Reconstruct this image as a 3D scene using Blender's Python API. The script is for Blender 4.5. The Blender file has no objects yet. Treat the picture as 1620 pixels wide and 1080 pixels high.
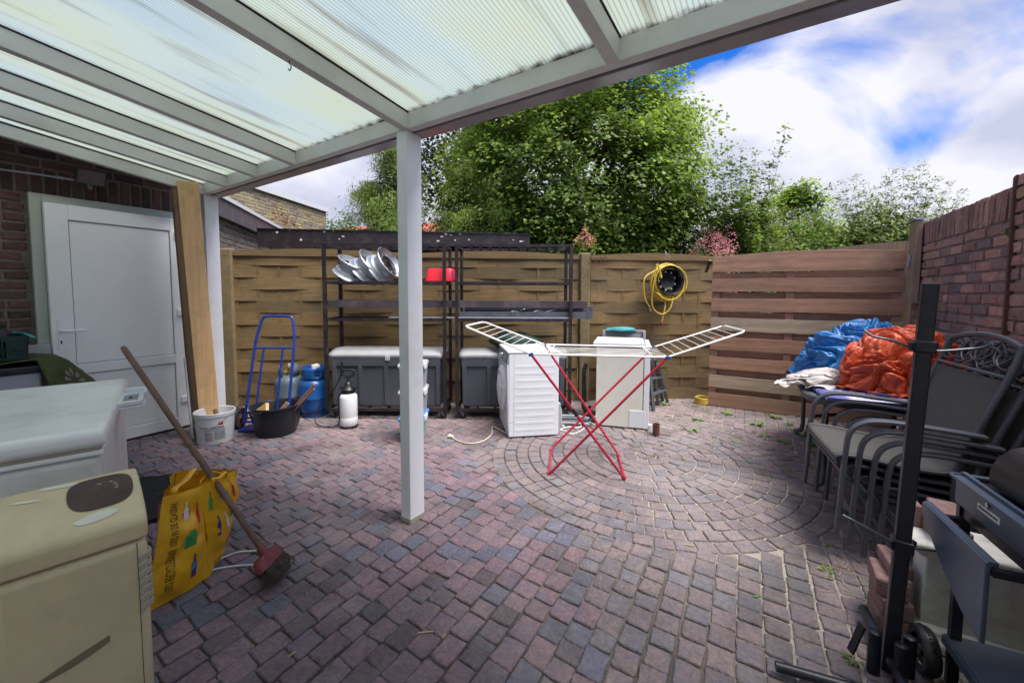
import bpy, math, random
import numpy as np
from mathutils import Vector, Matrix, noise
random.seed(7)
SC = bpy.context.scene
COL = SC.collection
pi = math.pi
# ------------------------------------------------------------------ camera
CF, CPX, CPY, CH = 640., 810., 503., 1.35          # focal length and principal point in photo pixels, eye height
CPITCH, CROLL = math.radians(3.5), math.radians(0.25)
cam = bpy.data.cameras.new('camera'); co = bpy.data.objects.new('camera', cam); COL.objects.link(co)
cam.sensor_width = 36.; cam.lens = CF/1620*36; cam.shift_y = -(540-CPY)/1620; cam.clip_start = .05; cam.clip_end = 600
R0 = Vector((1, 0, 0)); U0 = Vector((0, math.sin(CPITCH), math.cos(CPITCH))); B0 = R0.cross(U0)
cr, sr = math.cos(CROLL), math.sin(CROLL)
Rv = R0*cr+U0*sr; Uv = -R0*sr+U0*cr
co.matrix_world = Matrix(((Rv.x, Uv.x, B0.x, 0), (Rv.y, Uv.y, B0.y, 0), (Rv.z, Uv.z, B0.z, CH), (0, 0, 0, 1)))
SC.camera = co
# ------------------------------------------------------------------ sky, sun, exposure
SUN_EL, SUN_AZ = math.radians(66), math.radians(124)     # azimuth clockwise from +Y: high, in front and to the right
w = bpy.data.worlds.new('World'); SC.world = w; w.use_nodes = True
nt = w.node_tree; nt.nodes.clear()
def wn(t, **k):
    n = nt.nodes.new(t)
    for a, b in k.items(): setattr(n, a, b)
    return n
out = wn('ShaderNodeOutputWorld'); bg = wn('ShaderNodeBackground'); bg.inputs['Strength'].default_value = .10
sky = wn('ShaderNodeTexSky', sky_type='NISHITA', sun_disc=False, sun_elevation=SUN_EL, sun_rotation=SUN_AZ)
tc = wn('ShaderNodeTexCoord')
mp = wn('ShaderNodeMapping'); mp.inputs['Scale'].default_value = (1, 1, 1.9); mp.inputs['Location'].default_value = (4.4, 4.4, .4); mp.inputs['Rotation'].default_value = (0, 0, math.radians(13))
nz = wn('ShaderNodeTexNoise'); nz.inputs['Scale'].default_value = 1.5; nz.inputs['Detail'].default_value = 9; nz.inputs['Roughness'].default_value = .52; nz.inputs['Distortion'].default_value = .35
rp = wn('ShaderNodeValToRGB'); rp.color_ramp.elements[0].position = .405; rp.color_ramp.elements[1].position = .475
nz2 = wn('ShaderNodeTexNoise'); nz2.inputs['Scale'].default_value = 3.2; nz2.inputs['Detail'].default_value = 7; nz2.inputs['Roughness'].default_value = .5
rp2 = wn('ShaderNodeValToRGB')
rp2.color_ramp.elements[0].position = .40; rp2.color_ramp.elements[0].color = (2.8, 2.95, 3.8, 1)
rp2.color_ramp.elements[1].position = .58; rp2.color_ramp.elements[1].color = (4.35, 4.35, 4.85, 1)
mx = wn('ShaderNodeMixRGB'); hs = wn('ShaderNodeHueSaturation'); hs.inputs['Saturation'].default_value = 1.5; hs.inputs['Value'].default_value = 1.0
L = nt.links.new
L(tc.outputs['Generated'], mp.inputs[0]); L(mp.outputs[0], nz.inputs['Vector']); L(mp.outputs[0], nz2.inputs['Vector'])
L(nz.outputs[0], rp.inputs[0]); L(nz2.outputs[0], rp2.inputs[0]); L(sky.outputs[0], hs.inputs['Color'])
L(rp.outputs[0], mx.inputs[0]); L(hs.outputs[0], mx.inputs[1]); L(rp2.outputs[0], mx.inputs[2])
tm_ = wn('ShaderNodeMixRGB'); tm_.blend_type = 'MULTIPLY'; tm_.inputs[0].default_value = 1; tm_.inputs[2].default_value = (.45, .63, .98, 1)
L(hs.outputs[0], tm_.inputs[1]); L(tm_.outputs[0], mx.inputs[1]); L(mx.outputs[0], bg.inputs[0]); L(bg.outputs[0], out.inputs[0])
sl = bpy.data.lights.new('sun', 'SUN'); sl.energy = 3.5; sl.angle = math.radians(38); sl.color = (1, .95, .87)
so = bpy.data.objects.new('sun', sl); COL.objects.link(so)
so.rotation_euler = Vector((math.sin(SUN_AZ)*math.cos(SUN_EL), math.cos(SUN_AZ)*math.cos(SUN_EL), math.sin(SUN_EL))).to_track_quat('Z', 'Y').to_euler()
vs = SC.view_settings; vs.view_transform = 'Standard'; vs.look = 'None'; vs.gamma = 1; vs.exposure = 1.14; vs.use_curve_mapping = False
SC.cycles.max_bounces = 8; SC.cycles.diffuse_bounces = 4; SC.cycles.transmission_bounces = 6; SC.cycles.transparent_max_bounces = 12

# ------------------------------------------------------------------ survey helpers: photo pixel -> place
def ray(px, py):
    x, y = (px-CPX)/CF, -(py-CPY)/CF
    x, y = x*cr-y*sr, x*sr+y*cr
    return Vector((x, math.cos(CPITCH)+y*math.sin(CPITCH), -math.sin(CPITCH)+y*math.cos(CPITCH)))
def G(px, py, z=0.):
    d = ray(px, py); return Vector((0, 0, CH))+d*((z-CH)/d.z)
def D(px, py, Y):
    d = ray(px, py); return Vector((0, 0, CH))+d*(Y/d.y)

# ------------------------------------------------------------------ materials
M = {}
def mat(name, col, rough=.6, metal=0., var=.12, vs_=6., bump=0., bs=40., dirt=None, dirt_s=3., dirt_a=.5, attr=False,
        stretch=None, spec=.5, trans=0., alpha=1., grain=0., coat=0., dirt2=()):
    m = bpy.data.materials.new(name); m.use_nodes = True; t = m.node_tree; t.nodes.clear(); N = t.nodes.new; K = t.links.new
    o = N('ShaderNodeOutputMaterial'); b = N('ShaderNodeBsdfPrincipled'); K(b.outputs[0], o.inputs[0])
    b.inputs['Roughness'].default_value = rough; b.inputs['Metallic'].default_value = metal
    b.inputs['Specular IOR Level'].default_value = spec; b.inputs['Coat Weight'].default_value = coat
    c = N('ShaderNodeTexCoord'); mpn = N('ShaderNodeMapping'); K(c.outputs['Object'], mpn.inputs[0])
    if stretch: mpn.inputs['Scale'].default_value = stretch
    n1 = N('ShaderNodeTexNoise'); n1.inputs['Scale'].default_value = vs_; n1.inputs['Detail'].default_value = 6; n1.inputs['Roughness'].default_value = .6
    K(mpn.outputs[0], n1.inputs['Vector'])
    mr = N('ShaderNodeMapRange'); mr.inputs[1].default_value = .25; mr.inputs[2].default_value = .75
    mr.inputs[3].default_value = 1-var; mr.inputs[4].default_value = 1+var; K(n1.outputs[0], mr.inputs[0])
    mul = N('ShaderNodeMixRGB'); mul.blend_type = 'MULTIPLY'; mul.inputs[0].default_value = 1
    if attr:
        a = N('ShaderNodeAttribute'); a.attribute_name = 'Col'; base = a.outputs['Color']; K(base, mul.inputs[1])
    else: mul.inputs[1].default_value = (*col, 1)
    K(mr.outputs[0], mul.inputs[2]); last = mul.outputs[0]
    if grain:
        g = N('ShaderNodeTexWave'); g.inputs['Scale'].default_value = grain; g.inputs['Distortion'].default_value = 6; g.inputs['Detail'].default_value = 4; g.inputs['Detail Scale'].default_value = 1.2
        g.bands_direction = 'Z'; m3 = N('ShaderNodeMapping'); m3.inputs['Scale'].default_value = (.25, .25, 1); K(c.outputs['Object'], m3.inputs[0]); K(m3.outputs[0], g.inputs['Vector'])
        gr = N('ShaderNodeMapRange'); gr.inputs[3].default_value = .86; gr.inputs[4].default_value = 1.05; K(g.outputs['Fac'], gr.inputs[0])
        mg = N('ShaderNodeMixRGB'); mg.blend_type = 'MULTIPLY'; mg.inputs[0].default_value = 1; K(last, mg.inputs[1]); K(gr.outputs[0], mg.inputs[2]); last = mg.outputs[0]
    if dirt:
        n2 = N('ShaderNodeTexNoise'); n2.inputs['Scale'].default_value = dirt_s; n2.inputs['Detail'].default_value = 8; n2.inputs['Roughness'].default_value = .65; K(c.outputs['Object'], n2.inputs['Vector'])
        r2 = N('ShaderNodeMapRange'); r2.inputs[1].default_value = .48; r2.inputs[2].default_value = .68; r2.inputs[4].default_value = dirt_a; K(n2.outputs[0], r2.inputs[0])
        md = N('ShaderNodeMixRGB'); K(r2.outputs[0], md.inputs[0]); K(last, md.inputs[1]); md.inputs[2].default_value = (*dirt, 1); last = md.outputs[0]
    for (c2, s2, lo, hi, am) in dirt2:
        n2 = N('ShaderNodeTexNoise'); n2.inputs['Scale'].default_value = s2; n2.inputs['Detail'].default_value = 7; n2.inputs['Roughness'].default_value = .7; n2.inputs['Distortion'].default_value = .4
        o2 = N('ShaderNodeMapping'); o2.inputs['Location'].default_value = (s2, 3.7*s2, 0); K(c.outputs['Object'], o2.inputs[0]); K(o2.outputs[0], n2.inputs['Vector'])
        r2 = N('ShaderNodeMapRange'); r2.inputs[1].default_value = lo; r2.inputs[2].default_value = hi; r2.inputs[4].default_value = am; K(n2.outputs[0], r2.inputs[0])
        md = N('ShaderNodeMixRGB'); K(r2.outputs[0], md.inputs[0]); K(last, md.inputs[1]); md.inputs[2].default_value = (*c2, 1); last = md.outputs[0]
    K(last, b.inputs['Base Color'])
    if bump:
        n3 = N('ShaderNodeTexNoise'); n3.inputs['Scale'].default_value = bs; n3.inputs['Detail'].default_value = 5; K(mpn.outputs[0], n3.inputs['Vector'])
        bp = N('ShaderNodeBump'); bp.inputs['Strength'].default_value = bump; bp.inputs['Distance'].default_value = .01; K(n3.outputs[0], bp.inputs['Height']); K(bp.outputs[0], b.inputs['Normal'])
    if alpha < 1: b.inputs['Alpha'].default_value = alpha
    if trans: b.inputs['Transmission Weight'].default_value = trans
    M[name] = m; return m
mat('paver', (.2, .15, .15), .82, var=.34, vs_=45, bump=1.0, bs=75, attr=True, dirt=(.26, .225, .215), dirt_s=1.1, dirt_a=.75, dirt2=(((.115, .118, .17), 11, .46, .60, .45), ((.06, .052, .05), 2.6, .48, .70, .6), ((.36, .33, .31), 55, .60, .72, .35), ((.05, .045, .045), 38, .60, .72, .4)))
mat('sand', (.36, .31, .27), .95, attr=True, var=.3, vs_=30, bump=.6, bs=150, dirt=(.07, .065, .045), dirt_s=4, dirt_a=.5)
mat('soil', (.06, .07, .03), .95, var=.4, vs_=2, bump=.5, bs=10)
mat('brick_dark', (.08, .05, .05), .85, var=.3, vs_=30, bump=.6, bs=90, attr=True)
mat('brick_red', (.2, .1, .1), .85, var=.3, vs_=26, bump=.8, bs=80, attr=True, dirt=(.09, .06, .06), dirt_s=3, dirt_a=.6)
mat('mortar_dark', (0.1820, 0.1540, 0.1330), .95, var=.25, vs_=20, bump=.8, bs=60)
mat('mortar_red', (.24, .21, .20), .95, var=.3, vs_=20, bump=.8, bs=60)
mat('alu_white', (.70, .71, .70), .42, var=.05, dirt=(.42, .41, .36), dirt_s=2.2, dirt_a=.35, bump=.04, bs=300)
mat('alu_grey', (.33, .31, .34), .22, var=.08, dirt=(.2, .18, .19), dirt_s=4, dirt_a=.5)
mat('post_white', (.80, .82, .87), .45, var=.05, vs_=8, dirt=(.5, .47, .42), dirt_s=3.5, dirt_a=.28, stretch=(1, 1, .2))
mat('dark_rubber', (.02, .02, .022), .8, var=.2)
mat('pvc_white', (.87, .89, .92), .38, var=.03, dirt=(.6, .6, .58), dirt_s=3, dirt_a=.2)
mat('frame_green', (.42, .47, .42), .5, var=.06, dirt=(.3, .33, .28), dirt_s=4, dirt_a=.4)
mat('fence_olive', (.175, .115, .05), .8, var=.35, vs_=5, bump=.35, bs=60, stretch=(.6, 1, 9), dirt=(.09, .07, .03), dirt_s=2.2, dirt_a=.6)
mat('fence_board', (.2, .2, .1), .8, var=.32, vs_=5, bump=.4, bs=60, stretch=(.6, 1, 9), attr=True, dirt=(.085, .075, .04), dirt_s=2.2, dirt_a=.55, dirt2=(((.05, .04, .03), 7, .60, .72, .5), ((.30, .25, .17), 3.1, .6, .75, .4)))
mat('gate_board', (.2, .2, .1), .8, var=.28, vs_=6, bump=.4, bs=50, stretch=(1, 1, 12), grain=3.5, attr=True, dirt=(.20, .17, .12), dirt_s=1.9, dirt_a=.5, dirt2=(((.06, .04, .03), 8, .64, .73, .6),))
mat('concrete', (.20, .15, .08), .9, var=.2, vs_=15, bump=.5, bs=70, dirt=(.1, .08, .04), dirt_s=3)
mat('fence_red', (.36, .20, .15), .8, var=.28, vs_=6, bump=.35, bs=50, stretch=(1, 1, 12), grain=3.5, dirt=(.16, .15, .10), dirt_s=1.7, dirt_a=.55)
mat('timber', (.80, .50, .25), .6, var=.15, vs_=5, stretch=(7, 7, .5), bump=.1, bs=60, dirt=(.42, .24, .1), dirt_s=7, dirt_a=.35)
mat('timber_edge', (.33, .2, .12), .7, var=.25, vs_=9, stretch=(9, 9, .4), bump=.2)
mat('timber_red', (.17, .07, .045), .6, var=.2, stretch=(8, 8, .5))
mat('old_wood', (.27, .2, .145), .85, var=.4, vs_=9, stretch=(8, 8, .6), bump=.6, bs=50)
mat('broom_wood', (.15, .085, .06), .6, var=.35, vs_=14, stretch=(1, 1, .2))
mat('fascia_brown', (0.0270, 0.0180, 0.0192), .4, var=.2, vs_=4, dirt=(.12, .10, .10), dirt_s=8, dirt_a=.35)
mat('fascia_blue', (.06, .065, .09), .45, var=.25, vs_=4, dirt=(.16, .15, .17), dirt_s=6, dirt_a=.4)
mat('trim_white', (.6, .63, .7), .4, var=.05)
mat('paint_chip', (.75, .72, .68), .7)
mat('steel_dark', (0.0210, 0.0204, 0.0270), .5, metal=.3, var=.3, vs_=20, dirt=(.12, .075, .06), dirt_s=9, dirt_a=.4)
mat('zinc', (0.1600, 0.1760, 0.2160), .35, metal=.6, var=.25, vs_=9, dirt=(.1, .11, .14), dirt_s=5, dirt_a=.6)
mat('zinc_light', (.42, .45, .52), .4, metal=.5, var=.2)
mat('gutter_purple', (0.0700, 0.0560, 0.0700), .4, var=.2, dirt=(.2, .16, .18), dirt_s=6, dirt_a=.4)
mat('rim_silver', (.50, .54, .6), .33, metal=.55, var=.15, dirt=(.2, .2, .22), dirt_s=9, dirt_a=.5)
mat('black_gloss', (0.0072, 0.0072, 0.0084), .3, var=.2)
mat('black_plastic', (0.0088, 0.0094, 0.0121), .42, var=.25, dirt=(.06, .06, .065), dirt_s=6, dirt_a=.25)
mat('navy_plastic', (0.0099, 0.0121, 0.0193), .4, var=.2, dirt=(.05, .05, .06), dirt_s=5, dirt_a=.3)
mat('box_grey', (0.0612, 0.0684, 0.0900), .5, var=.1, bump=.1, bs=200, stretch=(6, 6, .5), dirt=(.14, .14, .16), dirt_s=3, dirt_a=.3)
mat('lid_grey', (.40, .41, .44), .5, var=.06, dirt=(.30, .27, .23), dirt_s=5, dirt_a=.5)
mat('truck_blue', (0.0090, 0.0338, 0.2475), .3, var=.15, coat=.3, dirt=(.05, .05, .12), dirt_s=9, dirt_a=.3)
mat('gas_blue', (0.0084, 0.0700, 0.2520), .3, var=.08, dirt=(.03, .08, .2), dirt_s=5, dirt_a=.4)
mat('gas_grey', (0.0975, 0.1275, 0.1575), .42, var=.15, dirt=(.09, .09, .09), dirt_s=7, dirt_a=.5)
mat('brass', (.35, .25, .1), .35, metal=.8)
mat('white_plastic', (.72, .74, .78), .4, var=.05, dirt=(.4, .38, .34), dirt_s=7, dirt_a=.35)
mat('enamel', (.76, .79, .86), .3, var=.03, dirt=(.6, .62, .66), dirt_s=2.5, dirt_a=.2)
mat('enamel_cream', (.74, .73, .68), .35, var=.03, dirt=(.45, .42, .33), dirt_s=6, dirt_a=.25)
mat('freezer_white', (.80, .81, .83), .35, var=.06, vs_=5, dirt=(.48, .46, .38), dirt_s=3.2, dirt_a=.5)
mat('freezer_side', (.70, .69, .68), .4, var=.08, vs_=3, dirt=(.38, .37, .33), dirt_s=4.5, dirt_a=.4)
mat('beige', (.60, .50, .31), .5, var=.06, vs_=7, bump=.05, bs=300, dirt=(.33, .28, .17), dirt_s=5, dirt_a=.35)
mat('slot_shade', (.19, .16, .10), .7)
mat('beige_dark', (.36, .33, .25), .5, var=.1)
mat('beige_chip', (.72, .68, .62), .6)
mat('panel_brown', (.075, .038, .038), .55, spec=.25, var=.25, dirt=(.11, .08, .08), dirt_s=12, dirt_a=.4)
mat('red_plastic', (.75, .015, .04), .35, var=.05)
mat('red_tube', (0.3840, 0.0128, 0.0360), .3, var=.08)
mat('white_wire', (.78, .78, .76), .35)
mat('cable_cream', (.6, .55, .45), .5)
mat('blue_cap', (.03, .06, .3), .4)
mat('green_crate', (0.0072, 0.0300, 0.0300), .4, var=.15)
mat('green_dark', (0.0048, 0.0270, 0.0210), .6, var=.3)
mat('teal', (.03, .35, .33), .7, var=.1)
mat('teal_cloth', (.05, .24, .28), .85, var=.25, vs_=14, bump=.4, bs=60)
mat('cloth_green', (0.0750, 0.0863, 0.0263), .85, var=.3, vs_=18, bump=.3, dirt=(.035, .04, .02), dirt_s=9, dirt_a=.7)
mat('flower_grey', (.24, .22, .2), .85, var=.15)
mat('bin_grey', (.33, .35, .41), .5, var=.06)
mat('bin_lid', (0.0132, 0.0120, 0.0240), .45, var=.15)
mat('chrome', (.55, .55, .56), .2, metal=.9)
mat('bag_yellow', (.80, .42, .012), .38, var=.08, vs_=9, bump=.35, bs=16)
mat('ink', (.012, .01, .012), .6)
mat('ink_red', (.55, .02, .03), .5)
mat('ink_blue', (.08, .25, .6), .5)
mat('ink_green', (.06, .35, .08), .5)
mat('ink_white', (.75, .7, .62), .5)
mat('ink_purple', (.09, .04, .22), .5)
mat('ink_cyan', (.1, .5, .6), .5)
mat('ink_pink', (.6, .08, .25), .5)
mat('rubber_mat', (.012, .012, .014), .9, var=.4, vs_=60, bump=.9, bs=200)
mat('broom_red', (0.1920, 0.0240, 0.0400), .45, var=.2, dirt=(.12, .07, .07), dirt_s=20, dirt_a=.5)
mat('bristle', (.075, .055, .045), .9, var=.5, vs_=60, bump=.9, bs=140)
mat('hose_yellow', (0.5580, 0.3960, 0.0450), .45, var=.15, dirt=(.35, .27, .06), dirt_s=12, dirt_a=.35)
mat('rust', (.10, .045, .035), .8, var=.3, vs_=30, bump=.3)
mat('tarp_blue', (0.0075, 0.1275, 0.3750), .42, var=.14, vs_=5, bump=.9, bs=40)
mat('tarp_orange', (0.5100, 0.0723, 0.0255), .42, var=.16, vs_=5, bump=.9, bs=40)
mat('cloth_white', (.5, .47, .46), .8, var=.2, vs_=9, bump=.4, bs=30, dirt=(.3, .25, .3), dirt_s=8)
mat('table_top', (.17, .18, .19), .35, var=.3, vs_=7, dirt=(.3, .3, .28), dirt_s=5, dirt_a=.5)
mat('table_rim', (0.0525, 0.0560, 0.0665), .45, var=.15)
mat('corrugated', (.24, .24, .60), .25, var=.15, vs_=4, trans=.25)
mat('chair_metal', (.062, .068, .088), .42, var=.1, bump=.05)
mat('chair_fabric', (.085, .082, .080), .8, var=.14, vs_=90, bump=.8, bs=260)
mat('pole_black', (.006, .008, .017), .38, var=.15, dirt=(.025, .03, .045), dirt_s=14, dirt_a=.35)
mat('bbq_steel', (.085, .11, .17), .36, metal=.35, var=.3, vs_=4, dirt=(.12, .11, .09), dirt_s=5, dirt_a=.45)
mat('bbq_black', (0.0108, 0.0120, 0.0180), .36, var=.2, dirt=(.05, .05, .06), dirt_s=8, dirt_a=.4)
mat('stone_white', (.62, .61, .59), .85, var=.25, vs_=9, bump=.4, bs=40, dirt=(.2, .18, .13), dirt_s=4, dirt_a=.7)
mat('cut_brick', (.24, .14, .135), .9, var=.3, vs_=30, bump=.7, bs=90, dirt=(.12, .11, .08), dirt_s=6, dirt_a=.6)
mat('lamp_black', (.02, .019, .018), .4)
mat('lamp_glass', (0.1050, 0.1020, 0.0960), .15, var=.1)
mat('roof_tile', (.42, .10, .07), .8, var=.2)
mat('roof_felt', (.05, .05, .05), .9)
mat('bounce_white', (.72, .71, .68), .9, var=.05)
mat('render_grey', (.3, .29, .27), .9)
mat('window_glass', (.03, .035, .04), .1)
mat('bark', (.06, .05, .04), .9, var=.35, vs_=12, bump=.6, stretch=(3, 3, .5))
mat('straw', (.45, .36, .22), .85)
mat('dry_leaf', (.28, .15, .09), .85, attr=True, var=.2)
mat('grey_fabric', (.27, .27, .30), .85, var=.1)
mat('ladder_grey', (0.1120, 0.1260, 0.1470), .4, metal=.4)
mat('pipe_grey', (.22, .26, .32), .45)
mat('off_white', (.66, .63, .5), .5)
mat('yellow_pale', (.6, .6, .18), .6)
mat('weed', (.10, .17, .03), .7, attr=True, var=.1)
def leaf_mat(name, tr=.35, rough=.5):
    m = bpy.data.materials.new(name); m.use_nodes = True; t = m.node_tree; t.nodes.clear(); N = t.nodes.new; K = t.links.new
    o = N('ShaderNodeOutputMaterial'); b = N('ShaderNodeBsdfPrincipled'); a = N('ShaderNodeAttribute'); a.attribute_name = 'Col'
    b.inputs['Roughness'].default_value = rough; b.inputs['Specular IOR Level'].default_value = .3; tl = N('ShaderNodeBsdfTranslucent'); mxs = N('ShaderNodeMixShader'); mxs.inputs[0].default_value = tr
    hsv = N('ShaderNodeHueSaturation'); hsv.inputs['Hue'].default_value = .485; hsv.inputs['Saturation'].default_value = 1.15; hsv.inputs['Value'].default_value = 1.5
    K(a.outputs[0], b.inputs['Base Color']); K(a.outputs[0], hsv.inputs['Color']); K(hsv.outputs[0], tl.inputs[0])
    K(b.outputs[0], mxs.inputs[1]); K(tl.outputs[0], mxs.inputs[2]); K(mxs.outputs[0], o.inputs[0]); M[name] = m
leaf_mat('leaf', .45); leaf_mat('needle', .3, .7)
def poly_mat():   # ribbed twin-wall roofing sheet: ribs and algae staining are in the sheet itself
    m = bpy.data.materials.new('polycarbonate'); m.use_nodes = True; t = m.node_tree; t.nodes.clear(); N = t.nodes.new; K = t.links.new
    o = N('ShaderNodeOutputMaterial'); c = N('ShaderNodeTexCoord')
    sp = N('ShaderNodeSeparateXYZ'); K(c.outputs['Object'], sp.inputs[0])
    wv = N('ShaderNodeMath'); wv.operation = 'MULTIPLY'; wv.inputs[1].default_value = 2*pi/.018; K(sp.outputs[0], wv.inputs[0])
    sn = N('ShaderNodeMath'); sn.operation = 'SINE'; K(wv.outputs[0], sn.inputs[0])
    rb = N('ShaderNodeMapRange'); rb.inputs[1].default_value = .45; rb.inputs[2].default_value = 1; rb.inputs[3].default_value = 1.; rb.inputs[4].default_value = .62; K(sn.outputs[0], rb.inputs[0])
    n1 = N('ShaderNodeTexNoise'); n1.inputs['Scale'].default_value = 1.6; n1.inputs['Detail'].default_value = 3
    m1 = N('ShaderNodeMapping'); m1.inputs['Scale'].default_value = (1.0, .45, 1); m1.inputs['Location'].default_value = (3.3, .6, 0); K(c.outputs['Object'], m1.inputs[0]); K(m1.outputs[0], n1.inputs['Vector'])
    r1 = N('ShaderNodeValToRGB'); e = r1.color_ramp.elements; e[0].position = .36; e[0].color = (.54, .61, .645, 1); e[1].position = .68; e[1].color = (.60, .635, .565, 1)
    e2 = r1.color_ramp.elements.new(.5); e2.color = (.58, .64, .635, 1); K(n1.outputs[0], r1.inputs[0])
    n2 = N('ShaderNodeTexNoise'); n2.inputs['Scale'].default_value = 2.3; n2.inputs['Detail'].default_value = 6; m2 = N('ShaderNodeMapping'); m2.inputs['Scale'].default_value = (5, .4, 1); K(c.outputs['Object'], m2.inputs[0]); K(m2.outputs[0], n2.inputs['Vector'])
    r2 = N('ShaderNodeMapRange'); r2.inputs[1].default_value = .57; r2.inputs[2].default_value = .74; r2.inputs[4].default_value = .6; K(n2.outputs[0], r2.inputs[0])
    d = N('ShaderNodeMixRGB'); K(r2.outputs[0], d.inputs[0]); K(r1.outputs[0], d.inputs[1]); d.inputs[2].default_value = (.27, .23, .18, 1)
    # dirt and moss collected along the gutter end of the sheet
    n4 = N('ShaderNodeTexNoise'); n4.inputs['Scale'].default_value = 22; n4.inputs['Detail'].default_value = 7; K(c.outputs['Object'], n4.inputs['Vector'])
    e3 = N('ShaderNodeMapRange'); e3.inputs[1].default_value = -.11; e3.inputs[2].default_value = .0; e3.inputs[3].default_value = -.35; e3.inputs[4].default_value = .65; K(sp.outputs[1], e3.inputs[0])
    ad = N('ShaderNodeMath'); ad.operation = 'ADD'; K(n4.outputs[0], ad.inputs[0]); K(e3.outputs[0], ad.inputs[1])
    r4 = N('ShaderNodeMapRange'); r4.inputs[1].default_value = .66; r4.inputs[2].default_value = 1.15; K(ad.outputs[0], r4.inputs[0])
    d2 = N('ShaderNodeMixRGB'); K(r4.outputs[0], d2.inputs[0]); K(d.outputs[0], d2.inputs[1]); d2.inputs[2].default_value = (.07, .055, .04, 1)
    mu = N('ShaderNodeMixRGB'); mu.blend_type = 'MULTIPLY'; mu.inputs[0].default_value = 1; K(d2.outputs[0], mu.inputs[1]); K(rb.outputs[0], mu.inputs[2])
    tl = N('ShaderNodeBsdfTranslucent'); K(mu.outputs[0], tl.inputs[0]); gl = N('ShaderNodeBsdfPrincipled'); gl.inputs['Roughness'].default_value = .35; K(mu.outputs[0], gl.inputs['Base Color'])
    ms = N('ShaderNodeMixShader'); ms.inputs[0].default_value = .14; K(tl.outputs[0], ms.inputs[1]); K(gl.outputs[0], ms.inputs[2]); K(ms.outputs[0], o.inputs[0]); M['polycarbonate'] = m
poly_mat()

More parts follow.
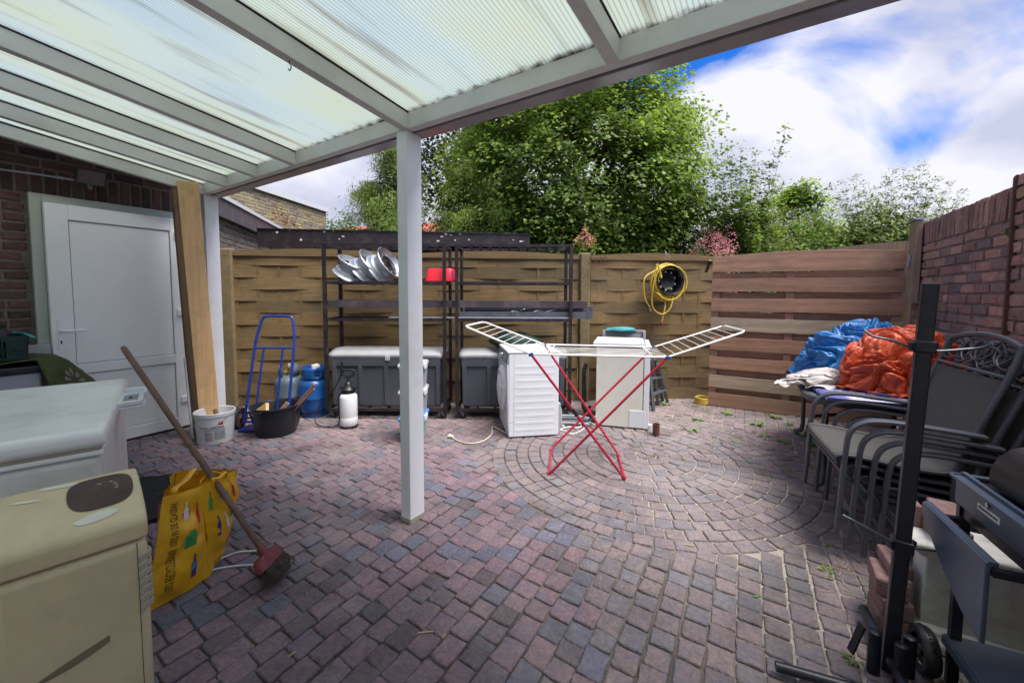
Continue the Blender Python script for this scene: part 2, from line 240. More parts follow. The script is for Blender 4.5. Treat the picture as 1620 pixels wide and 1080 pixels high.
# ------------------------------------------------------------------ mesh helpers
def frame_of(d):
    d = Vector(d).normalized(); up = Vector((0, 0, 1)) if abs(d.z) < .95 else Vector((1, 0, 0))
    a = d.cross(up).normalized(); return a, a.cross(d).normalized()
def wmat(o):
    m = Matrix.LocRotScale(o.location, o.rotation_euler, o.scale)
    return wmat(o.parent) @ m if o.parent else m
class MB:
    def __init__(s): s.v = []; s.f = []; s.m = []; s.c = []; s.ms = []
    def add(s, vs, fs, mi=0, col=None):
        n = len(s.v); s.v += [tuple(p) for p in vs]; s.f += [tuple(i+n for i in q) for q in fs]; s.m += [mi]*len(fs)
        s.c += [col or (1, 1, 1)]*len(vs); return s
    def box(s, c, size, rz=0., rot=None, mi=0, col=None):
        x, y, z = [q/2 for q in size]; R = rot or Matrix.Rotation(rz, 3, 'Z'); c = Vector(c)
        vs = [c+R @ Vector(p) for p in ((-x, -y, -z), (x, -y, -z), (x, y, -z), (-x, y, -z), (-x, -y, z), (x, -y, z), (x, y, z), (-x, y, z))]
        return s.add(vs, [(0, 3, 2, 1), (4, 5, 6, 7), (0, 1, 5, 4), (1, 2, 6, 5), (2, 3, 7, 6), (3, 0, 4, 7)], mi, col)
    def bar(s, a, b, wd, ht, side=None, mi=0):   # rectangular bar from a to b; side = direction of its width
        a, b = Vector(a), Vector(b); d = (b-a).normalized()
        sd = Vector(side) if side else frame_of(d)[0]; sd = (sd-d*sd.dot(d)).normalized(); up = sd.cross(d)
        vs = [p+sd*i*wd/2+up*j*ht/2 for p in (a, b) for i, j in ((-1, -1), (1, -1), (1, 1), (-1, 1))]
        return s.add(vs, [(0, 1, 2, 3), (7, 6, 5, 4), (0, 4, 5, 1), (1, 5, 6, 2), (2, 6, 7, 3), (3, 7, 4, 0)], mi)
    def prism(s, pts, vec, mi=0, col=None):      # planar outline extruded by vec
        n = len(pts); vec = Vector(vec); vs = [Vector(p) for p in pts]; vs += [p+vec for p in vs]
        return s.add(vs, [tuple(range(n))[::-1], tuple(range(n, 2*n))]+[(i, (i+1) % n, n+(i+1) % n, n+i) for i in range(n)], mi, col)
    def tube(s, pts, r, seg=8, closed=False, mi=0, flat=None, cap=True):
        pts = [Vector(p) for p in pts]; n = len(pts); rr = r if isinstance(r, (list, tuple)) else [r]*n
        vs = []; prev = None
        for i, p in enumerate(pts):
            a = pts[(i-1) % n] if (i or closed) else pts[0]; b = pts[(i+1) % n] if (i < n-1 or closed) else pts[-1]
            d = (b-a).normalized() if (b-a).length > 1e-9 else Vector((0, 0, 1))
            if prev is None: x, y = frame_of(d)
            else: x = (prev-d*prev.dot(d)).normalized(); y = x.cross(d)
            prev = x
            if flat: x0, y0 = flat; x0 = Vector(x0); x0 = (x0-d*x0.dot(d)).normalized(); x, y = x0, x0.cross(d)*flat[1]
            vs += [p+(x*math.cos(2*pi*k/seg)+y*math.sin(2*pi*k/seg))*rr[i] for k in range(seg)]
        fs = [(i*seg+k, i*seg+(k+1) % seg, ((i+1) % n)*seg+(k+1) % seg, ((i+1) % n)*seg+k) for i in range(n if closed else n-1) for k in range(seg)]
        if not closed and cap: fs += [tuple(range(seg))[::-1], tuple(range((n-1)*seg, n*seg))]
        return s.add(vs, fs, mi)
    def lathe(s, prof, c=(0, 0, 0), seg=32, ax=None, mi=0, sx=1., cap=True):   # prof = (radius, height) pairs
        c = Vector(c); X, Y, Z = Vector((1, 0, 0)), Vector((0, 1, 0)), Vector((0, 0, 1))
        if ax: Z = Vector(ax).normalized(); X, Y = frame_of(Z)
        vs = [c+X*(r*sx*math.cos(2*pi*k/seg))+Y*(r*math.sin(2*pi*k/seg))+Z*h for r, h in prof for k in range(seg)]
        n = len(prof); fs = [(i*seg+k, i*seg+(k+1) % seg, (i+1)*seg+(k+1) % seg, (i+1)*seg+k) for i in range(n-1) for k in range(seg)]
        if cap: fs += [tuple(range(seg))[::-1], tuple(range((n-1)*seg, n*seg))]
        return s.add(vs, fs, mi)
    def grid(s, fn, nu, nv, mi=0, col=None):
        vs = [fn(i/nu, j/nv) for j in range(nv+1) for i in range(nu+1)]
        return s.add(vs, [(j*(nu+1)+i, j*(nu+1)+i+1, (j+1)*(nu+1)+i+1, (j+1)*(nu+1)+i) for j in range(nv) for i in range(nu)], mi, col)
    def build(s, name, mats, parent=None, world=False, bev=0., smooth=None, solid=0., sub=0, bseg=2, attr=False):
        if isinstance(mats, str): mats = [mats]
        me = bpy.data.meshes.new(name); vs = s.v
        if world and parent is not None:
            Mi = wmat(parent).inverted(); vs = [tuple(Mi @ Vector(p)) for p in vs]
        me.from_pydata(vs, [], s.f)
        for q in mats: me.materials.append(M[q])
        if len(mats) > 1: me.polygons.foreach_set('material_index', s.m)
        if attr:
            a = me.color_attributes.new('Col', 'FLOAT_COLOR', 'POINT'); a.data.foreach_set('color', [x for q in s.c for x in (*q, 1)])
        if smooth is not None:
            me.polygons.foreach_set('use_smooth', [True]*len(me.polygons)); me.set_sharp_from_angle(angle=math.radians(smooth))
        o = bpy.data.objects.new(name, me); COL.objects.link(o)
        if parent is not None: o.parent = parent
        if solid: k = o.modifiers.new('thickness', 'SOLIDIFY'); k.thickness = solid; k.offset = 0
        if sub: k = o.modifiers.new('subdivision', 'SUBSURF'); k.levels = k.render_levels = sub
        if bev: k = o.modifiers.new('bevel', 'BEVEL'); k.width = bev; k.segments = bseg; k.limit_method = 'ANGLE'; k.harden_normals = False
        return o
def thing(name, label, cat, loc=(0, 0, 0), rz=0., group=None):
    o = bpy.data.objects.new(name, None); COL.objects.link(o); o.location = loc; o.rotation_euler = (0, 0, rz); o.empty_display_size = .1
    o['label'] = label; o['category'] = cat
    if group: o['group'] = group
    return o
def tag(o, label, cat, group=None):
    o['label'] = label; o['category'] = cat
    if group: o['group'] = group
    return o
def kind(o, k='structure', label=None, cat=None):
    o['kind'] = k
    if label: o['label'] = label; o['category'] = cat
    return o
def setbase(o, loc):     # move a one-mesh object's origin to its base
    loc = Vector(loc); o.data.transform(Matrix.Translation(-loc)); o.location = loc; return o
def copy_thing(r, label=None):
    c = r.copy(); COL.objects.link(c)
    def kids(a, b):
        for ch in list(a.children):
            k = ch.copy(); COL.objects.link(k); k.parent = b; kids(ch, k)
    kids(r, c)
    if label: c['label'] = label
    return c
def V2(a): return Vector((math.cos(a), math.sin(a), 0))
def arc(c, r, a0, a1, n, z=0.): return [(c[0]+r*math.cos(a0+(a1-a0)*i/n), c[1]+r*math.sin(a0+(a1-a0)*i/n), z) for i in range(n+1)]
def bez(pts, n=24):      # smooth curve through points (Catmull-Rom)
    P = [Vector(p) for p in pts]; P = [P[0]*2-P[1]]+P+[P[-1]*2-P[-2]]; o = []
    for i in range(1, len(P)-2):
        for k in range(n):
            t = k/n; a, b, c, d = P[i-1], P[i], P[i+1], P[i+2]
            o.append(.5*((2*b)+(c-a)*t+(2*a-5*b+4*c-d)*t*t+(3*b-a-3*c+d)*t**3))
    return o+[P[-2]]
def rnd(a, b): return random.uniform(a, b)
ZUP = Vector((0, 0, 1))
# plan directions
UH = Vector((.863, -.505, 0)); VH = Vector((.505, .863, 0))       # yard walls: across / into the yard
BC = Vector((-.557, 2.269, 0)); UC = Vector((.833, -.553, 0)); VC = Vector((.553, .833, 0))   # canopy beam corner and axes
rd = ray(1260, 579); RC = Vector((rd.x, rd.y, 0)).normalized(); SLOPE = -rd.z/math.hypot(rd.x, rd.y)

# ================================================================== ground and paving
g = MB(); g.grid(lambda a, b: (-250+500*a, -250+500*b, -.06), 4, 4); kind(g.build('ground', 'soil'))
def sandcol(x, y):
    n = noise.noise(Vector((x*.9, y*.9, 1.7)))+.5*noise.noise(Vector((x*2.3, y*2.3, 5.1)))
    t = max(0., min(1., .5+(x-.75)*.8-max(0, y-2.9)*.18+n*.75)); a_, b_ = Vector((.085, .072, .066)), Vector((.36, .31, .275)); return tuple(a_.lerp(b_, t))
g = MB()
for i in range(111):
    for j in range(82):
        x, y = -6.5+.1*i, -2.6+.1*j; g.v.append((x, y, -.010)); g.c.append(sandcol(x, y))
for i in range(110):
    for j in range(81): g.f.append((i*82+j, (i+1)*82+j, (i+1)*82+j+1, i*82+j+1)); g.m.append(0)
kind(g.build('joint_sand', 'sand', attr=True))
CC = Vector((1.13, 3.33, 0)); CR = [.0]+[.09+.1*k for k in range(13)]
pav = MB()
def stone(poly, sandy):
    # poly: corners ccw; rounded, tumbled paver with its own height and tilt
    n = len(poly); c = sum((Vector(p) for p in poly), Vector())/n; ring = []
    for i in range(n):
        p, q, r = Vector(poly[i-1]), Vector(poly[i]), Vector(poly[(i+1) % n]); k = rnd(.005, .011)
        for t in (p, r):
            d = t-q
            if d.length > 1e-6: ring.append(q+d.normalized()*min(k, d.length*.3)+Vector((rnd(-.003, .003), rnd(-.003, .003), 0)))
        d = Vector(r)-q; ring.append(q+d*rnd(.35, .65)+Vector((rnd(-.0022, .0022), rnd(-.0022, .0022), 0)))
    gap = rnd(.002, .0038)+(.0022 if sandy else 0); m = len(ring); dz = rnd(-.003, .003)-(.0045 if CR[-1]-.02 < (c-CC).length < CR[-1]+.06 else 0); tx, ty = rnd(-.04, .04), rnd(-.04, .04)
    rows = []
    for ins, z in ((gap, -.03), (gap, -.006), (gap+.003, -.0018), (gap+.008, 0)):
        for p in ring:
            d = p-c; l = max(d.length, 1e-4); q = c+d*max(.05, (l-ins)/l); rows.append((q.x, q.y, z+dz+(q.x-c.x)*tx+(q.y-c.y)*ty))
    fs = [(k*m+i, k*m+(i+1) % m, (k+1)*m+(i+1) % m, (k+1)*m+i) for k in range(3) for i in range(m)]+[tuple(range(3*m, 4*m))]
    h = random.random()
    pr = .55 if c.y < 2.6 else .4
    bl = noise.noise(Vector((c.x*.9, c.y*.9, 3.1)))
    if h < .64: col = Vector((.225, .146, .168))*rnd(.84, 1.12)
    elif h < .64+.20*(1+1.6*bl): col = Vector((.142, .135, .178))*rnd(.85, 1.15)
    else: col = Vector((.165, .125, .137))*rnd(.7, 1.1)
    dc = (c-CC).length
    if sandy: col = col.lerp(Vector((.215, .185, .18)), .55)*rnd(.8, 1.05)
    if c.y > 3.6: col = col.lerp(Vector((.29, .225, .20)), min(.75, (c.y-3.6)*.6))
    pav.add(rows, fs, 0, tuple(col))
def clipin(c): return not (c.y > 5.1+.09*c.x) and not (UH.dot(c-Vector((3.93, 3.99, 0))) > .02) and not (UH.dot(c-Vector((-3.30, 4.06, 0))) < -.1 and VH.dot(c-Vector((-3.30, 4.06, 0))) < .2) and c.y > -2.2
W = .099
for i in range(-56, 62):
    t = -4.2+rnd(0, .11)
    while t < 7.6:
        l = random.choice((.09, .10, .11, .125, .13)) if i < -4 else random.choice((.09, .098, .105, .118))
        wob = .004*math.sin(t*2+i)
        a, b = UC*(i*W+wob)+VH*t, UC*((i+1)*W+wob)+VH*t; c0 = (a+b+VH*l*2)/2*1.0
        cen = (a+b)/2+VH*l/2
        j = lambda: Vector((rnd(-.003, .003), rnd(-.003, .003), 0))
        if clipin(cen) and (cen-CC).length > CR[-1]-.016: stone([a+j(), b+j(), b+VH*l+j(), a+VH*l+j()], cen.x > .35 and cen.y < 3.0 and (cen-CC).length < 3.2)
        t += l
for k in range(len(CR)-1):
    r0, r1 = CR[k], CR[k+1]; rm = (r0+r1)/2
    n = max(3, int(2*pi*rm/.107)); off = rnd(0, 6)
    for q in range(n):
        a0, a1 = off+2*pi*q/n, off+2*pi*(q+1)/n
        P = [CC+V2(a0)*max(r0, .01), CC+V2(a0)*r1, CC+V2((a0+a1)/2)*r1*1.002, CC+V2(a1)*r1, CC+V2(a1)*max(r0, .01)]
        if clipin(CC+V2((a0+a1)/2)*rm): stone(P[::-1] if False else [P[0], P[1], P[2], P[3], P[4]], True)
for p in pav.f[:0]: pass
o = pav.build('pavement', 'paver', attr=True); kind(o)
# weeds, straw and crumbs in the joints
wd = MB()
def tuft(c, n, s, col):
    for _ in range(n):
        a = rnd(0, 2*pi); l = s*rnd(.5, 1.2); d = V2(a); b = Vector(c)+d*rnd(0, s*.4); h = rnd(.2, .8)*l; side = V2(a+pi/2)*l*.22
        q = tuple(x*rnd(.7, 1.3) for x in col)
        wd.add([b, b+d*l*.5+side+ZUP*h*.7, b+d*l+ZUP*h*.6, b+d*l*.5-side+ZUP*h*.7], [(0, 1, 2, 3)], 0, q)
for px, py, n, s in ((1150, 655, 14, .07), (1105, 665, 10, .06), (1198, 672, 16, .07), (1228, 662, 12, .06), (1250, 672, 12, .06), (1240, 700, 10, .05), (1190, 640, 8, .06), (1210, 690, 8, .05), (1092, 680, 10, .07), (1275, 690, 14, .08), (1350, 1045, 7, .035), (1200, 945, 4, .02), (1315, 865, 5, .03), (1280, 735, 8, .05), (1005, 660, 12, .06), (1052, 640, 10, .07), (1110, 622, 22, .12), (1116, 612, 18, .13), (972, 670, 6, .05), (930, 612, 10, .09), (1290, 705, 16, .08), (1300, 720, 14, .08), (1310, 905, 8, .04), (1165, 700, 5, .04), (350, 700, 6, .04)):
    tuft(G(px, py), n, s, (.13, .24, .035))
for i in range(90):
    p = Vector((rnd(1.2, 3.6), rnd(2.8, 5.0), 0))
    if clipin(p) and UH.dot(p-Vector((3.93, 3.99, 0))) < -.1: tuft(p, 4, .035, (.13, .2, .04))
kind(wd.build('weeds', 'weed', attr=True), 'stuff', 'small green weeds growing in the joints of the paving', 'weeds')
st = MB()
for i in range(170):
    if i < 70: p = G(rnd(1310, 1400), rnd(850, 950))
    else: p = Vector((rnd(-2.2, 2.6), rnd(1.4, 4.6), 0))
    a = rnd(0, pi); l = rnd(.01, .05) if i < 70 else rnd(.006, .02); st.bar(p+ZUP*.004, p+V2(a)*l+ZUP*rnd(.003, .012), .002, .0015)
for px, py, l, a in ((661, 1002, .06, .1), (1083, 862, .05, -.3), (700, 1010, .02, 1), (455, 1040, .03, .8), (1118, 774, .045, -.35), (1400, 830, .04, .6)):
    p = G(px, py); st.bar(p+ZUP*.004, p+V2(a)*l+ZUP*.006, .005, .003)
kind(st.build('straw_litter', 'straw'), 'stuff', 'scraps of pale straw and grit strewn over the paving', 'litter')

# ================================================================== brickwork
def brick_wall(A, d, nrm, length, height, pal, pitch=(.215, .0755), joint=.012, soldier=(), rough=.003, skip=(), back=.10, topf=None, deep=.010, seed=1):
    """bricks as real blocks standing proud of a mortar bed. A = foot corner, d = run, nrm = outward"""
    rs = random.Random(seed); bk = MB(); mo = MB(); A, d, nrm = Vector(A), Vector(d), Vector(nrm)
    def one(s0, s1, z0, z1):
        h = topf(s0) if topf else height
        if z0 >= h-.01: return
        for a, b, c, e in skip:
            if s1 > a+.01 and s0 < b-.01 and z1 > c+.01 and z0 < e-.01:
                if s0 < a-.03: s1 = a
                elif s1 > b+.03: s0 = b
                else: return
        s0 += joint/2; s1 -= joint/2; z0 += joint/2; z1 -= joint/2; j = lambda: rs.uniform(-rough, rough); pr = rs.uniform(-.003, .003); vs = []
        for dep, ins in ((-deep-.02, 0), (-.004+pr, 0), (pr+.001, .005)):
            vs += [A+d*(s+k*ins+j())+ZUP*(z+q*ins+j())+nrm*(dep+j()*.5) for s, z, k, q in ((s0, z0, 1, 1), (s1, z0, -1, 1), (s1, z1, -1, -1), (s0, z1, 1, -1))]
        fs = [(a+i, a+(i+1) % 4, a+4+(i+1) % 4, a+4+i) for a in (0, 4) for i in range(4)]+[(8, 9, 10, 11)]
        c = rs.choice(pal); k = rs.uniform(.75, 1.25); bk.add(vs, fs, 0, tuple(x*k for x in c))
    z = 0.; r = 0
    while z < height-.02:
        if any(abs(z-s) < .04 for s in soldier):
            s = 0.
            while s < length: one(s, min(s+pitch[1]*1.0, length), z, z+pitch[0]); s += pitch[1]
            z += pitch[0]
        else:
            s = -(pitch[0]/2 if r % 2 else 0)+rs.uniform(-.01, .01)
            while s < length:
                s1 = s+pitch[0]*(1 if rs.random() > .1 else .5); one(max(s, 0), min(s1, length), z, z+pitch[1]); s = s1
            z += pitch[1]; r += 1
    h0 = height-.004 if not topf else topf(0)-.004; h1 = height-.004 if not topf else topf(length)-.004
    P = [A-nrm*deep, A+d*length-nrm*deep, A+d*length-nrm*deep+ZUP*h1, A-nrm*deep+ZUP*h0]
    mo.prism(P, -nrm*back)
    return bk, mo
DK = [(.10, .05, .046), (.078, .043, .044), (.118, .06, .054), (.07, .04, .042), (.10, .058, .054)]
RD = [(.31, .155, .13), (.25, .135, .12), (.33, .185, .15), (.21, .135, .13), (.29, .175, .155), (.37, .205, .155)]
# ---- our house: left wall with door, rear wall behind the camera
DA = Vector((-3.261, 4.04, 0))                 # foot of the door on its hinge side
house = thing('house', 'dark brown brick house wall with a white panelled door, under the canopy', 'house', DA)
W0 = DA+VH*.17-UH*.06
bk, mo = brick_wall(W0, -VH, UH, 5.2, 2.72, DK, soldier=(2.114,), skip=((.07, 1.16, 0, 2.12),), seed=3, joint=.02, rough=.004)
hw = bk.build('wall', 'brick_dark', house, True, attr=True); mo.build('mortar', 'mortar_dark', hw and house, True)
rw = MB(); q = BC-VC*3.45; rw.prism([q-UC*4.2, q+UC*3.6, q+UC*3.6+ZUP*3.6, q-UC*4.2+ZUP*3.6], -VC*.2); rw.build('rear_wall', 'bounce_white', house, True)  # unseen house wall; its white is chosen to bounce light under the canopy
ew = MB(); ew.prism([W0-UH*.1, W0-UH*2.5+VH*.02, W0-UH*2.5+VH*.02+ZUP*2.7, W0-UH*.1+ZUP*2.7], -VH*.05); ew.build('end_wall', 'mortar_dark', house, True)
so_ = MB(); a = W0+ZUP*2.50+UH*.02; e0 = BC-UC*2.80-RC*.1+ZUP*2.40
so_.add([a, a-VH*2.6+ZUP*.33, e0-RC*2.7+ZUP*(.02+2.7*SLOPE), e0+ZUP*.02], [(0, 1, 2, 3)]); so_.build('eaves_board', 'fascia_brown', house, True, solid=.02)
# door frame and leaf
def dloc(s, z, o): return DA-VH*s+UH*o+ZUP*z       # s = along door from hinge side, o = towards yard
fr = MB()
for a, b, c, e in ((-.05, .0, 0, 2.12), (.92, .985, 0, 2.12), (0, .92, 2.055, 2.12)):
    fr.prism([dloc(a, c, -.05), dloc(b, c, -.05), dloc(b, e, -.05), dloc(a, e, -.05)], UH*.05)
fr.build('door_frame', 'frame_green', house, True, bev=.004)
dr = MB(); zr = ((.02, .125), (.66, .745), (1.93, 2.05))
for a, b in ((0, .12), (.79, .92)): dr.prism([dloc(a, .02, .0), dloc(b, .02, .0), dloc(b, 2.05, .0), dloc(a, 2.05, .0)], UH*.055)
for c, e in zr: dr.prism([dloc(.12, c, .0), dloc(.79, c, .0), dloc(.79, e, .0), dloc(.12, e, .0)], UH*.0545)
door = dr.build('door', 'pvc_white', house, True, bev=.005)
for c, e in ((.125, .66), (.745, 1.93)):
    p = MB(); p.prism([dloc(.126, c+.006, .0), dloc(.784, c+.006, .0), dloc(.784, e-.006, .0), dloc(.126, e-.006, .0)], UH*.040); p.build('panel', 'pvc_white', door, True)
dk = MB(); dk.prism([dloc(.118, .12, -.01), dloc(.792, .12, -.01), dloc(.792, 1.935, -.01), dloc(.118, 1.935, -.01)], UH*.034); dk.build('gasket', 'dark_rubber', door, True)
h = MB(); h.prism([dloc(.872+.016*math.cos(t), 1.0+(.10 if math.sin(t) > 0 else -.10)+.016*math.sin(t), .056) for t in [k*pi/8 for k in range(16)]], UH*.009)
h.tube([dloc(.872, 1.03, .06), dloc(.872, 1.03, .105), dloc(.86, 1.03, .112), dloc(.76, 1.03, .11), dloc(.735, 1.03, .10)], .0095, 10)
hh = h.build('handle', 'pvc_white', door, True, smooth=40)
k = MB(); k.lathe([(.006, 0), (.006, .002)], dloc(.872, .945, .0655), 12, UH); k.prism([dloc(.868, .925, .0655), dloc(.876, .925, .0655), dloc(.876, .945, .0655), dloc(.868, .945, .0655)], UH*.002); k.build('keyhole', 'ink', door, True)
for z in (.26, 1.12, 1.86):
    m_ = MB(); m_.prism([dloc(-.03, z, .056), dloc(.09, z, .056), dloc(.09, z+.06, .056), dloc(-.03, z+.06, .056)], UH*.016); m_.tube([dloc(-.038, z-.04, .045), dloc(-.038, z+.08, .045)], .015, 10)
    m_.build('hinge', 'pvc_white', door, True, bev=.003)
# floodlight and conduit on the wall
lp = D(142, 278, 3.42); fl = thing('wall_lamp', 'black square floodlight on the brick wall above the white door', 'lamp', lp)
b_ = MB(); n_ = (UH*.85-ZUP*.5).normalized(); R_ = Matrix((VH, n_.cross(VH)*-1, n_)).transposed()
b_.add([lp+R_ @ Vector(p) for p in ((-.095, -.07, .04), (.095, -.07, .04), (.095, .07, .04), (-.095, .07, .04), (-.06, -.045, -.035), (.06, -.045, -.035), (.06, .045, -.035), (-.06, .045, -.035))], [(0, 1, 2, 3), (7, 6, 5, 4), (0, 4, 5, 1), (1, 5, 6, 2), (2, 6, 7, 3), (3, 7, 4, 0)])
b_.bar(lp-VH*.1, lp+VH*.1, .03, .012); b_.build('housing', 'lamp_black', fl, True, bev=.006)
gl_ = MB(); gl_.box(lp+n_*.042, (.16, .112, .004), rot=R_); gl_.build('glass', 'lamp_glass', fl, True)
sen = MB(); sen.lathe([(.0, -.03), (.02, -.025), (.025, 0), (.02, .02), (0, .022)], lp-ZUP*.085-VH*.0-UH*.02, 14); sen.bar(lp-ZUP*.07-UH*.02, lp-UH*.03, .015, .02); sen.build('sensor', 'lamp_glass', fl, True, smooth=50)
cd = MB(); pts = [DA-VH*1.6+UH*-.04+ZUP*2.33, DA-VH*.7+UH*-.04+ZUP*2.35]; pts = [D(-60, 262, 2.95), D(0, 268, 3.08), D(60, 276, 3.22), D(125, 286, 3.38)]
cd.tube(pts, .008, 8); cd.lathe([(.012, -.012), (.012, .012)], D(97, 282, 3.31), 10, VH); tag(setbase(cd.build('conduit', 'lid_grey', smooth=40), pts[1]), 'thin pale cable conduit running along the dark brick wall to the floodlight', 'conduit')
# ---- right garden wall
RA = Vector((3.93, 3.99, 0))
rwall = thing('brick_wall', 'red brick garden wall with soldier course coping and thicker pier', 'wall', RA-VH*1)
bk, mo = brick_wall(RA+VH*.02, -VH, -UH, 5.8, 2.02, RD, soldier=(1.812,), joint=.016, rough=.006, deep=.014, back=.2, seed=9)
bk.build('bricks', 'brick_red', rwall, True, attr=True); mo.build('mortar_bed', 'mortar_red', rwall, True)
bk, mo = brick_wall(RA-VH*1.93-UH*.08, -VH, -UH, 3.9, 2.025, RD, joint=.016, rough=.007, deep=.014, back=.09, seed=12)
pier = bk.build('pier', 'brick_red', rwall, True, attr=True); mo.build('mortar_bed', 'mortar_red', pier, True)
e_, f_ = brick_wall(RA-VH*1.93, -UH, VH, .095, 2.025, RD, joint=.014, rough=.005, pitch=(.115, .0755), back=.02, seed=4)
e_.build('pier_return', 'brick_red', rwall, True, attr=True); f_.build('mortar_bed', 'rust', pier, True)
e_, f_ = brick_wall(RA+VH*.02+UH*.24, -UH, VH, .24, 2.02, RD, joint=.014, rough=.005, back=.02, seed=5)
e_.build('wall_end', 'brick_red', rwall, True, attr=True); f_.build('mortar_bed', 'mortar_red', rwall, True)
# ---- canopy
can = thing('patio_canopy', 'white aluminium patio canopy with ribbed translucent roof sheets', 'canopy', BC)
def cp(u, s, z): return BC+UC*u-RC*s+ZUP*z      # s = distance up the slope from the beam
ZB = 2.25
UL, UR = -2.80, 3.05
bm = MB(); bm.prism([cp(UL, 0, ZB), cp(UL, -.05, ZB), cp(UL, -.05, ZB+.095), cp(UL, 0, ZB+.085)], UC*(UR-UL)); bm.build('beam', 'alu_white', can, True, bev=.003)
gt = MB(); gt.prism([cp(UL, -.066, ZB-.004), cp(UL, -.15, ZB-.004), cp(UL, -.165, ZB+.03), cp(UL, -.165, ZB+.13), cp(UL, -.155, ZB+.13), cp(UL, -.145, ZB+.02), cp(UL, -.075, ZB+.02), cp(UL, -.066, ZB+.1)], UC*(UR-UL)); gt.build('gutter', 'alu_grey', can, True, bev=.003)
gv = MB(); gv.prism([cp(UL+.01, -.048, ZB+.014), cp(UL+.01, -.068, ZB+.014), cp(UL+.01, -.068, ZB+.05), cp(UL+.01, -.048, ZB+.05)], UC*(UR-UL-.02)); gv.build('joint_strip', 'dark_rubber', can, True)
SL = 3.45; ds = RC*-1
RU = [3.02, 2.30, 1.165, -.02, -1.165, -1.72, -2.26, -2.745]
for i, u in enumerate(RU):
    r = MB(); P = [cp(u-.052, .0, ZB-.004), cp(u, .0, ZB-.004), cp(u, 0, ZB+.082), cp(u-.052, 0, ZB+.082)]; r.prism(P, -RC*SL+ZUP*SL*SLOPE)
    rr = r.build('rafter', 'alu_white', can, True, bev=.003)
    gk = MB(); P = [cp(u-.056, .0, ZB+.083), cp(u+.004, .0, ZB+.083), cp(u+.004, 0, ZB+.090), cp(u-.056, 0, ZB+.090)]; gk.prism(P, -RC*SL+ZUP*SL*SLOPE); gk.build('gasket', 'dark_rubber', rr, True)
    if i:
        u1 = RU[i-1]-.052; u0 = u; p = MB(); a = cp(u0-.01, -.04, ZB+.092-.04*SLOPE)
        pl = p.build  # sheet in its own frame so that its ribs run down the slope
        me = MB(); wdt = (u1-u0+.02); shear = UC.dot(RC)
        me.prism([(0, .0, 0), (wdt*UC.length, 0, 0), (wdt, -SL, 0), (0, -SL, 0)], (0, 0, .012))
        ob = me.build('roof_sheet', 'polycarbonate', can)
        X = UC; Y = (RC-ZUP*SLOPE); Zz = X.cross(Y).normalized(); mt = Matrix.Translation(a-BC) @ Matrix((X, Y, Zz)).transposed().to_4x4(); ob.matrix_local = mt
for (c0, lab) in ((cp(-.098, -.03, 0), 'm'), (cp(-2.80, -.03, 0), 'l')):
    p = MB(); p.box(c0+ZUP*1.122+VC*.025+UC*.02, (.080, .112, 2.25), rz=math.atan2(UC.y, UC.x)); po = p.build('post', 'post_white', can, True, bev=.004)
    p = MB(); p.box(c0+ZUP*.012+VC*.025+UC*.02, (.084, .116, .03), rz=math.atan2(UC.y, UC.x)); p.build('post_shoe', 'beige_dark', po, True, bev=.003)
hk = MB(); q = cp(-.045, .62, ZB+.62*SLOPE-.004); hk.tube(bez([q, q-ZUP*.015, q-ZUP*.03+UC*.012, q-ZUP*.042, q-ZUP*.032-UC*.012], 6), .0022, 6); hk.build('hook', 'black_gloss', can, True)

# ================================================================== fences
FL, FR = Vector((-3.36, 4.70, 0)), Vector((2.60, 5.20, 0)); FD = (FR-FL).normalized(); FN = Vector((FD.y, -FD.x, 0))
def woven(name, a, b, h0, label, seed):
    rs = random.Random(seed); a, b = Vector(a), Vector(b); d = (b-a).normalized(); n = Vector((d.y, -d.x, 0)); Ln = (b-a).length
    t = thing('woven_fence', label, 'fence', a, 0, 'woven wooden fence panels')
    nb = 13; hb = h0/nb; m_ = MB()
    for r in range(nb):
        sg = 1 if r % 2 else -1; z0 = r*hb+rs.uniform(-.004, .004); ph = rs.uniform(-.01, .01); tl = rs.uniform(-.004, .004)
        def fn(u, v, sg=sg, z0=z0, tl=tl):
            off = sg*.0062*math.cos(2*pi*u*2)+tl*math.sin(5*u)
            zz = z0+v*hb*1.03+.003*math.sin(9*u+r)
            return a+d*(u*Ln)+n*(off+.004+.005*(1-v))+ZUP*zz
        tn = rs.uniform(.72, 1.2); cw = tuple(Vector((.215, .133, .055)).lerp(Vector((.12, .098, .06)), rs.uniform(0, .5))*tn)
        m_.grid(fn, 40, 2, 0, cw)
        m_.grid(lambda u, v, fn=fn, z0=z0: fn(u, 0)-n*(.012*v), 40, 1, 0, cw); m_.grid(lambda u, v, fn=fn: fn(u, 1)-n*(.012*v), 40, 1, 0, cw)
    m_.build('lamellae', 'fence_board', t, True, attr=True)
    for k in range(9):
        u = k/8; q = MB(); sg = 0 if k % 2 else 0; q.box(a+d*(.02+u*(Ln-.04))+ZUP*(h0/2)+n*.0, (.035, .014, h0), rz=math.atan2(d.y, d.x)); q.build('batten', 'fence_olive', t, True)
    q = MB(); N_ = 24
    top = [a+d*(Ln*i/N_)+ZUP*(h0+.005+.035*math.sin(pi*i/N_)+.018) for i in range(N_+1)]; bot = [a+d*(Ln*i/N_)+ZUP*(h0-.03) for i in range(N_+1)]
    q.prism([p+n*.028 for p in top]+[p+n*.028 for p in bot[::-1]], -n*.05); q.build('top_rail', 'fence_olive', t, True)
    return t
P0 = FL; pw = .13
segs = [(.14, 2.09), (2.22, 4.20), (4.35, 5.99)]
labs = ['woven olive brown fence panel behind the blue hand truck and gas bottles', 'woven olive brown fence panel behind the second metal rack', 'woven olive brown fence panel with the yellow hose hung on it']
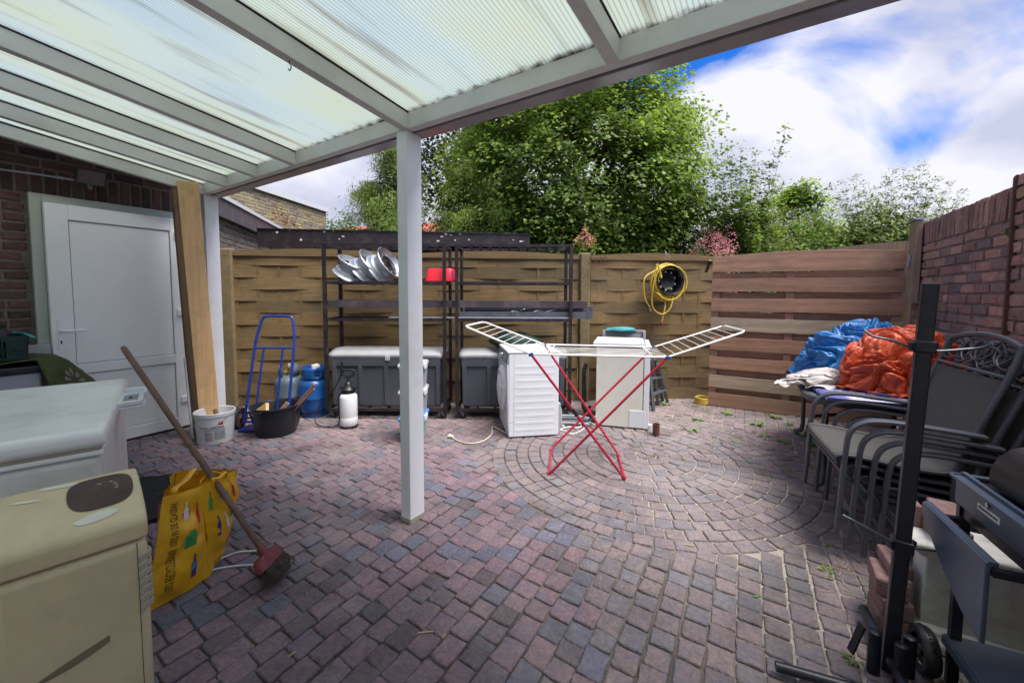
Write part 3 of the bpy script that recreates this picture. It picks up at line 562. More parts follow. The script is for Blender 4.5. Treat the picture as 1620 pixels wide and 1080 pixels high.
for (a, b), l in zip(segs, labs): woven('fence_panel', FL+FD*a, FL+FD*b, 1.80, l, int(a*10))
for s, l in ((.07, 'brown fence post at the left end of the woven fence beside the white canopy post'), (2.155, 'brown fence post between the woven panels behind the two metal racks'), (4.275, 'brown concrete fence post right of the metal racks')):
    p = MB(); p.box(FL+FD*s+ZUP*.925+FN*.01, (.125 if s > .1 else .14, .09, 1.85), rz=math.atan2(FD.y, FD.x)); tag(setbase(p.build('fence_post', 'concrete', bev=.015), FL+FD*s), l, 'fence post', 'fence posts')
# plank gate
GA = Vector((2.403, 4.879, 0)); GD = (Vector((3.365, 4.342, 0))-GA).normalized(); GN = Vector((GD.y, -GD.x, 0)); GL = 1.72
gate = thing('wooden_gate', 'reddish brown gate of overlapping horizontal planks beside the brick wall', 'gate', GA)
for k in range(8):
    z0 = .005+k*.229; hb = (.155, .145, .14, .145, .15, .15, .15, .165)[k]; m_ = MB()
    def fz(u, v, z0=z0, hb=hb, k=k):
        bow = (.045*math.sin(pi*min(1, u*1.0))+.01 if k == 7 else 0)*v
        return GA+GD*(u*GL)+GN*(.022)+ZUP*(z0+v*hb+bow+.003*math.sin(7*u+k*2))
    gc_ = tuple((Vector((.41, .225, .145)) if k != 1 and k != 4 else Vector((.40, .31, .22)))*(.85+.3*((k*37) % 10)/10)); m_.grid(fz, 20, 1, 0, gc_); o = m_.build('plank', 'gate_board', gate, True, solid=.022, bev=.002, attr=True)
    if k < 7:
        m_ = MB(); m_.box(GA+GD*GL/2+ZUP*(z0+hb+(.229-hb)/2-.026)-GN*.040, (GL, .02, .229-hb+.028), rz=math.atan2(GD.y, GD.x)); m_.build('rear_plank', 'fence_red', gate, True)
for s in (.045, .78, GL-.05): m_ = MB(); m_.box(GA+GD*s+ZUP*.91, (.075, .022, 1.78), rz=math.atan2(GD.y, GD.x)); m_.build('batten', 'fence_red', gate, True, bev=.002)
# second arched panel behind the gate
m_ = MB(); N_ = 16; a = GA+GD*1.0-GN*.12; top = [a+GD*(1.15*i/N_)+ZUP*(1.80+.10*math.sin(.35+1.5*i/N_)) for i in range(N_+1)]; bot = [a+GD*(1.15*i/N_)+ZUP*1.45 for i in range(N_+1)]
m_.prism(top+bot[::-1], -GN*.03); m_.box(a+GD*.55+ZUP*.725-GN*.01, (1.1, .02, 1.45), rz=math.atan2(GD.y, GD.x)); tag(setbase(m_.build('rear_fence_panel', 'old_wood'), a), 'weathered arched wooden panel rising just above the plank gate at its right end', 'fence panel')
# hanging post with latch plate
gp = D(1458, 400, 3.80); gt_ = thing('gate_post', 'weathered wooden plank with steel latch fixed to the brick wall end', 'post', (gp.x, gp.y, 1.28))
m_ = MB(); pc = RA-VH*.16-UH*.035; m_.box(pc+ZUP*1.66, (.17, .05, .78), rz=math.atan2(VH.y, VH.x)); m_.build('plank', 'old_wood', gt_, True, bev=.004)
m_ = MB(); m_.box(pc+ZUP*2.055, (.19, .075, .012), rz=math.atan2(VH.y, VH.x)); m_.build('cap_plate', 'zinc_light', gt_, True)
m_ = MB(); q = pc-UH*.035+ZUP*1.70; m_.box(q, (.035, .012, .06), rz=math.atan2(VH.y, VH.x)); m_.tube([q-ZUP*.02-UH*.01, q-ZUP*.06-UH*.012, q-ZUP*.10+VH*.012-UH*.012], .006, 6); m_.tube(bez([q-ZUP*.05, q-ZUP*.07+VH*.02-UH*.01, q-ZUP*.10, q-ZUP*.07-VH*.015-UH*.01, q-ZUP*.05], 5), .004, 6); m_.build('latch', 'zinc_light', gt_, True, bev=.002)

# ================================================================== left corner under the canopy
def rect_pts(c, e1, e2, a, b): return [c+e1*x+e2*y for x, y in ((0, 0), (a, 0), (a, b), (0, b))]
# chest freezer
c0 = Vector((-1.428, 1.399, 0)); fe = Vector((-.65, .76, 0)).normalized(); fn_ = Vector((.76, .65, 0)).normalized(); FLn, FDp = 1.11, .64
fz_ = thing('chest_freezer', 'worn white chest freezer with a control panel on its long side', 'freezer', c0+fe*FLn/2-fn_*FDp/2)
def fq(s, o, z): return c0+fe*s+fn_*o+ZUP*z        # s along the long side, o outward
m = MB(); m.prism([fq(.018, -.018, .03), fq(FLn-.018, -.018, .03), fq(FLn-.018, -FDp+.018, .03), fq(.018, -FDp+.018, .03)], ZUP*.745); body = m.build('body', 'freezer_side', fz_, True, bev=.025, bseg=3)
m = MB(); m.prism([fq(.012, -.012, .775), fq(FLn-.012, -.012, .775), fq(FLn-.012, -FDp+.012, .775), fq(.012, -FDp+.012, .775)], ZUP*.016); m.build('rim', 'freezer_white', body, True, bev=.004)
m = MB(); m.prism([fq(.02, -.02, .789), fq(FLn-.02, -.02, .789), fq(FLn-.02, -FDp+.02, .789), fq(.02, -FDp+.02, .789)], ZUP*.016); m.build('seal', 'beige_dark', fz_, True)
m = MB(); m.prism([fq(0, 0, .803), fq(FLn, 0, .803), fq(FLn, -FDp, .803), fq(0, -FDp, .803)], ZUP*.067); m.build('lid', 'freezer_white', fz_, True, bev=.026, bseg=4, smooth=30)
m = MB(); m.prism([fq(.47, -.005, .822), fq(.84, -.005, .822), fq(.82, .085, .822), fq(.49, .085, .822)], ZUP*.014); m.prism([fq(.47, -.005, .837), fq(.66, -.005, .837), fq(.65, .08, .837), fq(.49, .08, .837)], ZUP*.022)
m.bar(fq(.67, .082, .846), fq(.815, .082, .846), .014, .03, fn_); m.bar(fq(.825, .0, .846), fq(.815, .08, .846), .014, .03, fe); m.bar(fq(.67, .082, .846), fq(.67, .0, .846), .01, .028, fe)
hd = m.build('handle', 'white_plastic', fz_, True, bev=.004)
m = MB(); m.prism([fq(.50, .012, .8595), fq(.63, .012, .8595), fq(.625, .062, .8595), fq(.505, .062, .8595)], ZUP*.002); m.build('control_panel', 'pipe_grey', hd, True)
m = MB(); m.prism([fq(.54, .03, .862), fq(.56, .03, .862), fq(.56, .042, .862), fq(.54, .042, .862)], ZUP*.003); m.build('knob', 'ink', hd, True)
for s, o in ((.06, -.06), (FLn-.06, -.06), (.06, -FDp+.06), (FLn-.06, -FDp+.06)): m = MB(); m.lathe([(.02, 0), (.02, .035)], fq(s, o, 0), 12); m.build('foot', 'black_plastic', fz_, True)
# beige air conditioner
NR = Vector((-1.022, 1.098, 0)); a1 = Vector((.68, .733, 0)); a2 = Vector((-.733, .68, 0)); ac = thing('air_conditioner', 'beige portable air conditioner with brown control panel and flaked paint on top', 'air conditioner', NR-a1*.14+a2*.15)
def aq(s, d, z): return NR-a1*s+a2*d+ZUP*z
m = MB(); m.prism([aq(0, 0, .04), aq(.005, .30, .04), aq(.285, .30, .04), aq(.28, 0, .04)], ZUP*.618); m.build('body', 'beige', ac, True, bev=.022, bseg=4, smooth=30)
m = MB(); pr = [(0, .662), (0, .712), (.012, .728), (.06, .748), (.13, .766), (.22, .778), (.285, .779), (.30, .765), (.30, .662)]
m.grid(lambda u, v: Vector(), 1, 1) if False else None
NS = 8; secs = []
for i in range(NS+1):
    s = -.002+.284*i/NS; k = 1-(.020 if i in (0, NS) else 0); secs.append([aq(s, .15+(d-.15)*k, .662+(z-.662)*k) for d, z in pr])
n = len(pr); vs_ = [p for q in secs for p in q]; m.add(vs_, [tuple(range(n)), tuple(range(NS*n, NS*n+n))[::-1]]+[(i*n+j, i*n+(j+1) % n, (i+1)*n+(j+1) % n, (i+1)*n+j)[::-1] for i in range(NS) for j in range(n)])
top = m.build('top_cover', 'beige', ac, True, bev=.008, bseg=3, smooth=35)
def topz(d): 
    for (d0, z0), (d1, z1) in zip(pr[1:], pr[2:]):
        if d0 <= d <= d1: return z0+(z1-z0)*(d-d0)/(d1-d0)
    return .73
def decal(name, pts, mt, par, th=.0012):
    th += .0004   # flat patch following the curved top
    c = (sum(p[0] for p in pts)/len(pts), sum(p[1] for p in pts)/len(pts)); vs = []; N_ = len(pts)
    for k in (1., .83, .66, .5, .33, .16): vs += [aq(c[0]+(x-c[0])*k, c[1]+(y-c[1])*k, topz(c[1]+(y-c[1])*k)+th) for x, y in pts]
    q = MB(); q.add(vs, [(j*N_+i, j*N_+(i+1) % N_, (j+1)*N_+(i+1) % N_, (j+1)*N_+i) for j in range(5) for i in range(N_)]+[tuple(range(5*N_, 6*N_))]); return q.build(name, mt, par, True)
decal('control_panel', [(.083+.068*math.copysign(abs(math.cos(t))**.62, math.cos(t)), .165+.092*math.copysign(abs(math.sin(t))**.75, math.sin(t))) for t in [2*pi*k/40 for k in range(40)]], 'panel_brown', ac, .0018)
for x, y in ((.06, .2), (.05, .17), (.052, .185), (.05, .155), (.085, .2)): decal('print_mark', [(x-.004, y-.0012), (x+.004, y-.0012), (x+.004, y+.0012), (x-.004, y+.0012)], 'ink_white', ac, .0032)
def blob2(cx, cy, rx, ry, ang, seed):
    r_ = random.Random(seed); o = []
    for k in range(18):
        t = 2*pi*k/18; r = 1+r_.uniform(-.10, .10); x, y = rx*r*math.cos(t), ry*r*math.sin(t); o.append((cx+x*math.cos(ang)-y*math.sin(ang), cy+x*math.sin(ang)+y*math.cos(ang)))
    return o
decal('paint_flake', blob2(.165, .255, .042, .013, .25, 1), 'beige_chip', ac); decal('paint_flake', blob2(.095, .045, .042, .015, -.1, 2), 'beige_chip', ac); decal('paint_flake', blob2(.225, .20, .03, .006, .3, 3), 'beige_chip', ac)
for k in range(7):
    m = MB(); z = .60-k*.024; m.prism([aq(.022, -.002, z), aq(-.001, .020, z), aq(-.001, .045, z), aq(-.006, .045, z), aq(-.008, .016, z), aq(.022, -.010, z)], ZUP*.017); m.build('vent_rib', 'beige_dark', ac, True, bev=.002)
m = MB(); m.prism([aq(.022, -.0012, .05), aq(.0235, -.0012, .05), aq(.0235, -.0012, .655), aq(.022, -.0012, .655)], a2*.003); m.build('seam', 'panel_brown', ac, True)
m = MB(); ps = [aq(.235-.15*t, -.0015, .378+.032*t-.010*math.sin(pi*t)) for t in (0, .25, .5, .75, 1)]+[aq(.085, -.0015, .428)]+[aq(.085+.15*t, -.0015, .428-.050*t+.003*math.sin(pi*t)) for t in (.25, .5, .75, 1)]; m.prism(ps, a2*.003); m.build('grip_slot', 'slot_shade', ac, True)
m = MB(); m.prism([aq(.05, .03, 0), aq(.05, .27, 0), aq(.23, .27, 0), aq(.23, .03, 0)], ZUP*.045); m.build('base', 'black_plastic', ac, True)
# storage bin, cloth, crate and the appliance in it
bq = D(73, 590, 2.92); bq.z = 0
def sq(s, o, z): return bq-VH*s-UH*o+ZUP*z
m_ = MB(); sb = thing('storage_bin', 'grey plastic storage bin with dark lid by the brick wall behind the freezer', 'storage bin', sq(.3, .2, 0))
m_.prism([sq(.02, .02, 0), sq(.60, .02, 0), sq(.60, .40, 0), sq(.02, .40, 0)], ZUP*.765); m_.build('bin_body', 'bin_grey', sb, True, bev=.012)
m_ = MB(); m_.prism([sq(0, 0, .765), sq(.62, 0, .765), sq(.62, .42, .765), sq(0, .42, .765)], ZUP*.052); m_.build('lid', 'bin_lid', sb, True, bev=.012)
# patterned cloth laid over the bin and hanging down its end
rows_ = [[sq(.62, .03, .822), sq(.30, .05, .835), sq(.15, .0, .855), sq(.03, -.01, .862), sq(-.08, .0, .86), sq(-.20, .06, .74), sq(-.30, .12, .60)],
         [sq(.62, .20, .823), sq(.30, .2, .85), sq(.15, .2, .875), sq(.02, .18, .885), sq(-.06, .17, .875), sq(-.17, .2, .78), sq(-.24, .24, .62)],
         [sq(.62, .40, .822), sq(.30, .40, .84), sq(.15, .4, .855), sq(.04, .38, .86), sq(-.02, .38, .85), sq(-.10, .38, .75), sq(-.15, .38, .62)]]
def cl(u, v):
    x = u*6; i = min(5, int(x)); f = x-i; y = v*2; j = min(1, int(y)); g_ = y-j
    p = rows_[j][i].lerp(rows_[j][i+1], f).lerp(rows_[j+1][i].lerp(rows_[j+1][i+1], f), g_); return p+Vector((0, 0, 1))*(.010*noise.noise(p*9)+.006*noise.noise(p*22))
m_ = MB(); m_.grid(cl, 48, 20); 
def hang(u, v):
    p = cl(.48+.52*u, 0); q = sq(-.05-.22*u, -.03+.05*u, .50); r = p.lerp(q, v); return r+UH*(.014*math.sin(9*u+3*v)*(.3+v))
m_.grid(hang, 30, 16); cloth = m_.build('cloth', 'cloth_green', solid=.004, smooth=60); tag(setbase(cloth, sq(.1, .2, .82)), 'green cloth with a grey flower print hanging off the end of the storage bin', 'tablecloth')
fl_ = MB(); 
for cu, cv, R2 in ((.52, .45, .05), (.9, .7, .04)):
    for k in range(10):
        t = 2*pi*k/10
        def pt(du, dv): return hang(cu+du, cv+dv)+UH*.006-a2*.002
        r1 = .11*R2/.05; r2 = .30*R2/.05; fl_.add([pt(r1*math.cos(t)*.6, r1*math.sin(t)), pt(r2*.6*math.cos(t-.22), r2*.8*math.sin(t-.22)), pt(r2*.7*math.cos(t), r2*math.sin(t)), pt(r2*.6*math.cos(t+.22), r2*.8*math.sin(t+.22))], [(0, 1, 2, 3)])
fo = fl_.build('flower_print', 'flower_grey', cloth, True)
crt = thing('crate', 'dark green slotted plastic crate standing on the cloth over the storage bin', 'crate', sq(.36, .2, .87))
m_ = MB(); z0, z1 = .868, 1.035; A_, B_, C_, D_ = .075, .60, .03, .38
for s, z, h_ in ((0, z0, .02), (0, z1-.035, .035)):
    for p, q in ((sq(A_, C_, z+h_/2), sq(B_, C_, z+h_/2)), (sq(A_, D_, z+h_/2), sq(B_, D_, z+h_/2))): m_.bar(p, q, .014, h_, UH)
    for p, q in ((sq(A_, C_, z+h_/2), sq(A_, D_, z+h_/2)), (sq(B_, C_, z+h_/2), sq(B_, D_, z+h_/2))): m_.bar(p, q, .014, h_, VH)
for o_ in (C_, D_):
    for k in range(17):
        s = A_+.02+k*(B_-A_-.04)/16
        if k in (0, 1, 2): m_.bar(sq(s, o_, z0), sq(s, o_, z1), .034, .008, VH)
        else: m_.bar(sq(s, o_, z0), sq(s, o_, z1), .008, .008, VH)
    m_.bar(sq(A_, o_, (z0+z1)/2-.02), sq(B_, o_, (z0+z1)/2-.02), .008, .01, UH)
for s in (A_, B_): m_.prism([sq(s, C_, z0), sq(s, D_, z0), sq(s, D_, z1), sq(s, C_, z1)], VH*.004)
m_.build('crate_body', 'green_crate', crt, True); m_ = MB(); m_.prism([sq(A_, C_, z0), sq(B_, C_, z0), sq(B_, D_, z0), sq(A_, D_, z0)], ZUP*.005); m_.build('floor', 'green_crate', crt, True)
apl = thing('appliance', 'small black domed appliance with chrome handle sticking out of the green crate', 'appliance', sq(.3, .2, .9))
m_ = MB(); pts = [(-.14, 0), (-.14, .15), (-.11, .2), (-.05, .225), (.05, .225), (.11, .2), (.14, .15), (.14, 0)]
m_.prism([sq(.36, .2, .885)-UH*x+ZUP*z for x, z in pts], VH*.21); m_.build('housing', 'black_plastic', apl, True, bev=.012, smooth=40)
m_ = MB(); h0 = sq(.30, .12, 1.10); m_.tube(bez([h0, h0+ZUP*.04, h0+ZUP*.055+VH*.03, h0+ZUP*.04+VH*.055, h0+VH*.06-ZUP*.01], 5), .010, 8); m_.build('handle', 'chrome', apl, True, smooth=60)
m_ = MB(); m_.grid(lambda u, v: sq(.13-.10*u, .05+.03*v, 1.045+.012-.045*u*u+.01*math.sin(6*u+4*v)), 8, 4); tag(setbase(m_.build('rag', 'teal', solid=.003), sq(.1, .06, 1.03)), 'small turquoise rag hanging over the rim of the green crate', 'rag')
m_ = MB(); m_.prism([sq(.30, .005, .835), sq(.50, .005, .835), sq(.50, .04, .835), sq(.30, .04, .835)], ZUP*.035); tag(setbase(m_.build('tool_case', 'red_plastic', bev=.006), sq(.4, .0, .82)), 'small red plastic case under the green crate', 'case')
m_ = MB(); m_.prism([sq(-.10, .36, .0), sq(.06, .36, .0), sq(.06, .44, .0), sq(-.10, .44, .0)], ZUP*.93); tag(setbase(m_.build('panel_offcut', 'lid_grey', bev=.003), sq(0, .4, 0)), 'pale panel offcut standing between brick wall and door frame behind the cloth', 'panel')
# black door mat leaning behind the bag
m_ = MB(); A = [G(217, 752, .20), G(290, 752, .19), G(300, 800, .03), G(232, 822, .03)]
def mt_(u, v): p = A[0].lerp(A[1], u).lerp(A[3].lerp(A[2], u), v); return p+ZUP*.01*noise.noise(p*12)
A = [G(205, 757, .015), G(292, 750, .015), G(300, 800, .015), G(222, 830, .015)]
m_.grid(mt_, 20, 14); tag(setbase(m_.build('door_mat', 'rubber_mat', solid=.012), G(255, 785)), 'black ribbed rubber mat lying between the freezer and the yellow bag', 'mat')
# yellow shopping bag
bag = thing('shopping_bag', 'yellow plastic shopping bag printed with bottles and black lettering', 'bag', (-1.52, 1.84, 0))
BLf, BRf, BRb, BLb = Vector((-1.535, 1.62, .0)), Vector((-1.435, 1.848, .0)), Vector((-1.525, 2.05, .0)), Vector((-1.70, 1.90, 0))
TLf, TRf, TRb, TLb = Vector((-1.565, 1.765, .43)), Vector((-1.445, 1.835, .452)), Vector((-1.375, 1.985, .46)), Vector((-1.665, 1.96, .455))
def face(a, b, c, d, bul=.02, ph=0.):
    n = (b-a).cross(d-a).normalized()
    def f(u, v, off=0.):
        p = a.lerp(b, u).lerp(d.lerp(c, u), v); w_ = math.sin(pi*u)*math.sin(pi*min(1, v*.95+.05))
        q = .042*(abs(noise.noise(p*6+Vector((ph, 0, 0))))-.25)+.018*abs(noise.noise(p*13+Vector((0, ph, 0))))
        e = min(1., 6*min(u, 1-u)+.0, 1)
        return p+n*(bul*w_+q*(.25+.75*min(1, e))+off)
    return f
F1, F2, F3, F4 = face(BLf, BRf, TRf, TLf, .05, 1), face(BRf, BRb, TRb, TRf, .055, 4), face(BRb, BLb, TLb, TRb, .02, 7), face(BLb, BLf, TLf, TLb, .0, 9)
m_ = MB(); 
for f in (F1, F2, F3, F4): m_.grid(f, 22, 30)
m_.add([BLf+ZUP*.004, BRf+ZUP*.004, BRb+ZUP*.004, BLb+ZUP*.004], [(0, 1, 2, 3)]); sack = m_.build('sack', 'bag_yellow', bag, True, smooth=50)
m_ = MB()
for (p, q, up) in ((TLf.lerp(TRf, .3), TLb.lerp(TRb, .30), .0), (F2(.25, .97), TRb.lerp(TRf, .35), 0)):
    mid = p.lerp(q, .5)+ZUP*.008; c = bez([p-ZUP*.03, p+ZUP*.02, mid, q+ZUP*.015, q-ZUP*.02], 8); sd = (p-q).cross(ZUP).normalized()
    m_.add([x for pt in c for x in (pt-sd*.014, pt+sd*.014)], [(2*i, 2*i+1, 2*i+3, 2*i+2) for i in range(len(c)-1)])
c = bez([TRf+ZUP*.0, D(318, 762, 1.86), D(335, 748, 1.93), D(352, 750, 1.97), D(364, 752, 1.97)], 8)
m_.add([x for i, pt in enumerate(c) for x in (pt-ZUP*.010+Vector((0, .004, 0)), pt+ZUP*.010)], [(2*i, 2*i+1, 2*i+3, 2*i+2) for i in range(len(c)-1)])
m_.build('handle', 'bag_yellow', bag, True, solid=.002, smooth=60)
def onface(F, u, v, pts, sc=1.): return [F(u+x*sc, v+y*sc, .0035) for x, y in pts]
BOT = [(-.5, -1), (.5, -1), (.5, .1), (.2, .4), (.18, 1), (-.18, 1), (-.2, .4), (-.5, .1)]
JAR = [(-.7, -.8), (.7, -.8), (.75, .4), (.5, .65), (.5, .9), (-.5, .9), (-.5, .65), (-.75, .4)]
def put(F, u, v, su, sv, shp, mt, ang=0.):
    o = []
    for x, y in shp:
        X, Y_ = x*su*math.cos(ang)-y*sv*math.sin(ang)*su/sv, x*su*math.sin(ang)*sv/su+y*sv*math.cos(ang); o.append((u+X, v+Y_))
    q = MB(); q.add([F(a, b, .004) for a, b in o], [tuple(range(len(o)))]); q.build('print', mt, sack, True)
    return
for F, u, v, su, sv, sh, mt, an in ((F1, .66, .24, .075, .10, BOT, 'ink_purple', 0), (F1, .66, .24, .045, .03, [(-1, -1), (1, -1), (1, 1), (-1, 1)], 'ink_blue', 0), (F1, .58, .52, .12, .085, JAR, 'ink_green', 0), (F1, .58, .51, .10, .04, [(-1, -1), (1, -1), (1, 1), (-1, 1)], 'ink_cyan', 0),
        (F1, .50, .81, .075, .075, BOT, 'ink_white', 0), (F1, .50, .775, .07, .02, [(-1, -1), (1, -1), (1, 1), (-1, 1)], 'ink_pink', 0), (F1, .80, .74, .06, .09, BOT, 'ink_red', .2),
        (F2, .18, .50, .05, .10, BOT, 'ink_purple', 0), (F2, .12, .80, .05, .09, BOT, 'ink_green', -.2), (F2, .35, .80, .07, .05, JAR, 'ink_cyan', -.3), (F2, .36, .52, .045, .08, BOT, 'ink_white', .2), (F2, .53, .56, .06, .05, JAR, 'ink_green', 0), (F2, .60, .84, .05, .09, BOT, 'ink_red', -.3),
        (F2, .86, .82, .045, .09, BOT, 'ink_white', -.2), (F2, .74, .60, .07, .05, JAR, 'ink_pink', 0), (F2, .45, .26, .05, .08, BOT, 'ink_pink', .3), (F2, .62, .34, .06, .06, JAR, 'ink_green', 0), (F2, .85, .45, .05, .08, BOT, 'ink_blue', 0), (F4, .8, .85, .09, .10, BOT, 'ink_red', .5)):
    put(F, u, v, su*1.35, sv*1.15, sh, mt, an)
fc = bpy.data.curves.new('t', 'FONT'); fc.body = '100% RECYCLEBAAR  100% IN DE GLASBAK'; fc.size = 1; fc.resolution_u = 2; to = bpy.data.objects.new('t', fc); COL.objects.link(to)
tm = bpy.data.meshes.new_from_object(to.evaluated_get(bpy.context.evaluated_depsgraph_get())); bpy.data.objects.remove(to)
xs = [v.co.x for v in tm.vertices]; wx = max(xs)
m_ = MB(); m_.add([F1(.31-v.co.y*.19, .10+v.co.x/wx*.82, .0045) for v in tm.vertices], [tuple(p.vertices) for p in tm.polygons]); m_.build('lettering', 'ink', sack, True)
# broom
bh = Vector((-1.165, 1.86, 0)); bt = Vector((-1.885, 1.955, 1.055)); br = thing('broom', 'wooden handled broom with red head leaning on the freezer', 'broom', bh)
bd = (bt-(bh+ZUP*.07)).normalized(); br_ax = (G(426, 905, .05)-G(385, 872, .05)).normalized(); br_ax = Vector((.42, -.90, -.0)).normalized(); fwd = Vector((.9, .42, 0))
m_ = MB(); hs_ = bh+ZUP*.085; m_.tube([hs_+bd*t for t in (0, .02, .3, .7, 1.1, 1.225, 1.24)], [.013, .0135, .0135, .0135, .0135, .013, .008], 12); m_.build('handle', 'broom_wood', br, True, smooth=50)
m_ = MB(); cb = bh+ZUP*.085; pb = [(-.05, -.028), (-.056, .0), (-.045, .028), (.045, .028), (.056, .0), (.05, -.028)]
axz = bd; axx = br_ax; axy = axz.cross(axx).normalized(); axx = axy.cross(axz).normalized()
def bq_(x, y, z): return cb+axx*x+axy*y+axz*z
m_.grid(lambda u, v: bq_((.13-.02*math.cos(2*pi*u)*0)*(math.copysign(abs(math.cos(2*pi*u))**.5, math.cos(2*pi*u)))*(1-.35*v*v), .034*math.copysign(abs(math.sin(2*pi*u))**.6, math.sin(2*pi*u))*(1-.2*v*v), -.03+.055*math.sin(v*pi/2)), 32, 6)
m_.add([bq_(.13*math.copysign(abs(math.cos(2*pi*k/32))**.5, math.cos(2*pi*k/32))*.65, .034*.8*math.copysign(abs(math.sin(2*pi*k/32))**.6, math.sin(2*pi*k/32)), .025) for k in range(32)], [tuple(range(32))])
m_.tube([bq_(0, 0, .0), bq_(0, 0, .06)], [.026, .018], 14); m_.build('head', 'broom_red', br, True, smooth=45)
m_ = MB(); rs = random.Random(2)
for i in range(900):
    x, y = rs.uniform(-.12, .12), rs.uniform(-.03, .03); a = bq_(x, y, -.028); e = a-axz*rs.uniform(.05, .075)*1.0+fwd*rs.uniform(.0, .03)+Vector((rs.uniform(-.012, .012), rs.uniform(-.012, .012), 0)); e.z = max(.003, e.z)
    m_.tube([a, (a+e)/2, e], [.0022, .002, .001], 3, cap=False)
m_.build('bristles', 'bristle', br, True)
m_ = MB(); c = bez([Vector((-1.49, 1.90, .01)), G(352, 882, .006), G(385, 872, .006), Vector((-1.19, 2.02, .006)), Vector((-1.10, 1.93, .006)), G(395, 893, .006), G(355, 897, .006), G(322, 905, .006), Vector((-1.5, 1.83, .01))], 8); m_.tube(c, .0045, 8)
tag(setbase(m_.build('power_cable', 'white_plastic', smooth=60), (-1.3, 1.9, 0)), 'white cable loop on the paving under the broom head', 'cable')

# ================================================================== far left: planks, bucket, hand truck, tub, gas, sprayer
pl_specs = [  # foot, head, width, thickness, material, label
    (Vector((-2.815, 3.72, 0)), Vector((-2.885, 3.66, 2.325)), .15, .038, 'timber', 'light new wide timber plank in front of the leaning bundle'),
    (Vector((-2.865, 3.735, 0)), Vector((-2.935, 3.67, 2.32)), .14, .016, 'timber_edge', 'thin brown board directly behind the light plank'),
    (Vector((-2.90, 3.745, 0)), Vector((-2.955, 3.68, 2.31)), .13, .014, 'timber_edge', 'thin brown board in the middle of the leaning bundle'),
    (Vector((-2.935, 3.76, 0)), Vector((-2.975, 3.69, 2.30)), .12, .014, 'timber_edge', 'thin brown board next to the red brown board'),
    (Vector((-2.99, 3.80, 0)), Vector((-3.02, 3.72, 2.27)), .11, .02, 'timber_red', 'red brown board at the back of the leaning bundle')]
for b0, t0, wd_, th, mt, lb in pl_specs:
    m_ = MB(); m_.bar(b0, t0, wd_, th, (.80, .60, 0)); tag(setbase(m_.build('plank', mt, bev=.002), b0), lb, 'plank', 'planks leaning by the door')
m_ = MB(); m_.bar(Vector((-2.945, 3.66, 0)), Vector((-2.985, 3.66, .75)), .02, .012, UH); tag(setbase(m_.build('batten', 'white_plastic'), (-2.93, 3.7, 0)), 'short thin white batten at the foot of the leaning planks', 'batten')
# bucket
bk_ = thing('bucket', 'white paint bucket with red logo, wire handle and a stick in it', 'bucket', (-2.70, 3.62, 0)); C0 = Vector((-2.70, 3.62, 0))
m_ = MB(); m_.lathe([(.0, .004), (.128, .004), (.132, .0), (.136, .01), (.150, .24), (.158, .245), (.160, .275), (.156, .28), (.150, .275), (.146, .24), (.128, .02), (0, .018)], C0, 48, cap=False); m_.build('pail', 'white_plastic', bk_, True, smooth=35)
m_ = MB(); hdp = [C0+Vector((.162*math.cos(t), .162*math.sin(t), .25-.10*math.sin((t-math.radians(195))/math.radians(150)*pi))) for t in [math.radians(195+150*k/20) for k in range(21)]]; m_.tube(hdp, .003, 6); m_.build('handle', 'lid_grey', bk_, True, smooth=60)
def wrap(t, z, r0=.137, o=.0015): return C0+Vector(((r0+.0565*z+o)*math.cos(t), (r0+.0565*z+o)*math.sin(t), z))
def wrapq(t0, t1, z0, z1, mt, name='label_mark'):
    q = MB(); n = 6; q.add([wrap(t0+(t1-t0)*i/n, z) for i in range(n+1) for z in (z0, z1)], [(2*i, 2*i+2, 2*i+3, 2*i+1) for i in range(n)]); return q
tm0 = math.radians(-60); rs = random.Random(3)
wrapq(tm0+.26, tm0+.50, .175, .205, 'ink_red').build('logo', 'ink_red', bk_, True)
tx = MB()
def line(t0, t1, z, h=.004):
    t = t0
    while t < t1:
        l = rs.uniform(.02, .07); n = 2; b = len(tx.v); tx.add([wrap(min(t1, t+l*i/n), zz, o=.002) for i in range(n+1) for zz in (z, z+h)], [(2*i, 2*i+2, 2*i+3, 2*i+1) for i in range(n)]); t += l+.018
line(tm0-.75, tm0+.55, .150, .010); line(tm0-.45, tm0+.62, .132, .006)
for k in range(8): line(tm0-.45, tm0-.02, .112-.010*k); line(tm0+.05, tm0+.62, .118-.010*k)
tx.build('small_print', 'ink', bk_, True)
m_ = MB(); m_.tube([C0+Vector((.03, .03, .02)), C0+Vector((.01, -.01, .292))], .018, 10); m_.build('stick', 'timber_edge', bk_, True)
# hand truck
ht = thing('hand_truck', 'blue tubular hand truck with black wheels leaning at the fence', 'hand truck', (-2.42, 3.98, 0)); TB = Vector((-2.44, 3.93, 0)); lean = Vector((.03, .20, 1.)).normalized(); tx_ = Vector((.985, .02, 0)).normalized()
def tq(x, h, f=0.): return TB+tx_*x+lean*h+Vector((0, -1, 0))*f
m_ = MB(); Lp = [tq(-.215, .05), tq(-.205, .40), tq(-.195, .85), tq(-.17, 1.02), tq(-.155, 1.09), tq(-.11, 1.125), tq(.11, 1.125), tq(.155, 1.09), tq(.17, 1.02), tq(.195, .85), tq(.205, .40), tq(.215, .05)]
m_.tube(bez(Lp, 5), .0135, 10); m_.tube([tq(-.19, .80), tq(.19, .80)], .011, 8); m_.tube([tq(-.105, .80), tq(-.115, .12)], .0105, 8); m_.tube([tq(.085, .80), tq(.095, .12)], .0105, 8)
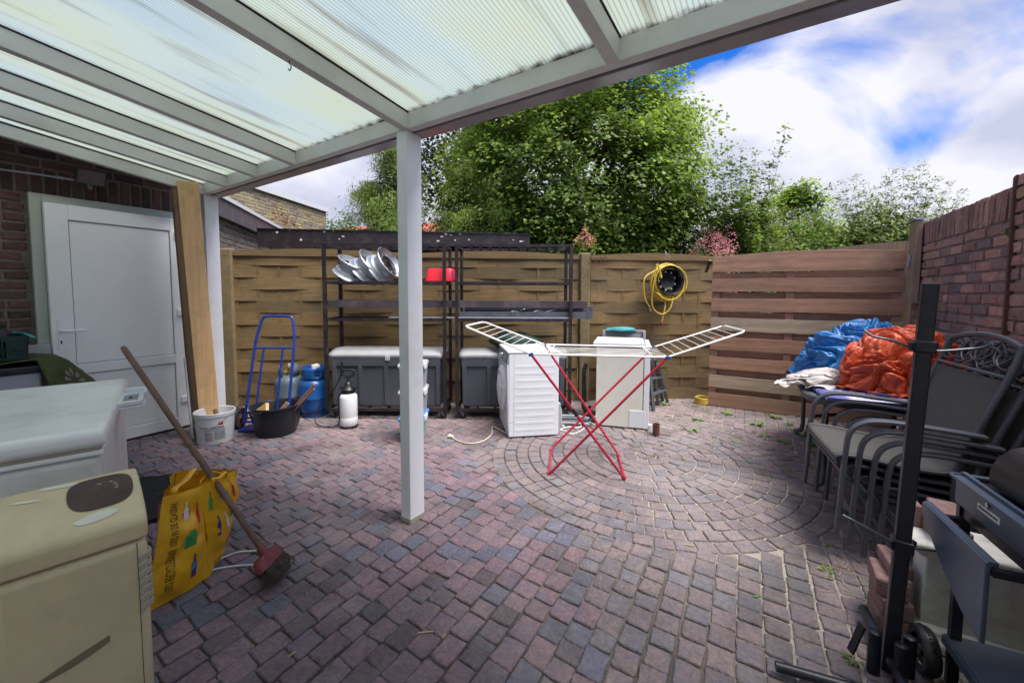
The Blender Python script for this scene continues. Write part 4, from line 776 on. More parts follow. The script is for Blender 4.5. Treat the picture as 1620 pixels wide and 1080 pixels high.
m_.tube([tq(-.21, .16), tq(.21, .16)], .011, 8); m_.tube([tq(-.21, .07), tq(.21, .07)], .011, 8); m_.build('frame', 'truck_blue', ht, True, smooth=50)
m_ = MB(); m_.tube(bez([tq(-.20, .24, .0), tq(-.10, .23, .10), tq(.0, .20, .16), tq(.16, .20, .13), tq(.205, .14, .02)], 6), .010, 8); m_.tube([tq(-.12, .2, .1), tq(-.10, .05, .02)], .009, 8); m_.tube([tq(.05, .2, .15), tq(.09, .05, .02)], .009, 8)
m_.bar(tq(-.20, .02, .02), tq(.20, .02, .02), .20, .008, Vector((0, 1, 0))); m_.build('toe_plate', 'truck_blue', ht, True, smooth=50)
for x in (-.265, .265):
    m_ = MB(); ax_ = tx_; c = Vector(((TB+tx_*x).x, TB.y+.02, .105)); m_.lathe([(.062, -.022), (.095, -.026), (.105, -.015), (.105, .015), (.095, .026), (.062, .022)], c, 28, ax_, cap=False); wh = m_.build('wheel', 'dark_rubber', ht, True, smooth=40)
    m_ = MB(); m_.lathe([(.0, -.02), (.02, -.03), (.02, -.016), (.06, -.012), (.064, -.02), (.064, .02), (.06, .012), (.02, .016), (.02, .03), (0, .02)], c, 24, ax_, cap=False); m_.build('rim', 'rust', wh, True, smooth=40)
m_ = MB(); m_.tube([Vector((TB+tx_*-.25)+ZUP*.105+Vector((0, .02, 0))), Vector((TB+tx_*.25)+ZUP*.105+Vector((0, .02, 0)))], .009, 8); m_.build('axle', 'steel_dark', ht, True)
# black builder's tub with wood scraps
TC = Vector((-2.27, 3.83, 0)); 
tb = thing('mortar_tub', 'round black builder\'s tub with two rope handles holding scrap wood', 'tub', TC)
m_ = MB(); m_.lathe([(0, .004), (.165, .0), (.172, .01), (.20, .255), (.218, .262), (.220, .275), (.205, .278), (.195, .26), (.166, .02), (0, .016)], TC, 40, sx=1.0, cap=False); m_.build('tub', 'navy_plastic', tb, True, smooth=35)
for sg in (-1, 1):
    m_ = MB(); a = TC+Vector((sg*.05, sg*.19, .262)); m_.tube(bez([a-Vector((.06, 0, 0)), a+Vector((-.03, sg*.035, -.01)), a+Vector((.03, sg*.035, -.01)), a+Vector((.06, 0, 0))], 5), .007, 8); m_.build('handle', 'navy_plastic', tb, True, smooth=60)
for i, (a, b, wd_, th, mt, lb) in enumerate(((TC+Vector((.0, .02, .05)), TC+Vector((.33, .10, .445)), .055, .018, 'timber_red', 'longer red brown wood strip sticking out of the black tub'), (TC+Vector((.02, -.03, .05)), TC+Vector((.36, .03, .42)), .045, .016, 'broom_wood', 'dark wood strip nearest in the black tub, beside the red brown one'),
        (TC+Vector((-.17, -.02, .17)), TC+Vector((-.03, -.08, .26)), .11, .03, 'timber', 'flat pale wood offcut lying in the left of the black tub'), (TC+Vector((.03, -.08, .16)), TC+Vector((.13, -.02, .30)), .035, .035, 'old_wood', 'short greyish wood block at the middle of the black tub'))):
    m_ = MB(); m_.bar(a, b, wd_, th, (0, .4, 1) if i == 2 else (.6, -1, 0)); tag(setbase(m_.build('wood_scrap', mt, bev=.002), a), lb, 'wood', 'scrap wood in the black tub')
# gas bottles
def gas(name, c, R, hb, colr, lab, mt):
    t = thing(name, lab, 'gas bottle', c, 0, 'gas bottles by the fence'); m_ = MB()
    m_.lathe([(0, .03), (R*.72, .035), (R*.96, .075), (R, .12), (R, hb*.5-.004), (R+.002, hb*.5), (R, hb*.5+.004), (R, hb*.80), (R*.93, hb*.91), (R*.7, hb*.975), (R*.35, hb), (0, hb)], c, 40, cap=False); m_.build('cylinder', mt, t, True, smooth=40)
    m_ = MB(); m_.lathe([(R*.78, 0), (R*.82, .0), (R*.80, .06), (R*.76, .06)], c, 32, cap=False); m_.build('foot_ring', mt, t, True, smooth=40)
    m_ = MB(); m_.lathe([(.022, hb-.005), (.02, hb+.05), (.012, hb+.05), (.012, hb+.085)], c, 12); m_.tube([c+ZUP*(hb+.04), c+ZUP*(hb+.04)+Vector((-.035, -.035, 0))], .010, 8); m_.build('valve', 'brass', t, True, smooth=40)
    return t
gc = Vector((-2.46, 4.42, 0)); t1 = gas('gas_bottle', gc, .148, .44, 0, 'grey gas bottle behind the hand truck, left of the blue bottle', 'gas_grey')
m_ = MB()
for a0, a1 in ((-2.7, -1.75), (-.9, .35), (1.2, 2.2)):
    ps = [gc+Vector((.10*math.cos(a0+(a1-a0)*i/8), .10*math.sin(a0+(a1-a0)*i/8), 0)) for i in range(9)]
    m_.add([p+ZUP*z for p in ps for z in (.425, .555+.0)], [(2*i, 2*i+2, 2*i+3, 2*i+1) for i in range(8)])
m_.build('collar', 'gas_grey', t1, True, solid=.006, smooth=50)
gc = Vector((-2.175, 4.40, 0)); t2 = gas('gas_bottle', gc, .155, .42, 0, 'bright blue gas bottle with closed collar beside the metal rack', 'gas_blue')
m_ = MB(); nn = 30; R_ = .118
vsx = []; fsx = []
for i in range(nn):
    a = 2*pi*i/nn
    for z in (.40, .44, .50, .545): vsx.append(gc+Vector((R_*math.cos(a), R_*math.sin(a), z)))
for i in range(nn):
    for j in range(3):
        a = 2*pi*(i+.5)/nn-2*pi*(i > nn/2)
        if j == 1 and (-1.15 < a < -.55 or 1.7 < a < 2.4): continue
        q = (i+1) % nn; fsx.append((i*4+j, q*4+j, q*4+j+1, i*4+j+1))
m_.add(vsx, fsx); m_.build('collar', 'gas_blue', t2, True, solid=.006, smooth=50)
m_ = MB(); 
def blob(m_, c, r, sc=(1, 1, 1), seed=0, nu=14, nv=9, amp=.25):
    def f(u, v): 
        t, p = 2*pi*u, pi*(v-.5); d = Vector((math.cos(p)*math.cos(t), math.cos(p)*math.sin(t), math.sin(p))); k = r*(1+amp*noise.noise(d*1.7+Vector((seed, 0, 0)))); return Vector(c)+Vector((d.x*k*sc[0], d.y*k*sc[1], d.z*k*sc[2]))
    m_.grid(f, nu, nv)
blob(m_, gc+Vector((.02, .0, .535)), .05, (1, 1, .7), 3); tag(setbase(m_.build('stone', 'stone_white', smooth=60), gc+ZUP*.5), 'pale round stone lying in the collar of the blue gas bottle', 'stone')
# pressure sprayer
sc_ = Vector((-1.64, 4.01, 0)); sp_ = thing('pressure_sprayer', 'white garden pressure sprayer with black pump and hose', 'sprayer', sc_)
m_ = MB(); m_.lathe([(0, .012), (.07, .01), (.084, .03), (.084, .10), (.081, .11), (.084, .12), (.084, .30), (.078, .325), (.055, .345), (0, .35)], sc_, 32, cap=False); m_.build('tank', 'white_plastic', sp_, True, smooth=40)
m_ = MB(); m_.lathe([(.086, 0), (.088, .012), (.08, .03)], sc_, 24); m_.build('base', 'black_plastic', sp_, True, smooth=40)
m_ = MB(); m_.lathe([(.056, .335), (.062, .355), (.06, .385), (.045, .40), (.035, .43), (.028, .45), (.016, .46), (.012, .52)], sc_, 20); m_.tube(bez([sc_+Vector((-.055, 0, .53)), sc_+Vector((-.045, 0, .575)), sc_+Vector((.045, 0, .575)), sc_+Vector((.055, 0, .53)), sc_+Vector((0, 0, .505)), sc_+Vector((-.055, 0, .53))], 5), .011, 8)
m_.bar(sc_+Vector((-.08, 0, .395)), sc_+Vector((.08, 0, .395)), .03, .018); m_.build('pump', 'black_plastic', sp_, True, smooth=40)
m_ = MB(); m_.tube(bez([sc_+Vector((-.05, -.03, .36)), sc_+Vector((-.09, -.03, .30)), sc_+Vector((-.075, -.05, .10)), sc_+Vector((-.10, -.06, .03)), sc_+Vector((-.22, -.04, .01)), sc_+Vector((-.33, .0, .03)), sc_+Vector((-.36, .06, .12)), sc_+Vector((-.30, .10, .22)), sc_+Vector((-.18, .08, .36)), sc_+Vector((-.085, .03, .52)), sc_+Vector((-.07, .0, .60))], 8), .006, 8); m_.build('hose', 'black_gloss', sp_, True, smooth=60)
m_ = MB(); m_.tube([sc_+Vector((-.07, .0, .52)), sc_+Vector((-.055, -.01, .66))], .011, 8); m_.tube([sc_+Vector((-.06, 0, .60)), sc_+Vector((-.035, 0, .56))], .006, 6); m_.build('lance', 'black_plastic', sp_, True)

# ================================================================== metal racks and their contents
def rack(x0, x1, y0, y1, H, lab, seed):
    t = thing('metal_rack', lab, 'rack', ((x0+x1)/2, (y0+y1)/2, 0), 0, 'dark metal racks on castors along the fence'); pt = .034
    for x in (x0+pt/2, x1-pt/2):
        for y in (y0+pt/2, y1-pt/2): m_ = MB(); m_.box((x, y, .09+(H-.09)/2), (pt, pt, H-.09)); m_.build('post', 'steel_dark', t, True, bev=.002)
    for z, n in ((.10, 5), (1.065, 9), (1.455, 2), (H-.018, 10)):
        m_ = MB()
        for y in (y0+.017, y1-.017): m_.box(((x0+x1)/2, y, z), (x1-x0-2*pt, .028, .028))
        for x in (x0+.017, x1-.017): m_.box((x, (y0+y1)/2, z), (.028, y1-y0-2*pt, .028))
        for k in range(n): m_.box((x0+pt+(x1-x0-2*pt)*(k+1)/(n+1), (y0+y1)/2, z+.003), (.02, y1-y0-2*pt+.02, .016))
        m_.build('shelf_frame', 'steel_dark', t, True)
    for x in (x0+.06, x1-.06):
        for y in (y0+.05, y1-.05):
            m_ = MB(); a = rnd(-.5, .5); R_ = Matrix.Rotation(a, 3, 'Z'); o_ = R_ @ Vector((.02, 0, 0)); m_.box((x, y, .084), (.07, .06, .006), rz=a)
            for s in (-.018, .018): q = R_ @ Vector((0, s, 0)); m_.prism([Vector((x, y, .08))+q+R_ @ Vector((-.02, 0, 0)), Vector((x, y, .08))+q+R_ @ Vector((.02, 0, 0)), Vector((x, y, .03))+q+R_ @ Vector((.03, 0, 0)), Vector((x, y, .03))+q+R_ @ Vector((.012, 0, 0))], q*.12)
            cs = m_.build('castor', 'zinc', t, True); m_ = MB(); m_.lathe([(.03, -.012), (.036, -.008), (.036, .008), (.03, .012)], Vector((x, y, .036))+o_, 18, R_ @ Vector((0, 1, 0))); m_.build('wheel', 'dark_rubber', cs, True, smooth=40)
    return t
rack(-1.99, -.695, 4.25, 4.68, 1.865, 'dark metal rack on castors, left one, holding the wheel rims', 1)
rack(-.60, .635, 4.25, 4.70, 1.865, 'dark metal rack on castors, right one, holding grey metal profiles', 2)
def rim(c, ax, label, mt='rim_silver', rr=.185):
    t = thing('wheel_rim', label, 'wheel rim', c, 0, 'steel wheel rims on the rack'); m_ = MB()
    m_.lathe([(rr, -.085), (rr+.006, -.08), (rr-.004, -.07), (rr-.014, -.062), (rr-.016, -.03), (rr-.042, -.015), (rr-.045, .03), (rr-.014, .05), (rr-.008, .07), (rr+.004, .078), (rr+.006, .086), (rr, .09), (rr-.01, .075), (rr-.02, .05), (rr-.05, .03), (rr-.047, -.015), (rr-.022, -.03), (rr-.02, -.062), (rr-.01, -.075), (rr, -.085)], c, 40, ax, cap=False); m_.build('barrel', mt, t, True, smooth=50)
    m_ = MB(); m_.lathe([(rr-.046, .02), (rr-.05, .045), (.09, .06), (.075, .045), (.035, .045), (.03, .06), (.027, .045)], c, 32, ax, cap=False)
    d_ = m_.build('disc', 'steel_dark', t, True, smooth=40); a, b = frame_of(ax)
    m_ = MB()
    for k in range(10): p = Vector(c)+(a*math.cos(k*pi/5)+b*math.sin(k*pi/5))*(rr-.075)+Vector(ax).normalized()*.0575; m_.lathe([(.011, 0), (.011, .002)], p, 8, ax)
    m_.build('vent_hole', 'rim_silver', d_, True)
    return t
rim(Vector((-1.74, 4.44, 1.60)), (.45, -.16, .88), 'leftmost wheel rim, lying flattest of the three on the rack')
rim(Vector((-1.57, 4.44, 1.62)), (.74, -.16, .62), 'middle wheel rim of the three, between its two neighbours on the rack')
rim(Vector((-1.385, 4.42, 1.635)), (.83, -.22, .52), 'rightmost wheel rim of the three, its dark hub open to the right')
# red basin upside down
rb_ = thing('basin', 'bright red plastic basin upside down between the two racks', 'basin', (-.765, 4.42, 1.475)); m_ = MB()
def rr_pts(cx, cy, w_, d_, r, z, n=6): 
    o = []
    for sx, sy, a0 in ((1, 1, 0), (-1, 1, pi/2), (-1, -1, pi), (1, -1, 3*pi/2)):
        for k in range(n+1): a = a0+pi/2*k/n; o.append(Vector((cx+sx*(w_/2-r)+r*math.cos(a), cy+sy*(d_/2-r)+r*math.sin(a), z)))
    return o
def loft(m_, rings, cap=True):
    n = len(rings[0]); vs = [p for r in rings for p in r]; fs = [(j*n+i, j*n+(i+1) % n, (j+1)*n+(i+1) % n, (j+1)*n+i) for j in range(len(rings)-1) for i in range(n)]
    if cap: fs += [tuple(range(n))[::-1], tuple(range((len(rings)-1)*n, len(rings)*n))]
    m_.add(vs, fs)
loft(m_, [rr_pts(-.765, 4.42, .35, .28, .05, 1.475), rr_pts(-.765, 4.42, .35, .28, .05, 1.485), rr_pts(-.765, 4.42, .325, .25, .05, 1.487), rr_pts(-.765, 4.42, .285, .21, .05, 1.60), rr_pts(-.765, 4.42, .26, .19, .05, 1.612)]); m_.build('bowl', 'red_plastic', rb_, True, smooth=40)
m_ = MB()
for k in range(5): m_.tube([Vector((-.66+.012*k, 4.295+.003*k, 1.50)), Vector((-.675+.012*k, 4.318, 1.59))], .003, 6)
m_.build('moulded_rib', 'ink_pink', rb_, True)
# long metal profiles
def channel(name, x0, x1, y, z, w_, h_, mt, lab, th=.004, ends=True, grp='long metal profiles lying on the racks', tilt=0.):
    m_ = MB(); P = [(0, h_), (0, 0), (w_, 0), (w_, h_), (w_-th, h_), (w_-th, th), (th, th), (th, h_)]
    m_.prism([Vector((x0, y+a, z+b)) for a, b in P], Vector((x1-x0, 0, tilt)))
    if ends: m_.prism([Vector((x1, y-.004, z-.006+tilt)), Vector((x1, y+w_+.004, z-.006+tilt)), Vector((x1, y+w_+.004, z+h_+.006+tilt)), Vector((x1, y-.004, z+h_+.006+tilt))], Vector((.03, 0, 0)))
    o = m_.build(name, mt, bev=.0015); return tag(setbase(o, (x0, y, z)), lab, 'metal profile', grp)
channel('metal_profile', -1.955, .80, 4.30, 1.195, .13, .075, 'gutter_purple', 'long purplish brown metal profile running across both racks', ends=False)
channel('metal_profile', -.52, .86, 4.44, 1.085, .11, .12, 'zinc', 'thick grey metal channel lying behind, its end cap furthest right', th=.006)
channel('metal_profile', -.56, .80, 4.29, 1.083, .11, .07, 'zinc', 'grey metal channel lying in front on the right rack with a square end cap', th=.006)
channel('metal_profile', -.50, .70, 4.38, 1.165, .07, .05, 'zinc', 'grey metal channel resting between the front and rear channels', th=.005)
channel('metal_profile', -1.3, .60, 4.262, 1.084, .022, .012, 'zinc_light', 'thin pale flat bar along the front edge of the shelf', ends=False)
for i, (x, y, a, l) in enumerate(((.02, 4.31, .9, .10), (.10, 4.31, -.9, .10), (.03, 4.33, 2.4, .08), (.28, 4.32, .5, .12), (.33, 4.34, .4, .10), (.42, 4.32, .25, .12))):
    m_ = MB(); q = Vector((x, y, 1.155)); d = V2(a)*l; m_.bar(q-d/2, q+d/2+ZUP*.03*(1 if i % 2 else .4), .02, .008); tag(setbase(m_.build('bracket', 'zinc_light', bev=.001), q), ['steel bracket lying leftmost on the grey channel', 'steel bracket crossing the leftmost one on the grey channel', 'short steel bracket behind the crossed pair', 'steel bracket lying in the middle of the grey channel', 'steel bracket beside the middle one, slightly behind it', 'steel bracket lying rightmost on the grey channel'][i], 'bracket', 'small steel brackets on the grey channel')
# deck boxes
def deckbox(x0, x1, y0, y1, lab):
    t = thing('deck_box', lab, 'storage box', ((x0+x1)/2, (y0+y1)/2, .12), 0, 'grey deck boxes in the racks'); z0, z1 = .125, .66; m_ = MB()
    a, b = [Vector((x0+.03, y0+.03, z0)), Vector((x1-.03, y0+.03, z0)), Vector((x1-.03, y1-.03, z0)), Vector((x0+.03, y1-.03, z0))], [Vector((x0+.01, y0+.01, z1)), Vector((x1-.01, y0+.01, z1)), Vector((x1-.01, y1-.01, z1)), Vector((x0+.01, y1-.01, z1))]
    m_.add(a+b, [(0, 3, 2, 1), (4, 5, 6, 7), (0, 1, 5, 4), (1, 2, 6, 5), (2, 3, 7, 6), (3, 0, 4, 7)]); m_.build('box_body', 'box_grey', t, True, bev=.012)
    n = 4 if x1-x0 > 1 else 4
    for k in range(n+1):
        m_ = MB(); x = x0+.05+(x1-x0-.10)*k/n; m_.bar(Vector((x, y0+.024, z0+.02)), Vector((x, y0+.004, z1-.09)), .045, .02, (1, 0, 0)); m_.build('rib', 'box_grey', t, True, bev=.004)
    m_ = MB(); m_.bar(Vector((x0+.02, y0+.006, z1-.045)), Vector((x1-.02, y0+.006, z1-.045)), .02, .09, (0, 1, 0)); m_.build('band', 'box_grey', t, True, bev=.004)
    m_ = MB(); m_.grid(lambda u, v: Vector((x0+(x1-x0)*u, y0+(y1-y0)*v, z1+.028+.055*math.sin(pi*(v*.86+.07))+.010*min(1, 12*min(u, 1-u)))), 24, 12)
    m_.grid(lambda u, v: Vector((x0+(x1-x0)*u, y0-.004, z1-.006+(.046)*v+.010*min(1, 12*min(u, 1-u))*v)), 24, 2)
    for X in (x0, x1): m_.add([Vector((X, y0+(y1-y0)*i/8, z1+.028+.055*math.sin(pi*(i/8*.86+.07)))) for i in range(9)]+[Vector((X, y1, z1-.006)), Vector((X, y0, z1-.006))], [tuple(range(11))])
    m_.build('lid', 'lid_grey', t, True, smooth=40, solid=.004); m_ = MB(); m_.box(((x0+x1)/2+.02, y0-.01, z1-.005), (.05, .015, .05)); m_.build('latch', 'lid_grey', t, True, bev=.004)
deckbox(-1.945, -.74, 4.275, 4.66, 'large grey ribbed deck box with pale lid in the left rack')
deckbox(-.555, .59, 4.275, 4.66, 'large grey ribbed deck box with pale lid in the right rack, behind the washing machine')
m_ = MB(); blob(m_, (.03, 4.33, .84), .17, (1.5, .75, .55), 8, 24, 14, .3); tag(setbase(m_.build('rucksack', 'green_dark', smooth=60), (.03, 4.4, .72)), 'dark green soft bag lying on the right deck box behind the drying rack', 'bag')
# lidded tubs stacked behind the post
for k in range(3):
    z = .005+.238*k; c = Vector((-.905, 3.70, z)); t = thing('storage_tub', ['translucent storage tub with clip lid, bottom of the stack behind the post', 'translucent storage tub with clip lid, middle of the stack behind the post', 'translucent storage tub with clip lid, topmost of the stack behind the post'][k], 'storage tub', c, 0, 'stacked tubs behind the canopy post')
    m_ = MB(); loft(m_, [rr_pts(c.x, c.y, .18, .30, .03, z), rr_pts(c.x, c.y, .20, .33, .03, z+.20), rr_pts(c.x, c.y, .21, .34, .03, z+.205)]); m_.build('tub_body', 'bin_grey', t, True, smooth=40)
    m_ = MB(); loft(m_, [rr_pts(c.x, c.y, .218, .35, .03, z+.206), rr_pts(c.x, c.y, .218, .35, .03, z+.222), rr_pts(c.x, c.y, .21, .31, .03, z+.234)]); m_.build('lid', 'ink_blue' if k == 0 else 'lid_grey', t, True, smooth=40)
    for s in (-1, 1): m_ = MB(); m_.box((c.x+s*.114, c.y-.02, z+.205), (.014, .10, .05)); m_.build('clip', 'white_plastic', t, True, bev=.004)
    if k == 0: m_ = MB(); m_.box((c.x+.108, c.y-.10, z+.14), (.01, .05, .11)); m_.build('clip', 'ink_green', t, True, bev=.004)

# ================================================================== washing machine, cream appliance, drying rack
WN = Vector((-.038, 3.69, 0)); w1 = Vector((.983, .17, 0)).normalized(); w2 = Vector((-.17, .983, 0)).normalized(); WH_ = .83
wm = thing('washing_machine', 'white washing machine standing on the paving with its door facing left', 'washing machine', WN+w1*.25+w2*.3)
def wq(s, d, z): return WN+w1*s+w2*d+ZUP*z       # s along the ribbed side, d along the door side
m_ = MB(); m_.prism([wq(.012, 0, .012), wq(.49, 0, .012), wq(.49, .595, .012), wq(.012, .595, .012)], ZUP*.778); m_.build('cabinet', 'enamel', wm, True, bev=.006)
m_ = MB(); m_.prism([wq(.0, -.004, .792), wq(.495, -.004, .792), wq(.495, .60, .792), wq(.0, .60, .792)], ZUP*.026); m_.build('worktop', 'white_plastic', wm, True, bev=.009, bseg=3)
m_ = MB(); m_.prism([wq(.012, .004, .012), wq(.004, .004, .15), wq(-.004, .004, .69), wq(.012, .004, .69)], w2*.588); m_.build('front_panel', 'enamel', wm, True, bev=.004)
m_ = MB(); m_.prism([wq(-.008, .004, .693), wq(.014, .004, .693), wq(.014, .004, .79), wq(.006, .004, .79)], w2*.588); cp_ = m_.build('control_panel', 'pipe_grey', wm, True, bev=.004)
m_ = MB(); m_.lathe([(.026, 0), (.026, .02), (.020, .028)], wq(.0, .32, .742), 20, -w1); m_.build('dial', 'chrome', cp_, True, smooth=40)
for k in range(3): m_ = MB(); m_.prism([wq(-.0015-.004, .06+.05*k, .72), wq(-.0015-.004, .09+.05*k, .72), wq(.002-.004, .09+.05*k, .755), wq(.002-.004, .06+.05*k, .755)], -w1*.004); m_.build('button', 'lid_grey', cp_, True)
m_ = MB(); m_.lathe([(.225, 0), (.225, .012), (.20, .028), (.165, .035), (.15, .015)], wq(-.002, .30, .42), 44, -w1, cap=False); dd = m_.build('door', 'white_plastic', wm, True, smooth=40)
m_ = MB(); m_.lathe([(.152, .016), (.12, .04), (.06, .052), (0, .055)], wq(-.002, .30, .42), 36, -w1, cap=False); m_.build('glass', 'enamel', dd, True, smooth=60)
m_ = MB(); m_.bar(wq(-.036, .115, .37), wq(-.036, .115, .47), .018, .014, w2); m_.build('handle', 'lid_grey', dd, True, bev=.004)
for k in range(10):
    z = .075+k*.0665; m_ = MB(); P = [wq(.075+.0, -.001, z)]; ps = []
    for i in range(9): a = pi/2+pi*i/8; ps.append(wq(.085+.012*math.cos(a), .0, z+.012*math.sin(a)))
    for i in range(9): a = -pi/2+pi*i/8; ps.append(wq(.435+.012*math.cos(a), .0, z+.012*math.sin(a)))
    m_.prism(ps, -w2*.0014); m_.build('pressed_rib', 'enamel', wm, True, bev=.002)
m_ = MB(); m_.prism([wq(.058, -.0015, .02), wq(.060, -.0015, .02), wq(.060, -.0015, .785), wq(.058, -.0015, .785)], w2*.002); m_.prism([wq(.014, -.0015, .155), wq(.058, -.0015, .155), wq(.058, -.0015, .157), wq(.014, -.0015, .157)], w2*.002); m_.build('panel_seam', 'lid_grey', wm, True)
m_ = MB(); m_.tube(bez([wq(.50, .12, .30), wq(.545, .13, .20), wq(.55, .14, .06), wq(.60, .20, .02)], 6), .018, 10); m_.prism([wq(.49, .03, .02), wq(.52, .03, .02), wq(.52, .2, .02), wq(.49, .2, .02)], ZUP*.28); m_.build('rear_duct', 'lid_grey', wm, True, smooth=50)
for s, d in ((.05, .05), (.44, .05), (.05, .55), (.44, .55)): m_ = MB(); m_.lathe([(.02, 0), (.02, .02)], wq(s, d, 0), 12); m_.build('foot', 'black_plastic', wm, True)
def hose(name, mt, pts, r, lab, cat='cable'):
    m_ = MB(); m_.tube(bez(pts, 8), r, 8); return tag(setbase(m_.build(name, mt, smooth=60), pts[0]), lab, cat)
q = lambda x, y, z=.008: G(x, y, z)
hose('power_cable', 'cable_cream', [wq(.02, .10, .01), q(780, 675), q(778, 686), q(765, 697), q(745, 701), q(725, 697), q(714, 690)], .0055, 'cream power cable with plug curling left from the washing machine')
m_ = MB(); p = G(714, 690, .02); m_.tube([p+Vector((.02, -.01, 0)), p+Vector((-.02, .01, 0))], [.012, .02], 10); m_.tube([p+Vector((-.02, .01, .008)), p+Vector((-.04, .018, .008))], .003, 6); m_.tube([p+Vector((-.02, .01, -.008)), p+Vector((-.04, .018, -.008))], .003, 6); tag(setbase(m_.build('plug', 'cable_cream', smooth=40), (p.x, p.y, 0)), 'cream plug lying on the paving at the end of the cable', 'plug')
for i, (z, dy) in enumerate(((.03, 0), (.065, .05), (.10, .02))):
    hose('drain_hose', 'pipe_grey', [wq(.50, .25+dy, z), wq(.62, .27+dy, z), wq(.75, .24+dy, z), wq(.88, .20+dy, z*.8)], .013, ['grey ribbed hose lowest in the gap right of the washing machine', 'grey ribbed hose in the middle of the gap right of the washing machine', 'grey ribbed hose highest in the gap right of the washing machine'][i], 'hose')
hose('power_cable', 'white_plastic', [wq(.51, .08, .03), q(900, 675), q(915, 676), q(930, 668), wq(.90, .12, .05)], .006, 'white cable sagging between the washing machine and the cream appliance')
hose('power_cable', 'white_plastic', [wq(.51, .10, .02), q(893, 681), q(905, 686), q(922, 679), q(935, 664), wq(.92, .16, .12)], .005, 'lower white cable lying on the paving beside the washing machine')
# cream appliance (back of a dishwasher)
XN = Vector((.861, 4.075, 0)); x1_ = (Vector((1.362, 3.929, 0))-XN).normalized(); x2_ = Vector((-x1_.y, x1_.x, 0))
dwm = thing('dishwasher', 'cream dishwasher with white overhanging top standing right of the washing machine', 'dishwasher', XN+x1_*.25+x2_*.25)
def xq(s, d, z): return XN+x1_*s+x2_*d+ZUP*z
m_ = MB(); m_.prism([xq(0, 0, .012), xq(.455, 0, .012), xq(.455, .54, .012), xq(0, .54, .012)], ZUP*.80); m_.build('cabinet', 'enamel_cream', dwm, True, bev=.003)
m_ = MB(); m_.prism([xq(.461, -.004, .012), xq(.515, -.004, .012), xq(.515, .54, .012), xq(.461, .54, .012)], ZUP*.80); m_.build('front_door', 'enamel', dwm, True, bev=.004)
m_ = MB(); m_.prism([xq(-.035, -.02, .83), xq(.46, -.02, .83), xq(.46, .56, .83), xq(-.035, .56, .83)], ZUP*.028); m_.build('worktop', 'white_plastic', dwm, True, bev=.003)
m_ = MB(); m_.prism([xq(.475, .0, .815), xq(.52, .0, .815), xq(.52, .54, .815), xq(.475, .54, .815)], ZUP*.03); m_.build('control_strip', 'white_plastic', dwm, True, bev=.005)
m_ = MB(); m_.prism([xq(.33, -.006, .02), xq(.485, -.006, .02), xq(.485, -.006, .19), xq(.33, -.006, .19)], x2_*.006); m_.build('cover_plate', 'enamel', dwm, True, bev=.002)
m_ = MB(); m_.prism([xq(.515, -.012, .0), xq(.545, -.012, .0), xq(.545, -.012, .06), xq(.515, -.012, .06)], x2_*.05); m_.build('foot', 'white_plastic', dwm, True, bev=.003)
m_ = MB(); m_.box((.80, 4.28, .03), (.03, .14, .04)); m_.build('bracket', 'steel_dark', dwm, True)
hose('strap', 'black_plastic', [Vector((.80, 4.30, .60)), Vector((.775, 4.30, .50)), Vector((.78, 4.30, .25)), Vector((.77, 4.28, .15)), Vector((.80, 4.26, .10)), Vector((.85, 4.28, .14))], .022, 'thick black strap hanging behind the left edge of the cream dishwasher', 'strap')
# drying rack
dr_ = thing('drying_rack', 'folding clothes drying rack with red legs and white wire wings, standing open', 'drying rack', (.6, 3.15, 0))
fnL, ffL, fnR, ffR = Vector((.278, 2.93, .008)), Vector((.345, 3.43, .008)), Vector((.823, 2.864, .008)), Vector((.895, 3.32, .008)); zt = .905
hNL, hFL, hNR, hFR = D(840, 560, 2.95), D(861, 545, 3.46), D(1056, 565, 2.90), D(1034, 549, 3.42)
m_ = MB()
def leg(mm, foot, far, a, b): mm.tube(bez([a, foot.lerp(a, .12), foot+(far-foot)*.06+ZUP*.0, foot.lerp(far, .5)+ZUP*.0, far-(far-foot)*.06, far.lerp(b, .12), b], 5) if 0 else [a, foot+(a-foot)*.02, foot+(far-foot)*.04, far-(far-foot)*.04, far+(b-far)*.02, b], .0095, 10)
for nm, f0, f1, a, b in (('leg', fnL, ffL, hNR, hFR), ('leg', fnR, ffR, hNL, hFL)):
    m_ = MB(); leg(m_, f0, f1, a, b); lg = m_.build(nm, 'red_tube', dr_, True, smooth=50)
    for q_ in (f0, f1): c_ = MB(); c_.tube([q_+Vector((0, 0, .002)), q_+(f1-f0).normalized()*(.05 if q_ is f0 else -.05)+ZUP*.002], .012, 8); c_.build('end_cap', 'red_tube', lg, True)
m_ = MB(); p = fnR.lerp(hNL, .53); dv = (hNL-fnR).normalized(); m_.tube([p-dv*.03, p+dv*.03], .015, 8); m_.build('lock', 'black_plastic', dr_, True)
m_ = MB(); m_.tube([hNL, hNR, hFR, hFL], .008, 8, closed=True)
n_ = 7
for k in range(1, n_+1):
    t = k/(n_+1); a, b = hNL.lerp(hFL, t), hNR.lerp(hFR, t); m_.tube([a, a.lerp(b, .06)-ZUP*.012, b.lerp(a, .06)-ZUP*.012, b], .0018, 5)
for s0, s1 in ((hNL, hFL), (hNR, hFR)):
    d = (hNR-hNL)*(.10 if s0 is hNL else -.10); m_.tube([s0+d*.0, s0+d+(s1-s0)*.1, s0+d+(s1-s0)*.9, s1], .0035, 6)
m_.build('wire_top', 'white_wire', dr_, True, smooth=60)
